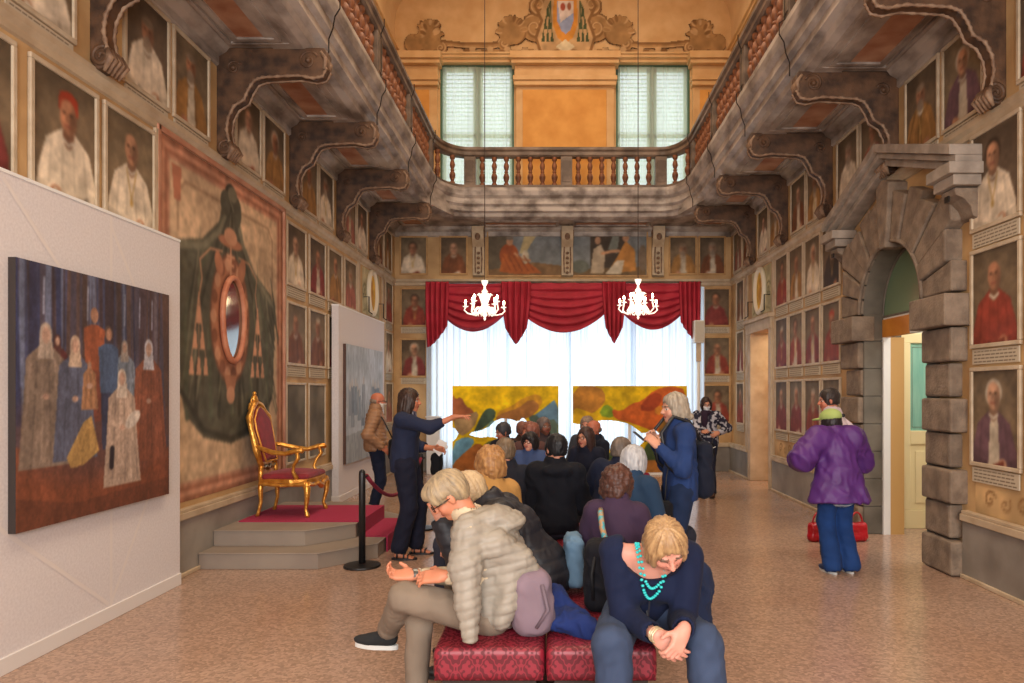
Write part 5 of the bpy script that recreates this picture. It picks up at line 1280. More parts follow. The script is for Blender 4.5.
ottoman(-0.26, 8.42, 0.515, 1.95, 'rearmost red ottoman of the seated group, left one', False, True)
ottoman(0.26, 8.42, 0.515, 1.95, 'rearmost red ottoman of the seated group, right one', False, True)
# ================= people
M_skin = vmat('skin', rough=0.5, spec=0.35, subsurf=0.06)
M_hair = vmat('hair', rough=0.5, spec=0.35, sheen=0.05)
M_cloth = vmat('dyed_cloth', rough=0.85, spec=0.2, sheen=0.02, bump=0.12, bscale=260)
M_nylon = vmat('quilted_nylon', rough=0.52, spec=0.35)
M_shoe = mat('shoe_leather', (26, 25, 28), rough=0.5); M_shoeb = mat('navy_canvas_shoe', (34, 48, 84), rough=0.7); M_sole = mat('pale_rubber_sole', (196, 196, 192), rough=0.6); M_brownsh = mat('brown_shoe', (74, 48, 36), rough=0.5)
M_specs = mat('dark_spectacle_frame', (34, 28, 28), rough=0.3)
def npv(v): return np.array([v[0], v[1], v[2]], float)
def rotm(pitch=0, yaw=0, roll=0):
    """columns right, forward, up.  pitch<0 looks down, yaw>0 turns to own left, roll>0 tips to own right"""
    return np.array(Matrix.Rotation(yaw, 3, 'Z') @ Matrix.Rotation(pitch, 3, 'X') @ Matrix.Rotation(roll, 3, 'Y'))
def ik(a, c, l1, l2, hint):
    a, c, hint = npv(a), npv(c), npv(hint); d = c-a; L = np.linalg.norm(d); mx = (l1+l2)*0.995
    if L > mx: c = a+d/L*mx; d = c-a; L = mx
    L = max(L, abs(l1-l2)+0.01); u = d/np.linalg.norm(d)
    x = (l1*l1-l2*l2+L*L)/(2*L); r = math.sqrt(max(l1*l1-x*x, 0)); h = hint-u*(hint@u); h = h/max(np.linalg.norm(h), 1e-6)
    return a+u*x+h*r, c
class Body: pass
def pose(yaw, root, s=1.0, seated=True, pelvis=None, lean=8, side=0, twist=0, head=(0, 0, 0), headoff=(0, 0.035, 0.115), wr=None, wl=None, er=(0.5, -0.6, -1), el=(-0.5, -0.6, -1), kr=None, kl=None, ar=None, al=None, broad=1.0, neckfwd=0.0):
    B = Body(); B.s = s; B.yaw = yaw; B.root = root; c_, s_ = math.cos(yaw), math.sin(yaw)
    def loc(v):
        x, y = v[0]-root[0], v[1]-root[1]; return np.array([x*c_+y*s_, -x*s_+y*c_, v[2]])
    B.loc = loc
    B.pel = npv(pelvis) if pelvis is not None else np.array([0, 0, (0.55 if seated else 0.945*s)])
    R = rotm(-math.radians(lean), math.radians(twist), math.radians(side)); B.R = R
    B.chest = B.pel+R@np.array([0, 0.0, 0.30*s]); B.neck = B.pel+R@np.array([0, neckfwd, 0.475*s]); B.waist = B.pel+R@np.array([0, 0.0, 0.14*s])
    B.hR = rotm(*[math.radians(a) for a in head]); B.head = B.neck+rotm(-math.radians(lean)*0.5, math.radians(twist), 0)@np.array(headoff)*s
    B.sh = {}; B.elb = {}; B.wri = {}; B.hip = {}; B.kn = {}; B.an = {}
    for q, w, e, k, a in ((1, wr, er, kr, ar), (-1, wl, el, kl, al)):
        sh = B.neck+R@np.array([q*0.165*s*broad, -0.005, -0.065*s]); B.sh[q] = sh
        if w is None: w = (B.pel+np.array([q*0.17, 0.30, 0.06])) if seated else (sh+np.array([q*0.07, 0.06, -0.50*s]))
        else: w = loc(w)
        B.elb[q], B.wri[q] = ik(sh, w, 0.285*s, 0.25*s, R@np.array(e))
        hp = B.pel+np.array([q*0.088*s, 0.02, -0.03]); B.hip[q] = hp
        if seated:
            kk = loc(k) if k is not None else hp+np.array([q*0.05, 0.43*s, -0.01])
            aa = loc(a) if a is not None else np.array([kk[0], kk[1]+0.02, 0.095])
        else:
            aa = loc(a) if a is not None else np.array([q*0.085, -0.03, 0.09]); kk, aa = ik(hp, aa, 0.42*s, 0.42*s, (0, 1, 0))
        B.kn[q] = kk; B.an[q] = aa
    return B
def add_hand(S, w, d, n, side, curl, s=1.0):
    d = d/np.linalg.norm(d); n = n-d*(n@d); n = n/np.linalg.norm(n); a = np.cross(d, n)*side
    Rm = np.stack([a, d, n], 1); cl = curl if isinstance(curl, (list, tuple)) else [curl]*4
    S.box(w+d*0.050*s, np.array([0.038, 0.048, 0.014])*s, r=0.013*s, R=Rm, k=0.014)
    S.cap(w-d*0.01, w+d*0.03*s, 0.026*s, 0.024*s, k=0.02, sq=(n, 0.8))
    S.ell(w+d*0.035*s+a*0.022*s+n*0.008*s, np.array([0.018, 0.03, 0.014])*s, R=Rm, k=0.012)
    for i in range(4):
        p = w+d*0.094*s+a*(0.0285-0.019*i)*s-d*(0.006 if i == 3 else 0)*s; L = [0.068, 0.077, 0.071, 0.055][i]*s; c = cl[i]
        for j, (f, t) in enumerate(((0.46, 0.55), (0.30, 1.4), (0.24, 2.0))):
            v = d*math.cos(c*t)+n*math.sin(c*t)+a*0.06*(1.5-i); v /= np.linalg.norm(v); q = p+v*L*f
            S.cap(p, q, (0.0092-0.0009*j)*s, (0.0085-0.0009*j)*s, k=0.004); p = q
    p = w+d*0.028*s+a*0.030*s; v = a*0.72+d*0.62+n*0.25; v /= np.linalg.norm(v); q = p+v*0.040*s; S.cap(p, q, 0.0125*s, 0.0105*s, k=0.010)
    v = a*0.25+d*0.85+n*0.45; v /= np.linalg.norm(v); S.cap(q, q+v*0.030*s, 0.0105*s, 0.0085*s, k=0.005)
def head_ops(S, B, jaw=1.0, ears=True, inf=0.0):
    c, R, s = B.head, B.hR, B.s
    H = lambda x, y, z: c+R@(np.array([x, y, z])*s)
    def E(p, r, k=0.02, op=1): S.ell(H(*p), np.array(r)*s, R=R, k=k, op=op)
    E((0, -0.014, 0.038), (0.073, 0.090, 0.078)); E((0, 0.022, -0.030), (0.056*jaw, 0.062, 0.078), 0.03); E((0, 0.060, -0.086), (0.022*jaw, 0.019, 0.018), 0.025)
    for q in (-1, 1):
        E((q*0.034, 0.056, -0.030), (0.024, 0.022, 0.026), 0.02); E((q*0.028, 0.076, 0.022), (0.024, 0.010, 0.008), 0.012)
        E((q*0.030, 0.094, 0.004), (0.015, 0.014, 0.009), 0.010, -1)
        if ears: E((q*0.074, -0.006, -0.004), (0.008, 0.018, 0.031), 0.008)
        E((q*0.011, 0.092, -0.026), (0.008, 0.009, 0.008), 0.006)
    S.cap(H(0, 0.080, 0.012), H(0, 0.104, -0.022), 0.008*s, 0.0115*s, k=0.012)
    E((0, 0.080, -0.050), (0.022, 0.012, 0.007), 0.006); E((0, 0.078, -0.060), (0.018, 0.011, 0.007), 0.006); E((0, 0.093, -0.0552), (0.02, 0.006, 0.0022), 0.003, -1)
    S.cap(H(0, -0.022, -0.050), B.neck-np.array([0, 0, 0.02]), 0.052*s, 0.058*s, k=0.03)
def skin_color(B, base, lips=(150, 72, 66), brow=(96, 76, 62), iris=(60, 44, 34), closed=False, mask=None):
    bl, ll, br, ir = lin(base), lin(lips), lin(brow), lin(iris)
    def f(V):
        L = (V-B.head)@B.hR/B.s; C = np.tile(bl, (len(V), 1)); fr = L[:, 1] > 0.045
        n = vnoise(V, 18, 3); C *= (1+0.06*n)[:, None]
        ax = np.abs(L[:, 0])
        ck = np.exp(-(((ax-0.036)/0.02)**2+((L[:, 2]+0.03)/0.022)**2))*fr; C = C*(1-0.25*ck[:, None])+lin((200, 96, 80))*0.25*ck[:, None]
        m = fr & (((L[:, 0])/0.024)**2+((L[:, 2]+0.055)/0.010)**2 < 1); C[m] = ll
        m = fr & (np.abs(L[:, 2]-0.026+0.15*np.maximum(ax-0.035, 0)) < 0.0045) & (ax > 0.014) & (ax < 0.050); C[m] = br
        if closed:
            m = fr & (np.abs(L[:, 2]-0.000) < 0.0035) & (ax > 0.017) & (ax < 0.045); C[m] = br*0.6
        else:
            m = fr & (((ax-0.030)/0.015)**2+((L[:, 2]-0.004)/0.0075)**2 < 1); C[m] = lin((206, 196, 186))
            m = fr & (((ax-0.030)/0.0068)**2+((L[:, 2]-0.004)/0.0075)**2 < 1); C[m] = ir
        if mask is not None: m = (L[:, 1] > 0.02) & (L[:, 2] < -0.018) & (L[:, 2] > -0.10); C[m] = lin(mask)
        return C
    return f
def flat(c, var=0.10, sc=9, seed=0, streak=None, c2=None):
    b = lin(c)
    def f(V):
        n = vnoise(V*(streak if streak is not None else 1.0), sc, seed); C = b*(1+var*n)[:, None]
        if c2 is not None: m = vnoise(V, sc*3.2, seed+9) > 0.05; C[m] = lin(c2)*(1+var*n[m])[:, None]
        return np.clip(C, 0, 1)
    return f
def folds(A=0.006, sc=7, seed=0):
    def f(V, N):
        W = V+0.03*np.stack([vnoise(V, 6, seed+11), vnoise(V, 6, seed+12), vnoise(V, 6, seed+13)], 1)
        n = vnoise(W*np.array([1.0, 1.0, 0.9])+W[:, [2, 2, 0]]*np.array([0.5, -0.4, 0.3]), sc*1.5, seed+3); m_ = vnoise(W*np.array([1.3, 1.3, 0.6]), sc*2.6, seed+7)
        return A*(0.9*vnoise(V*np.array([1, 1, 0.55]), sc, seed)+1.7*(0.42-np.abs(n))+0.7*(0.4-np.abs(m_)))
    return f
def quilt(step=0.045, q=0.010, seed=0, tilt=(0, 0.1)):
    def f(V, N):
        s_ = V[:, 2]+tilt[0]*V[:, 0]+tilt[1]*V[:, 1]+0.008*vnoise(V, 7, seed)
        return q*(0.25-(1-np.abs(np.sin(PI*s_/step)))**2.2)+0.009*vnoise(V, 9, seed+1)+0.005*(0.4-np.abs(vnoise(V*np.array([1.6, 1.6, 0.5]), 22, seed+4)))+0.003*vnoise(V, 34, seed+2)
    return f
def body(B, par, skin, vox, hands=True, curl=(0.5, 0.5), hd=(None, None), hn=(None, None), feet=False, **kw):
    S = Sdf(); s = B.s
    S.ell(B.pel, (0.13*s, 0.09*s, 0.10*s), k=0.04); S.ell(B.waist, (0.105*s, 0.08*s, 0.12*s), R=B.R, k=0.05); S.ell(B.chest, (0.125*s, 0.09*s, 0.14*s), R=B.R, k=0.05)
    S.cap(B.sh[-1]*0.88+B.sh[1]*0.12, B.sh[1]*0.88+B.sh[-1]*0.12, 0.042*s, k=0.05)
    for i, q in enumerate((1, -1)):
        S.path([B.sh[q]*0.95+B.sh[-q]*0.05, B.elb[q], B.wri[q]], [0.042*s, 0.036*s, 0.025*s], k=0.02)
        S.path([B.hip[q], B.kn[q], B.an[q]], [0.066*s, 0.042*s, 0.030*s], k=0.008)
        if hands:
            d = B.wri[q]-B.elb[q]; d = hd[i] if hd[i] is not None else d
            n = hn[i] if hn[i] is not None else np.array([-q*0.8, 0, -0.6])
            add_hand(S, B.wri[q], npv(d), npv(n), q, curl[i], s)
        if feet:
            a = B.an[q]; S.cap(a+np.array([0, -0.02, -0.045]), a+np.array([q*0.01, 0.10, -0.062]), 0.030, 0.022, k=0.02)
            for t in range(5): S.cap(a+np.array([q*0.01+(t-2)*0.015, 0.10, -0.066]), a+np.array([q*0.012+(t-2)*0.017, 0.148-0.004*abs(t-2), -0.072]), 0.010, 0.008, k=0.005)
    head_ops(S, B)
    return sdf_obj('body', S, vox, M_skin, par, color=skin_color(B, skin, **kw), it=1)
def top(B, par, name, col, vox=0.012, g=0.02, cuff=1.0, hem=-0.06, disp=None, m=None, collar=0.0, bust=0.0, belly=0.0, cf=None, wide=0.0, sleeve=0.0, neckr=0.062, low=0.0, sleeves=True, extra=None, neckz=0.0):
    S = Sdf(); s = B.s; up = B.R@np.array([0, 0, 1.0]); fw = B.R@np.array([0, 1.0, 0])
    S.ell(B.pel+up*0.02, (0.145*s+g+wide, 0.105*s+g+wide*0.8, 0.12*s+g), k=0.04)
    S.ell(B.waist+fw*belly*0.5, (0.118*s+g+wide*0.6, 0.090*s+g+belly*0.6, 0.14*s), R=B.R, k=0.06); S.ell(B.chest, (0.142*s+g, 0.102*s+g, 0.155*s), R=B.R, k=0.06)
    if low: S.cap(B.waist, B.pel-np.array([0, 0, low]), 0.13*s+g, 0.15*s+g+wide, k=0.05, sq=(fw, 0.75))
    if bust:
        for q in (-1, 1): S.ell(B.chest+B.R@np.array([q*0.065, 0.065+bust*0.3, -0.01]), (0.062, 0.05+bust*0.5, 0.06), R=B.R, k=0.04)
    S.cap(B.sh[-1]*0.92+B.sh[1]*0.08, B.sh[1]*0.92+B.sh[-1]*0.08, 0.052*s+g*0.6, k=0.05)
    S.cap(B.neck-up*0.05, B.neck+up*0.005, 0.082*s+g*0.4, 0.064*s+g*0.3, k=0.05)
    if collar: S.cap(B.neck-up*0.01, B.neck+up*collar+fw*0.01, 0.072*s+g*0.3, 0.074*s+g*0.3, k=0.015)
    if sleeves:
        for q in (1, -1):
            e = B.elb[q]; w = B.wri[q]; r = [0.055*s+g*0.8+sleeve, 0.045*s+g*0.7+sleeve, 0.030*s+g*0.6+sleeve]
            cw = e+(w-e)*cuff; S.path([B.sh[q], e, cw], [r[0], r[1], r[1]+(r[2]-r[1])*cuff], k=0.03)
            dv = (w-e)/np.linalg.norm(w-e); S.cap(cw+dv*0.012, cw+dv*0.09, 0.030*s+g*0.35, k=0.006, op=-1)
    if extra: extra(S)
    S.cap(B.neck+up*(0.03+collar*0.3+neckz), B.neck+up*0.22+fw*0.04, neckr*s, 0.075*s, k=0.01, op=-1)
    if hem is not None: S.box(B.pel+np.array([0, 0, hem-low-0.5]), (0.7, 0.7, 0.5), r=0.01, k=0.012, op=-1)
    return sdf_obj(name, S, vox, m or M_cloth, par, disp=disp or folds(0.005, 8, int(abs(B.root[0]*100))), color=cf or flat(col), it=1)
def trousers(B, par, col, vox=0.013, g=0.012, flare=0.0, cf=None, name='trousers', hemz=0.02, cutlow=True, m=None):
    S = Sdf(); s = B.s
    S.ell(B.pel, (0.148*s+g, 0.108*s+g, 0.115*s+g), k=0.04)
    for q in (1, -1):
        h, k_, a = B.hip[q], B.kn[q], B.an[q]; d = (a-k_)/np.linalg.norm(a-k_)
        S.cap(h, k_, 0.088*s+g, 0.062*s+g, k=0.02); S.cap(k_, a+d*hemz, 0.062*s+g, 0.046*s+g+flare, k=0.025); S.cap(a+d*(hemz+0.02), a+d*(hemz+0.09), 0.040*s+flare*0.7, k=0.006, op=-1)
    S.box(B.pel+np.array([0, -0.05, 0.10+0.3]), (0.3, 0.22, 0.3), r=0.01, k=0.01, op=-1)
    return sdf_obj(name, S, vox, m or M_cloth, par, disp=folds(0.006, 9, 5), color=cf or flat(col, 0.14, 11), it=1)
def shoes(B, par, m=None, sole=None, fdir=None, s=1.0, vox=0.010):
    for i, q in enumerate((1, -1)):
        a = B.an[q]; f = np.array([q*0.12, 1.0, 0]) if not fdir or fdir[i] is None else npv(fdir[i]); f = f/np.linalg.norm(f)
        sd = np.cross(f, [0, 0, 1.0]); sd /= np.linalg.norm(sd); u = np.cross(sd, f); R = np.stack([sd, f, u], 1)
        S = Sdf(); S.ell(a-u*0.040-f*0.008, (0.036, 0.050, 0.042), R=R, k=0.02); S.ell(a-u*0.058+f*0.105, (0.042, 0.078, 0.027), R=R, k=0.04); S.cap(a-u*0.03, a-u*0.055+f*0.08, 0.036, 0.034, k=0.03)
        S.box(a-u*(0.085+0.05)+f*0.05, (0.1, 0.2, 0.05), r=0.002, R=R, k=0.004, op=-1)
        o = sdf_obj('shoe', S, vox, m or M_shoe, par, it=1)
        T = MB(); pts = []
        for k in range(20):
            t = 2*PI*k/20; yy = math.cos(t); w = 0.041*(1.0 if yy > -0.2 else 0.86); pts.append((w*math.sin(t), 0.056+0.118*yy))
        M4 = Matrix([[R[r][0], R[r][1], R[r][2], a[r]] for r in range(3)]+[[0, 0, 0, 1]])
        T.prism(pts, 'z', -0.095, -0.072); T.v = [tuple(M4 @ Vector(v)) for v in T.v]; T.build('sole', sole or M_shoe, o)
def hair(B, par, style, col, vox=0.009, seed=1, amp=0.004, name='hair', col2=None):
    S = Sdf(); c, R, s = B.head, B.hR, B.s
    H = lambda x, y, z: c+R@(np.array([x, y, z])*s)
    def E(p, r, k=0.02, op=1): S.ell(H(*p), np.array(r)*s, R=R, k=k, op=op)
    if style == 'buzz': E((0, -0.018, 0.044), (0.077, 0.092, 0.080))
    elif style == 'fringe_ring': E((0, -0.035, 0.000), (0.079, 0.080, 0.045))
    else: E((0, -0.018, 0.042), (0.084, 0.100, 0.088))
    if style in ('short',): E((0, -0.06, -0.01), (0.068, 0.045, 0.07)); [E((q*0.06, 0.0, 0.0), (0.024, 0.05, 0.05)) for q in (-1, 1)]
    if style in ('bob', 'long', 'curly', 'bowl'):
        E((0, -0.068, -0.02), (0.076, 0.045, 0.088), 0.03)
        for q in (-1, 1): E((q*0.066, 0.000, -0.02), (0.026, 0.066, 0.082), 0.03)
    if style == 'fringe': E((0, -0.055, 0.0), (0.072, 0.05, 0.07), 0.03); E((0, 0.045, 0.072), (0.080, 0.066, 0.046), 0.03); [E((q*0.066, 0.040, 0.035), (0.022, 0.045, 0.034), 0.02) for q in (-1, 1)]
    if style == 'bowl': E((0, 0.03, 0.055), (0.086, 0.078, 0.060), 0.03); [E((q*0.066, 0.045, 0.01), (0.022, 0.035, 0.05), 0.02) for q in (-1, 1)]
    if style == 'curly': E((0, -0.03, 0.05), (0.100, 0.108, 0.098), 0.03); E((0, -0.08, -0.03), (0.086, 0.05, 0.085), 0.03)
    if style == 'long': 
        E((0, -0.075, -0.10), (0.085, 0.045, 0.12), 0.03)
        for q in (-1, 1): E((q*0.068, -0.01, -0.10), (0.030, 0.045, 0.10), 0.03)
    if style == 'flick': E((0, -0.075, -0.03), (0.08, 0.045, 0.07), 0.03); E((0, -0.105, -0.075), (0.075, 0.04, 0.03), 0.03); [E((q*0.066, -0.01, -0.03), (0.024, 0.055, 0.075), 0.03) for q in (-1, 1)]
    if style == 'fringe_ring': E((0, 0.0, 0.095), (0.10, 0.12, 0.070), 0.01, -1)
    fy = 0.118 if style in ('bob', 'long', 'curly', 'flick') else 0.112
    if style == 'fringe': E((0, 0.120, -0.05), (0.070, 0.085, 0.075), 0.012, -1); [E((q*0.085, 0.010, -0.025), (0.025, 0.034, 0.045), 0.008, -1) for q in (-1, 1)]; S.box(H(0, 0.02, -0.135), (0.12, 0.12, 0.075), r=0.01, R=R, k=0.01, op=-1)
    elif style == 'bowl': E((0, 0.125, -0.045), (0.062, 0.085, 0.085), 0.01, -1)
    else: E((0, fy, -0.036), (0.060, 0.078, 0.104), 0.015, -1)
    if style in ('short', 'buzz'): S.box(H(0, 0.02, -0.125), (0.12, 0.12, 0.075), r=0.01, R=R, k=0.01, op=-1); [E((q*0.085, 0.0, -0.02), (0.02, 0.022, 0.038), 0.008, -1) for q in (-1, 1)]
    cb = lin(col); c2 = lin(col2) if col2 is not None else cb*0.55
    def disp(V, N):
        L = (V-c)@R
        if style == 'curly': return amp*1.6*(vnoise(V, 42, seed)+0.6*vnoise(V, 80, seed+1))
        ang = np.arctan2(L[:, 0], L[:, 1]+0.02)*0.10
        q = np.stack([ang, 0*ang, np.linalg.norm(L, axis=1)*0.15+L[:, 2]*0.12], 1)
        return amp*(vnoise(q, 150, seed)+0.7*vnoise(q, 330, seed+2))
    def colr(V):
        L = (V-c)@R; ang = np.arctan2(L[:, 0], L[:, 1]+0.02)*0.10; q = np.stack([ang, L[:, 2]*0.05, 0*ang], 1)
        n = vnoise(q, 200, seed+5)*0.6+0.4*vnoise(V, 40, seed); t = np.clip(0.5+0.6*n, 0, 1)[:, None]; return cb*t+c2*(1-t)
    return sdf_obj(name, S, vox, M_hair, par, disp=disp, color=colr, it=1)
def specs(B, par):
    c, R, s = B.head, B.hR, B.s; H = lambda x, y, z: tuple(c+R@(np.array([x, y, z])*s)); m = MB()
    for q in (-1, 1):
        m.tube([H(q*0.031+0.023*math.cos(2*PI*k/14), 0.100, 0.002+0.017*math.sin(2*PI*k/14)) for k in range(14)], 0.0026, 5, closed=True)
        m.tube([H(q*0.054, 0.098, 0.008), H(q*0.076, 0.06, 0.008), H(q*0.080, -0.005, 0.004)], 0.0026, 5)
    m.tube([H(-0.009, 0.102, 0.006), H(0.009, 0.102, 0.006)], 0.0026, 5); m.build('spectacles', M_specs, par, smooth=True)
_people = []
def person(label, B):
    t = thing('person', label, 'person', (B.root[0], B.root[1], 0), B.yaw); _people.append(t); return t
D90 = PI/2
def strap(par, pts, col, w=0.016, name='bag_strap', B=None):
    m = MB(); m.tube(pts, w, 6); return m.build(name, mat('strap_%d_%d_%d' % tuple(col), col, rough=0.7), par, smooth=True)

# --- woman in silver quilted jacket, front left
B = pose(D90, (-0.30, 3.50), s=1.0, lean=13, head=(-38, 6, -6), headoff=(0, 0.085, 0.105), neckfwd=0.03,
         wr=(-0.70, 3.46, 0.715), wl=(-0.545, 3.37, 0.735), er=(0.2, -0.5, -1), el=(0.25, 0.0, -1),
         kr=(-0.685, 3.55, 0.53), ar=(-0.70, 3.50, 0.095), kl=(-0.74, 3.40, 0.625), al=(-0.89, 3.70, 0.36))
t = person('seated person with grey-blond hair in silver quilted jacket and beige trousers, front left', B)
SKN = (196, 128, 98)
body(B, t, SKN, 0.0055, curl=(0.95, 0.75), hd=((-0.05, 1, 0.02), (0.15, 1, -0.1)), hn=((-0.35, 0, 0.9), (0.6, 0.1, -0.75)), closed=True)
hair(B, t, 'fringe', (180, 156, 120), 0.006, 3, 0.004, col2=(112, 100, 84)); specs(B, t)
top(B, t, 'cream_sweater', (196, 178, 150), 0.010, g=0.008, cuff=0.93, m=M_cloth, collar=0.02)
trousers(B, t, (122, 108, 94), 0.010, g=0.006, hemz=-0.02)
shoes(B, t, mat('black_suede_sneaker', (24, 24, 26), rough=0.9), M_sole, fdir=((0.0, 1, 0), (0.1, 1, 0.05)), vox=0.008)
def jk(S):
    L = lambda v: B.loc((v[0]-0.055, v[1], v[2]+0.01))
    S.path([L((-0.36, 3.37, 0.95)), L((-0.37, 3.29, 0.80)), L((-0.355, 3.26, 0.62)), L((-0.345, 3.235, 0.475))], [0.080, 0.076, 0.058, 0.040], k=0.03)
    S.ell(L((-0.21, 3.50, 0.75)), (0.17, 0.13, 0.19), k=0.06); S.path([L((-0.24, 3.36, 0.88)), L((-0.12, 3.39, 0.80)), L((-0.05, 3.42, 0.72))], [0.08, 0.06, 0.04], k=0.04)
    S.path([L((-0.16, 3.38, 0.78)), L((-0.18, 3.34, 0.60)), L((-0.20, 3.33, 0.52))], [0.06, 0.05, 0.04], k=0.03)
    S.ell(L((-0.26, 3.48, 1.00)), (0.13, 0.11, 0.045), k=0.03); S.ell(L((-0.17, 3.48, 0.97)), (0.11, 0.075, 0.05), k=0.03)
top(B, t, 'quilted_jacket', (168, 160, 150), 0.009, g=0.035, m=M_nylon, disp=quilt(0.046, 0.008, 2, tilt=(0, 0.25)), sleeves=False, extra=jk, neckr=0.075, hem=-0.09,
    cf=lambda V: lin((146, 138, 126))*(1+0.10*vnoise(V, 9, 4))[:, None])
w = B.wri[1]; d = (B.wri[1]-B.elb[1]); d /= np.linalg.norm(d); MB().tube([tuple(w-d*0.01), tuple(w+d*0.012)], 0.031, 14).build('wristwatch', mat('steel_watch', (120, 124, 122), rough=0.3, metal=0.8), t)

# --- woman with the turquoise necklace, front right
B = pose(PI, (0.42, 3.46), s=1.0, lean=38, side=-5, twist=-4, head=(-46, 18, 16), headoff=(-0.045, 0.095, 0.06),
         wr=(0.425, 2.95, 0.595), wl=(0.535, 2.93, 0.625), er=(0.45, -0.5, -0.9), el=(-0.15, -0.6, -0.9),
         kr=(0.24, 3.02, 0.53), ar=(0.262, 2.96, 0.095), kl=(0.640, 3.05, 0.53), al=(0.67, 2.98, 0.095), broad=1.02)
t = person('seated person in navy top with turquoise bead necklace, head bowed and hands clasped', B)
body(B, t, (206, 146, 128), 0.0055, curl=((0.55, 0.6, 0.65, 0.7), (0.9, 0.9, 0.95, 1.0)), hd=((-0.72, 0.25, -0.62), (0.45, 0.45, -0.75)), hn=((-0.2, -0.9, -0.1), (0.3, -0.9, 0.1)), lips=(176, 92, 96), closed=True)
hair(B, t, 'bob', (190, 154, 108), 0.006, 7, 0.005, col2=(118, 86, 58))
top(B, t, 'navy_blouse', (20, 28, 54), 0.009, g=0.024, cuff=0.84, bust=0.05, belly=0.04, neckr=0.145, neckz=-0.045, hem=-0.03)
trousers(B, t, (74, 88, 112), 0.010, g=0.018, flare=0.012, cf=flat((54, 66, 90), 0.22, 22))
shoes(B, t, M_shoe, None, vox=0.010)
up = B.R@np.array([0, 0, 1.0]); fw = B.R@np.array([0, 1.0, 0]); rt = B.R@np.array([1.0, 0, 0])
M_turqb = mat('turquoise_bead', (46, 196, 196), rough=0.35); nk = MB()
for (dx, dz, n, r) in ((0.085, 0.235, 34, 0.0085), (0.075, 0.16, 26, 0.008)):
    for k in range(n):
        u = -1+2*k/(n-1); x = math.sin(u*PI/2*1.0)*dx; yv = 0.5*(1-math.cos(PI*(1-abs(u))))      # 0 at neck, 1 at the lowest bead
        p = B.neck+rt*x*(1-0.25*yv)+fw*(0.03+0.115*min(1, yv*1.4))+up*(0.055-dz*yv-0.01)
        nk.ball(tuple(p), (r, r, r*0.8), n=7, m=5)
nk.build('bead_necklace', M_turqb, t, smooth=True)
pend = [tuple(B.neck+fw*0.155+up*(-0.20)), tuple(B.neck+fw*0.20+up*(-0.30)+np.array([0, 0, -0.02])), tuple(B.pel+np.array([0.0, 0.23, 0.10]))]
MB().tube(pend, 0.004, 6).build('pendant_cord', mat('dark_cord', (40, 40, 48), rough=0.5), t)
w = B.wri[1]; d = (w-B.elb[1]); d /= np.linalg.norm(d)
bmb = MB(); a1 = np.cross(d, [0, 0, 1.0]); a1 /= np.linalg.norm(a1); a2 = np.cross(d, a1)
for o_ in (-0.012, 0.0, 0.012): bmb.tube([tuple(w+d*o_+(a1*math.cos(2*PI*k/14)+a2*math.sin(2*PI*k/14))*0.032) for k in range(14)], 0.004, 6, closed=True)
bmb.build('bracelet', mat('pearl_gold_bracelet', (214, 196, 160), rough=0.3, metal=0.5), t, smooth=True)

# --- guide
B = pose(-D90, (-1.49, 6.87), s=1.0, seated=False, lean=2, head=(-4, 0, 0), headoff=(0, 0.04, 0.115), wr=(-0.98, 6.72, 1.38), wl=(-1.20, 6.95, 1.06), er=(0.3, 0.1, -1), el=(-0.4, -0.5, -1), ar=(-1.52, 6.77, 0.09), al=(-1.40, 6.99, 0.09))
t = person('standing guide in dark navy with long dark hair pointing her arm to the right', B)
body(B, t, (186, 118, 88), 0.0075, curl=((0.05, 0.5, 0.7, 0.8), (0.8,)*4), hd=((0.0, 1, 0.1), None), hn=((0, -0.15, -1), None), feet=True)
hair(B, t, 'long', (64, 42, 32), 0.009, 5, 0.005, col2=(30, 20, 16))
top(B, t, 'navy_top', (34, 40, 62), 0.012, g=0.022, cuff=0.45, bust=0.03, low=0.05, hem=-0.06, belly=0.01)
trousers(B, t, (26, 28, 44), 0.013, g=0.020, flare=0.014, hemz=-0.03)
S = Sdf(); S.ell(B.neck+np.array([0, 0.02, 0.0]), (0.085, 0.075, 0.035), k=0.02); S.ell(B.neck+np.array([0.0, 0.085, -0.06]), (0.05, 0.025, 0.07), k=0.03); S.cap(B.neck+np.array([0, 0, 0.01]), B.neck+np.array([0, 0.02, 0.15]), 0.058, k=0.01, op=-1)
sdf_obj('patterned_scarf', S, 0.010, M_cloth, t, color=flat((150, 146, 150), 0.2, 20, 3, c2=(60, 60, 80)), it=1)
for q in (1, -1):
    a = B.an[q]; sd = MB(); f0 = a+np.array([q*0.01, 0, 0])
    sd.prism([(0.042*math.sin(2*PI*k/16), 0.055+0.125*math.cos(2*PI*k/16)) for k in range(16)], 'z', -0.088, -0.070)
    sd.v = [(v[0]+f0[0], v[1]+f0[1], v[2]+f0[2]) for v in sd.v]
    so = sd.build('sandal', M_shoe, t)
    sb = MB()
    for yy, h_, wd in ((0.095, -0.030, 0.046), (0.055, -0.018, 0.044), (-0.01, 0.005, 0.040)):
        sb.tube([tuple(f0+np.array([-wd, yy, -0.072])), tuple(f0+np.array([-wd*0.7, yy, h_-0.012])), tuple(f0+np.array([0, yy+0.012, h_])), tuple(f0+np.array([wd*0.7, yy, h_-0.012])), tuple(f0+np.array([wd, yy, -0.072]))], 0.008, 5)
    sb.build('strap', M_shoe, so, smooth=True)

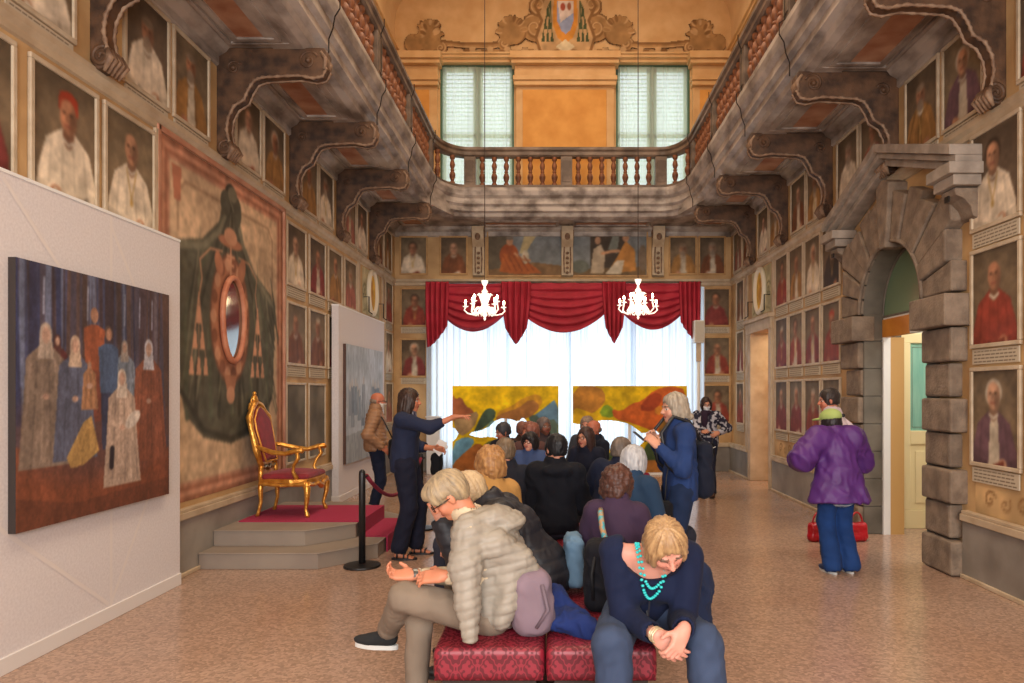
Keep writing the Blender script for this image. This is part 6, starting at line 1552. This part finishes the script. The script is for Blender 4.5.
# --- man in tan quilted jacket
B = pose(-math.radians(75), (-2.36, 9.12), s=0.975, seated=False, lean=1, head=(-6, -4, 0), wr=(-2.22, 8.93, 0.92), wl=(-2.18, 9.25, 0.92), er=(0.5, -0.9, -0.6), el=(-0.5, -0.9, -0.6))
t = person('bald person with glasses in tan quilted jacket standing beside the pale painting', B)
body(B, t, (186, 112, 84), 0.009, mask=(214, 210, 204)); hair(B, t, 'fringe_ring', (150, 130, 112), 0.010, 2, 0.002); specs(B, t)
top(B, t, 'tan_jacket', (150, 112, 82), 0.012, g=0.035, collar=0.045, m=M_nylon, disp=quilt(0.05, 0.008, 5), low=0.02, hem=-0.05)
trousers(B, t, (28, 34, 54), 0.013, g=0.012); shoes(B, t, M_brownsh, M_shoe)

# --- standing woman in denim at right of the group
B = pose(D90+0.12, (0.935, 5.25), s=0.975, seated=False, lean=2, head=(-6, 6, 0), headoff=(0, 0.035, 0.115), wr=(0.76, 5.36, 1.24), wl=(0.75, 5.10, 1.22), er=(0.5, -0.4, -1), el=(-0.5, -0.5, -1), neckfwd=0.0)
t = person('standing person with grey hair in blue denim holding a phone, dark backpack on', B)
body(B, t, (192, 140, 116), 0.0075, curl=(0.9, 0.9)); hair(B, t, 'flick', (176, 164, 146), 0.009, 4, 0.005, col2=(110, 98, 84)); 
top(B, t, 'denim_shirt', (42, 66, 116), 0.011, g=0.020, collar=0.03, low=0.05, hem=-0.06, cf=flat((34, 54, 98), 0.16, 14), disp=folds(0.009, 8, 4))
trousers(B, t, (36, 54, 90), 0.013, g=0.012, cf=flat((28, 42, 70), 0.18, 20)); shoes(B, t)
S = Sdf(); S.cap(B.neck-np.array([0, 0, 0.02]), B.neck+np.array([0, 0.01, 0.035]), 0.070, 0.066, k=0.02); S.cap(B.neck, B.neck+np.array([0, 0.03, 0.2]), 0.056, k=0.01, op=-1)
sdf_obj('white_collar', S, 0.010, M_cloth, t, color=flat((214, 214, 216), 0.05))
den = B
# --- far woman with mask
B = pose(math.radians(150), (2.33, 10.8), s=0.93, seated=False, lean=1, head=(-8, 30, 0), wr=(2.22, 10.58, 1.02), wl=(2.46, 10.62, 1.0), er=(0.6, -0.4, -1), el=(-0.6, -0.4, -1))
t = person('distant standing person with white face mask and black and white patterned jacket', B)
body(B, t, (196, 136, 108), 0.010, mask=(232, 232, 234)); hair(B, t, 'bob', (54, 32, 28), 0.011, 6, 0.005, col2=(28, 18, 16)); specs(B, t)
top(B, t, 'patterned_jacket', (52, 50, 66), 0.013, g=0.03, low=0.05, hem=-0.06, cf=flat((44, 42, 58), 0.2, 10, 3, c2=(178, 176, 184)))
S = Sdf(); S.ell(B.neck+np.array([0, 0.04, -0.02]), (0.09, 0.08, 0.05), k=0.02); S.ell(B.chest+np.array([0, 0.12, 0.05]), (0.06, 0.03, 0.13), k=0.03); sdf_obj('plum_scarf', S, 0.012, M_cloth, t, color=flat((48, 34, 50)))
trousers(B, t, (36, 40, 58), 0.014); shoes(B, t, M_brownsh)

# --- person in purple jacket with green cap
B = pose(math.radians(8), (2.55, 6.30), s=0.89, seated=False, lean=13, head=(-8, 34, 0), headoff=(0, 0.06, 0.10), wr=(2.66, 6.62, 0.98), wl=(2.24, 6.48, 0.98), er=(0.9, -0.5, -0.7), el=(-0.9, -0.5, -0.7))
t = person('standing person in shiny purple jacket and green cap seen from behind, jeans', B)
body(B, t, (186, 124, 98), 0.009, curl=(0.8, 0.8)); hair(B, t, 'bob', (44, 32, 36), 0.010, 8, 0.004, col2=(24, 18, 22))
def fl(S): 
    S.cap(B.chest, B.pel-np.array([0, 0.03, 0.34]), 0.14, 0.33, k=0.06, sq=((0, 1, 0), 0.66))
top(B, t, 'purple_jacket', (84, 44, 112), 0.010, g=0.05, collar=0.0, sleeve=0.036, cuff=0.80, hem=-0.20, extra=fl, m=M_nylon, disp=folds(0.016, 6, 9), cf=flat((82, 42, 110), 0.14, 12))
def tee(V):
    st = (np.sin(V[:, 2]*2*PI/0.03) > 0)[:, None]; return np.where(st, lin((190, 208, 224)), lin((70, 96, 140)))
S = Sdf(); S.ell(B.pel+np.array([0.02, 0, -0.10]), (0.175, 0.135, 0.16), k=0.03); sdf_obj('striped_shirt', S, 0.012, M_cloth, t, color=tee, disp=folds(0.005, 10, 1))
trousers(B, t, (30, 62, 116), 0.012, g=0.020, flare=0.022, cf=flat((28, 58, 110), 0.2, 14)); shoes(B, t, M_shoeb, M_sole)
S = Sdf(); c, R, s = B.head, B.hR, B.s
S.ell(c+R@np.array([0, -0.014, 0.055]), (0.088, 0.102, 0.078), R=R, k=0.02); S.ell(c+R@np.array([0, 0.10, 0.045]), (0.065, 0.07, 0.012), R=R, k=0.015); S.box(c+R@np.array([0, 0, -0.055]), (0.14, 0.16, 0.085), r=0.005, R=R, k=0.01, op=-1)
sdf_obj('green_cap', S, 0.009, M_cloth, t, color=flat((158, 176, 104), 0.1, 14))
p_ = c+R@np.array([0.035, -0.118, 0.055]); MB().ball(tuple(p_), (0.018, 0.008, 0.018)).build('cap_badge', M_shoe, t)

# --- man behind in pale sweater
B = pose(math.radians(70), (2.80, 7.02), s=1.0, seated=False, lean=3, head=(-8, 12, 0), wl=(2.62, 6.80, 1.05), wr=(2.90, 7.12, 0.98), er=(0.3, -1.2, 0.0), el=(-0.4, -0.6, -1))
t = person('standing person with short dark hair in pale pink sweater behind the purple jacket', B)
body(B, t, (188, 116, 90), 0.009); hair(B, t, 'short', (58, 46, 42), 0.009, 9, 0.003, col2=(34, 26, 24))
top(B, t, 'pale_sweater', (198, 180, 184), 0.012, g=0.028, low=0.08, hem=-0.08, collar=0.02); trousers(B, t, (60, 58, 66), 0.014); shoes(B, t)

# --- seated group
def sit(label, root, yaw, hs, hc, hc2, topname, tc, skin=(188, 128, 104), lean=6, head=(0, 0, 0), s=1.0, tr=(44, 46, 58), g=0.03, glasses=False, vox=0.009, shoe=True, cf=None, m=None, disp=None, collar=0.03, hv=0.010, curl=(0.7, 0.7), amp=0.005, **k):
    tk = {q: k.pop(q) for q in ('bust', 'belly', 'cuff', 'neckr', 'wide', 'extra', 'sleeve', 'neckz') if q in k}
    k.setdefault('broad', 0.88)
    B = pose(yaw, root, s=s, lean=lean, head=head, **k); t = person(label, B)
    body(B, t, skin, vox, curl=curl)
    if hs: hair(B, t, hs, hc, hv, int(root[0]*31+root[1]*7) % 97, amp, col2=hc2)
    if glasses: specs(B, t)
    top(B, t, topname, tc, vox+0.004, g=g, cf=cf, m=m, disp=disp, collar=collar, **tk)
    trousers(B, t, tr, vox+0.006)
    if shoe: shoes(B, t)
    return B, t
bh_, th_ = sit('person with white-blond hair in black padded jacket bending forward, hand at brow', (-0.07, 4.06), D90-0.05, 'short', (212, 186, 146), (150, 122, 90), 'black_padded_jacket', (36, 36, 42), lean=36, head=(-30, 0, 0), headoff=(0, 0.11, 0.10), s=1.06,
    wl=(-0.615, 3.86, 0.90), el=(-0.1, 0.6, -1), wr=(-0.55, 4.25, 0.66), m=M_nylon, disp=quilt(0.075, 0.006, 3), g=0.065, vox=0.007, tr=(104, 98, 88), kl=(-0.55, 3.98, 0.55), kr=(-0.56, 4.26, 0.53), cf=flat((34, 34, 40), 0.12, 10))
sit('person with blond curly hair and tan top seen from behind, second row left', (-0.40, 4.78), math.radians(35), 'curly', (186, 138, 84), (112, 72, 40), 'tan_top', (178, 134, 76), s=0.96, lean=10, head=(-10, 12, 4), g=0.022, disp=folds(0.006, 9, 2), amp=0.006, kr=(-0.62, 5.15, 0.53), kl=(-0.80, 5.0, 0.53))
sit('person with short grey-brown hair in black jacket, between curly blond and black-haired sitters', (-0.38, 5.62), math.radians(18), 'short', (124, 104, 82), (78, 64, 50), 'black_jacket', (30, 32, 42), lean=8, head=(-6, -12, 0), s=0.98)
sit('black-haired person in black hooded coat seen from behind, middle of group', (0.0, 5.66), math.radians(4), 'short', (20, 19, 24), (12, 12, 15), 'black_hooded_coat', (16, 18, 26), lean=3, head=(-4, 28, 0), s=1.02, g=0.035, broad=0.96, collar=0.02, vox=0.008,
    extra=lambda S: S.ell((0, -0.06, 0.99), (0.12, 0.09, 0.05), k=0.04), disp=folds(0.012, 6, 12))
sit('brown-haired person in purple shirt seen from behind with floral bag strap', (0.34, 4.06), math.radians(-16), 'curly', (88, 52, 40), (44, 26, 22), 'purple_shirt', (58, 42, 62), lean=7, head=(-14, -22, 0), g=0.028, vox=0.0075, hv=0.007, amp=0.006, headoff=(0, 0.06, 0.10), s=0.89, kr=(0.45, 4.52, 0.53), kl=(0.2, 4.52, 0.53))
sit('white-haired person in teal blue cardigan seen from behind at right', (0.50, 5.0), math.radians(-35), 'bob', (196, 196, 196), (140, 140, 146), 'teal_cardigan', (36, 58, 84), lean=10, head=(-8, -10, 0), g=0.035, s=0.97, vox=0.008, kr=(0.98, 5.3, 0.53), kl=(0.80, 5.42, 0.53))
sit('grey-haired person in dark navy jacket leaning beside the white-haired one', (0.42, 5.86), math.radians(-20), 'short', (128, 112, 100), (90, 80, 72), 'navy_jacket', (26, 32, 52), lean=12, head=(-10, -20, 0), side=12, g=0.04, s=0.99, broad=0.95)
sit('dark-haired person with glasses and blue jumper facing the viewer, holding hands', (-0.27, 7.62), math.radians(175), 'bowl', (30, 22, 26), (18, 14, 16), 'blue_jumper', (62, 78, 116), (200, 142, 120), lean=5, head=(4, -22, 0), s=0.90, glasses=True, wr=(-0.30, 7.30, 0.72), wl=(-0.22, 7.28, 0.74), vox=0.009)
sit('brown-haired person with glasses and blue scarf facing left, canvas strap over shoulder', (0.36, 7.70), math.radians(150), 'long', (70, 46, 42), (38, 26, 26), 'dark_coat', (26, 30, 46), (196, 136, 112), lean=5, head=(0, -10, 0), s=0.97, glasses=True,
    extra=lambda S: S.ell((0, 0.05, 1.00), (0.10, 0.09, 0.06), k=0.02))
sit('bald person in dark clothes seated behind the woman with blue scarf', (0.50, 8.55), math.radians(120), 'fringe_ring', (120, 96, 84), (90, 70, 60), 'dark_sweater', (28, 32, 46), (176, 104, 80), lean=2, head=(-4, 10, 0), s=1.03, vox=0.011, hv=0.011)
sit('person with reddish permed hair seated far back left of centre', (-0.30, 8.45), math.radians(165), 'curly', (150, 92, 74), (100, 58, 48), 'brown_cardigan', (88, 62, 60), (180, 112, 88), lean=5, head=(0, -30, 0), s=0.98, vox=0.012, hv=0.011)
sit('person with short grey hair and dark complexion seated farthest back left', (-0.16, 9.15), math.radians(190), 'short', (120, 104, 98), (80, 70, 68), 'dark_cardigan', (70, 60, 64), (120, 78, 62), lean=0, head=(2, 20, 0), s=1.04, vox=0.012, hv=0.011)
sit('person with dark grey hair far back, leftmost of the distant sitters', (-0.62, 8.75), math.radians(150), 'short', (62, 62, 68), (40, 40, 46), 'black_pullover', (30, 30, 38), (170, 110, 88), lean=5, head=(-16, -30, 0), s=0.97, vox=0.012, hv=0.011)
sit('person with thin reddish hair and brown jacket among the distant sitters', (-0.46, 9.25), math.radians(200), 'short', (140, 92, 76), (100, 66, 56), 'brown_jacket', (70, 50, 44), (168, 100, 80), lean=6, head=(-10, 20, 0), s=0.96, vox=0.012, hv=0.011)
sit('fair-haired person half hidden behind the bald seated one', (0.42, 9.28), math.radians(160), 'short', (150, 128, 110), (110, 92, 80), 'grey_pullover', (64, 66, 74), (190, 130, 108), lean=0, head=(0, 0, 0), s=1.05, vox=0.012, hv=0.011)

# ================= things people carry or have put down
def bag(name, label, cat, loc, rz, ops, col, vox=0.011, m=None, disp=None, c2=None, parts=None, var=0.12):
    t = thing(name, label, cat, loc, rz); S = Sdf(); ops(S)
    sdf_obj('bag_body', S, vox, m or M_cloth, t, disp=disp or folds(0.006, 10, 3), color=flat(col, var, 12, 2, c2=c2))
    if parts: parts(t)
    return t
def st(pts, col, name='strap', w=0.010):
    return lambda t: MB().tube(pts, w, 6).build(name, mat('strap_%d_%d_%d' % tuple(col), col, rough=0.7), t, smooth=True)
bag('backpack', 'mauve grey backpack on the ottoman behind the silver quilted jacket', 'backpack', (-0.14, 3.46, 0.455), 0.3,
    lambda S: (S.box((0, 0, 0.15), (0.095, 0.15, 0.155), r=0.07, k=0.03), S.ell((0.02, -0.05, 0.10), (0.09, 0.12, 0.10), k=0.04)), (124, 106, 116), parts=st([(0.0, -0.16, 0.05), (0.05, -0.19, 0.14), (0.03, -0.15, 0.25)], (104, 88, 98)))
bag('folded_jacket', 'crumpled bright navy jacket lying on the ottoman between the two front women', 'jacket', (0.03, 3.50, 0.445), 0.2,
    lambda S: (S.ell((0, 0, 0.05), (0.13, 0.16, 0.055), k=0.03), S.ell((-0.02, 0.12, 0.09), (0.09, 0.10, 0.07), k=0.04), S.cap((0.02, -0.1, 0.05), (0.14, -0.2, 0.03), 0.045, k=0.03)), (28, 44, 96), disp=folds(0.016, 12, 5))
bag('shoulder_bag', 'pale blue denim shoulder bag hanging beside the purple shirt', 'bag', (0.10, 4.06, 0.50), 0.1,
    lambda S: (S.box((0, 0, 0.15), (0.05, 0.11, 0.15), r=0.05, k=0.03),), (96, 124, 148), disp=folds(0.010, 12, 6))
bag('backpack', 'black backpack leaning between purple shirt and turquoise necklace sitters', 'backpack', (0.275, 3.76, 0.45), 0.0,
    lambda S: (S.box((0, 0, 0.19), (0.12, 0.09, 0.19), r=0.06, k=0.03), S.ell((0.02, -0.05, 0.14), (0.10, 0.07, 0.11), k=0.03)), (22, 22, 28), disp=folds(0.010, 10, 3), parts=st([(-0.08, -0.09, 0.08), (-0.09, -0.12, 0.22), (-0.06, -0.06, 0.36)], (16, 16, 20)))
bag('jacket_bundle', 'dark navy jacket hanging at the right side of the necklace wearer', 'jacket', (0.69, 3.52, 0.44), 0.0,
    lambda S: (S.ell((0, 0, 0.19), (0.10, 0.11, 0.15), k=0.04), S.cap((-0.03, 0, 0.30), (-0.07, 0, 0.42), 0.05, 0.04, k=0.03), S.ell((0.01, -0.02, 0.05), (0.07, 0.08, 0.09), k=0.03)), (30, 40, 66), disp=folds(0.014, 11, 7))
t = thing('floral_strap', 'floral patterned bag strap over the purple shirt shoulder', 'strap', (0.255, 3.90, 0.87))
MB().tube([(0.0, 0.10, 0.075), (-0.005, 0.03, 0.07), (-0.0, -0.04, 0.0), (0.03, -0.075, -0.12), (0.06, -0.09, -0.24)], 0.017, 6).build('strap_band', mat('floral_cloth', (170, 130, 90), col2=(70, 150, 160), scale=40, contrast=(0.45, 0.55)), t, smooth=True)
# denim woman's backpack, pouch and phone
bk = den; cy_, sy_ = math.cos(bk.yaw), math.sin(bk.yaw)
def wloc(v): return (bk.root[0]+v[0]*cy_-v[1]*sy_, bk.root[1]+v[0]*sy_+v[1]*cy_, v[2])
b0 = wloc((0.0, -0.155, 0.84))
bag('backpack', 'dark navy backpack worn by the standing person in denim', 'backpack', b0, bk.yaw,
    lambda S: (S.box((0, -0.01, 0.20), (0.12, 0.055, 0.21), r=0.05, k=0.03), S.ell((0, -0.05, 0.11), (0.10, 0.045, 0.11), k=0.03)), (22, 26, 40), disp=folds(0.010, 9, 3),
    parts=lambda t: [MB().tube([(q*0.09, 0.03, 0.42), (q*0.10, 0.12, 0.56), (q*0.10, 0.24, 0.60), (q*0.115, 0.335, 0.48), (q*0.13, 0.30, 0.25), (q*0.12, 0.12, 0.08)], 0.014, 6).build('shoulder_strap', M_shoe, t, smooth=True) for q in (-1, 1)])
b0 = wloc((-0.17, 0.17, 0.66))
bag('hip_pouch', 'small black pouch hanging at the hip of the person in denim', 'pouch', b0, bk.yaw, lambda S: (S.box((0, 0, 0.09), (0.05, 0.055, 0.085), r=0.03, k=0.02),), (20, 20, 24), parts=st([(0, 0, 0.17), (0.03, -0.02, 0.34), (0.1, -0.1, 0.6)], (30, 30, 34), w=0.005))
b0 = wloc((0.04, 0.28, 0.86)); bag('red_purse', 'dark red purse held in front of the person in denim', 'purse', b0, bk.yaw, lambda S: (S.box((0, 0, 0.08), (0.06, 0.05, 0.08), r=0.03, k=0.02),), (120, 22, 46), parts=st([(0, 0, 0.15), (0.03, -0.01, 0.26)], (90, 18, 36), w=0.005))
w_ = (bk.wri[1]+bk.wri[-1])/2; b0 = wloc(w_+np.array([0, 0.10, 0.03])); t = thing('smartphone', 'grey smartphone in the hands of the person in denim', 'phone', b0, bk.yaw)
Mx = Matrix.Rotation(math.radians(-50), 4, 'X'); MB().box(-0.036, 0.036, -0.005, 0.005, -0.01, 0.10, M=Mx).build('phone_case', M_specs, t, bevel=0.002); MB().box(-0.032, 0.032, -0.0065, -0.005, 0.0, 0.09, M=Mx).build('screen', mat('phone_glass', (90, 100, 112), rough=0.1), t)
bag('crossbody_bag', 'black bag with white trim at the hip of the distant masked person', 'bag', (2.26, 10.60, 0.62), 0.3, lambda S: (S.box((0, 0, 0.12), (0.15, 0.05, 0.11), r=0.04, k=0.02),), (24, 24, 32), parts=lambda t: [MB().tube([(-0.15, -0.05, 0.08), (0, -0.062, 0.13), (0.15, -0.05, 0.17)], 0.006, 6).build('white_trim', M_whitewood, t), MB().tube([(0.12, 0, 0.22), (0.18, 0.05, 0.5), (0.10, 0.12, 0.74)], 0.008, 6).build('strap', M_shoe, t)])
bag('shoulder_bag', 'black shoulder bag at the side of the person in tan jacket', 'bag', (-2.08, 8.92, 0.76), 0.2, lambda S: (S.box((0, 0, 0.13), (0.05, 0.12, 0.13), r=0.04, k=0.02),), (20, 20, 24), parts=st([(0, 0.08, 0.25), (-0.12, 0.10, 0.5), (-0.2, 0.14, 0.62)], (20, 20, 22), w=0.009))
bag('handbag', 'black handbag with loop handle at the guide\'s far hip', 'bag', (-1.20, 7.05, 0.80), 0.0, lambda S: (S.box((0, 0, 0.10), (0.05, 0.09, 0.11), r=0.03, k=0.02),), (18, 18, 22), parts=st([(0.02, -0.03, 0.19), (0.05, -0.04, 0.27), (0.05, 0.02, 0.30), (0.0, 0.05, 0.2)], (18, 18, 20), w=0.008))
t = thing('paper_sheaf', 'folded white papers held by the guide in her lowered hand', 'papers', (-1.17, 6.93, 1.04), 0.2)
MB().box(-0.045, 0.045, -0.002, 0.002, -0.02, 0.11, M=Matrix.Rotation(0.5, 4, 'Y')).box(-0.035, 0.05, 0.004, 0.007, -0.03, 0.10, M=Matrix.Rotation(0.8, 4, 'Y')).build('sheets', mat('paper', (206, 200, 194), rough=0.8), t)
for x, y, lb in ((2.86, 7.62, 'red glossy handbag on the floor left of the purple-jacket person\'s legs'), (3.27, 7.62, 'red glossy handbag on the floor right of the purple-jacket person\'s legs')):
    t = thing('handbag', lb, 'handbag', (x, y, 0), 0.3, 'red handbags by the wall'); S = Sdf(); S.box((0, 0, 0.10), (0.12, 0.055, 0.10), r=0.04, k=0.02); S.ell((0, 0, 0.05), (0.13, 0.07, 0.05), k=0.03)
    sdf_obj('bag_body', S, 0.010, mat('red_patent', (168, 14, 30), rough=0.3), t, disp=folds(0.006, 12, 3))
    MB().tube([(0.08*math.cos(PI*k/10), 0, 0.17+0.14*math.sin(PI*k/10)) for k in range(11)], 0.010, 6).build('handle', mat('red_patent', (168, 14, 30), rough=0.3), t, smooth=True)
# ================= light and camera
W = bpy.data.worlds.new('sky'); bpy.context.scene.world = W; W.use_nodes = True
W.node_tree.nodes['Background'].inputs[0].default_value = (0.80, 0.90, 1.0, 1); W.node_tree.nodes['Background'].inputs[1].default_value = 1.0
def area(name, loc, rot, sx, sy, power, col, spread=None):
    l = bpy.data.lights.new(name, 'AREA'); l.shape = 'RECTANGLE'; l.size = sx; l.size_y = sy; l.energy = power; l.color = col
    if spread: l.spread = spread
    o = bpy.data.objects.new(name, l); COL.objects.link(o); o.location = loc; o.rotation_euler = rot; return o
area('daylight_end_window', (0.2, YF+0.75, 2.0), (-PI/2, 0, 0), 5.3, 3.5, 125, (0.84, 0.93, 1.0))
for i, (a, b) in enumerate(BW): area('assumed_rear_window_fill', ((a+b)/2, YB+0.05, 2.7), (PI/2, 0, 0), b-a, 3.4, 205, (1.0, 0.965, 0.93))  # fill from behind the camera, set at assumed windows that are never seen
for a, b in UWX: area('daylight_upper_window', ((a+b)/2, YF+0.6, 7.0), (-PI/2, 0, 0), b-a, 2.7, 26, (0.80, 0.95, 0.90))
area('ceiling_fill_glow', (0.14, 5.5, 10.2), (0, 0, 0), 2.6, 12, 620, (1.0, 0.82, 0.60))  # added warm fill above the view; no lamp is known up there
area('added_vestibule_fill', (XR+1.1, 7.2, 3.4), (0, 0, 0), 1.0, 1.6, 45, (1.0, 0.96, 0.90))  # added light to brighten the vestibule; no lamp is seen there
area('assumed_passage_light', (XR+0.9, 12.3, 2.8), (0, 0, 0), 0.6, 1.0, 30, (1.0, 0.80, 0.5))  # assumed source for the yellowish light in the passage; no lamp is seen
cam = bpy.data.cameras.new('camera'); co = bpy.data.objects.new('camera', cam); COL.objects.link(co)
co.location = (0, 0, EYE); co.rotation_euler = (PI/2, 0, 0)
cam.sensor_width = 36; cam.sensor_fit = 'HORIZONTAL'; cam.lens = 36*F/1024
cam.shift_x = -(CX-512)/1024; cam.shift_y = (CY-341.5)/1024; cam.clip_start = 0.05
sc = bpy.context.scene; sc.camera = co
vs = sc.view_settings; vs.view_transform = 'Standard'; vs.look = 'None'; vs.gamma = 1; vs.exposure = 0.14; vs.use_curve_mapping = False
cy = sc.cycles; cy.use_denoising = True; cy.max_bounces = 6; cy.diffuse_bounces = 4; cy.glossy_bounces = 3; cy.transmission_bounces = 4; cy.transparent_max_bounces = 8
cy.caustics_reflective = False; cy.caustics_refractive = False; cy.sample_clamp_indirect = 4.0
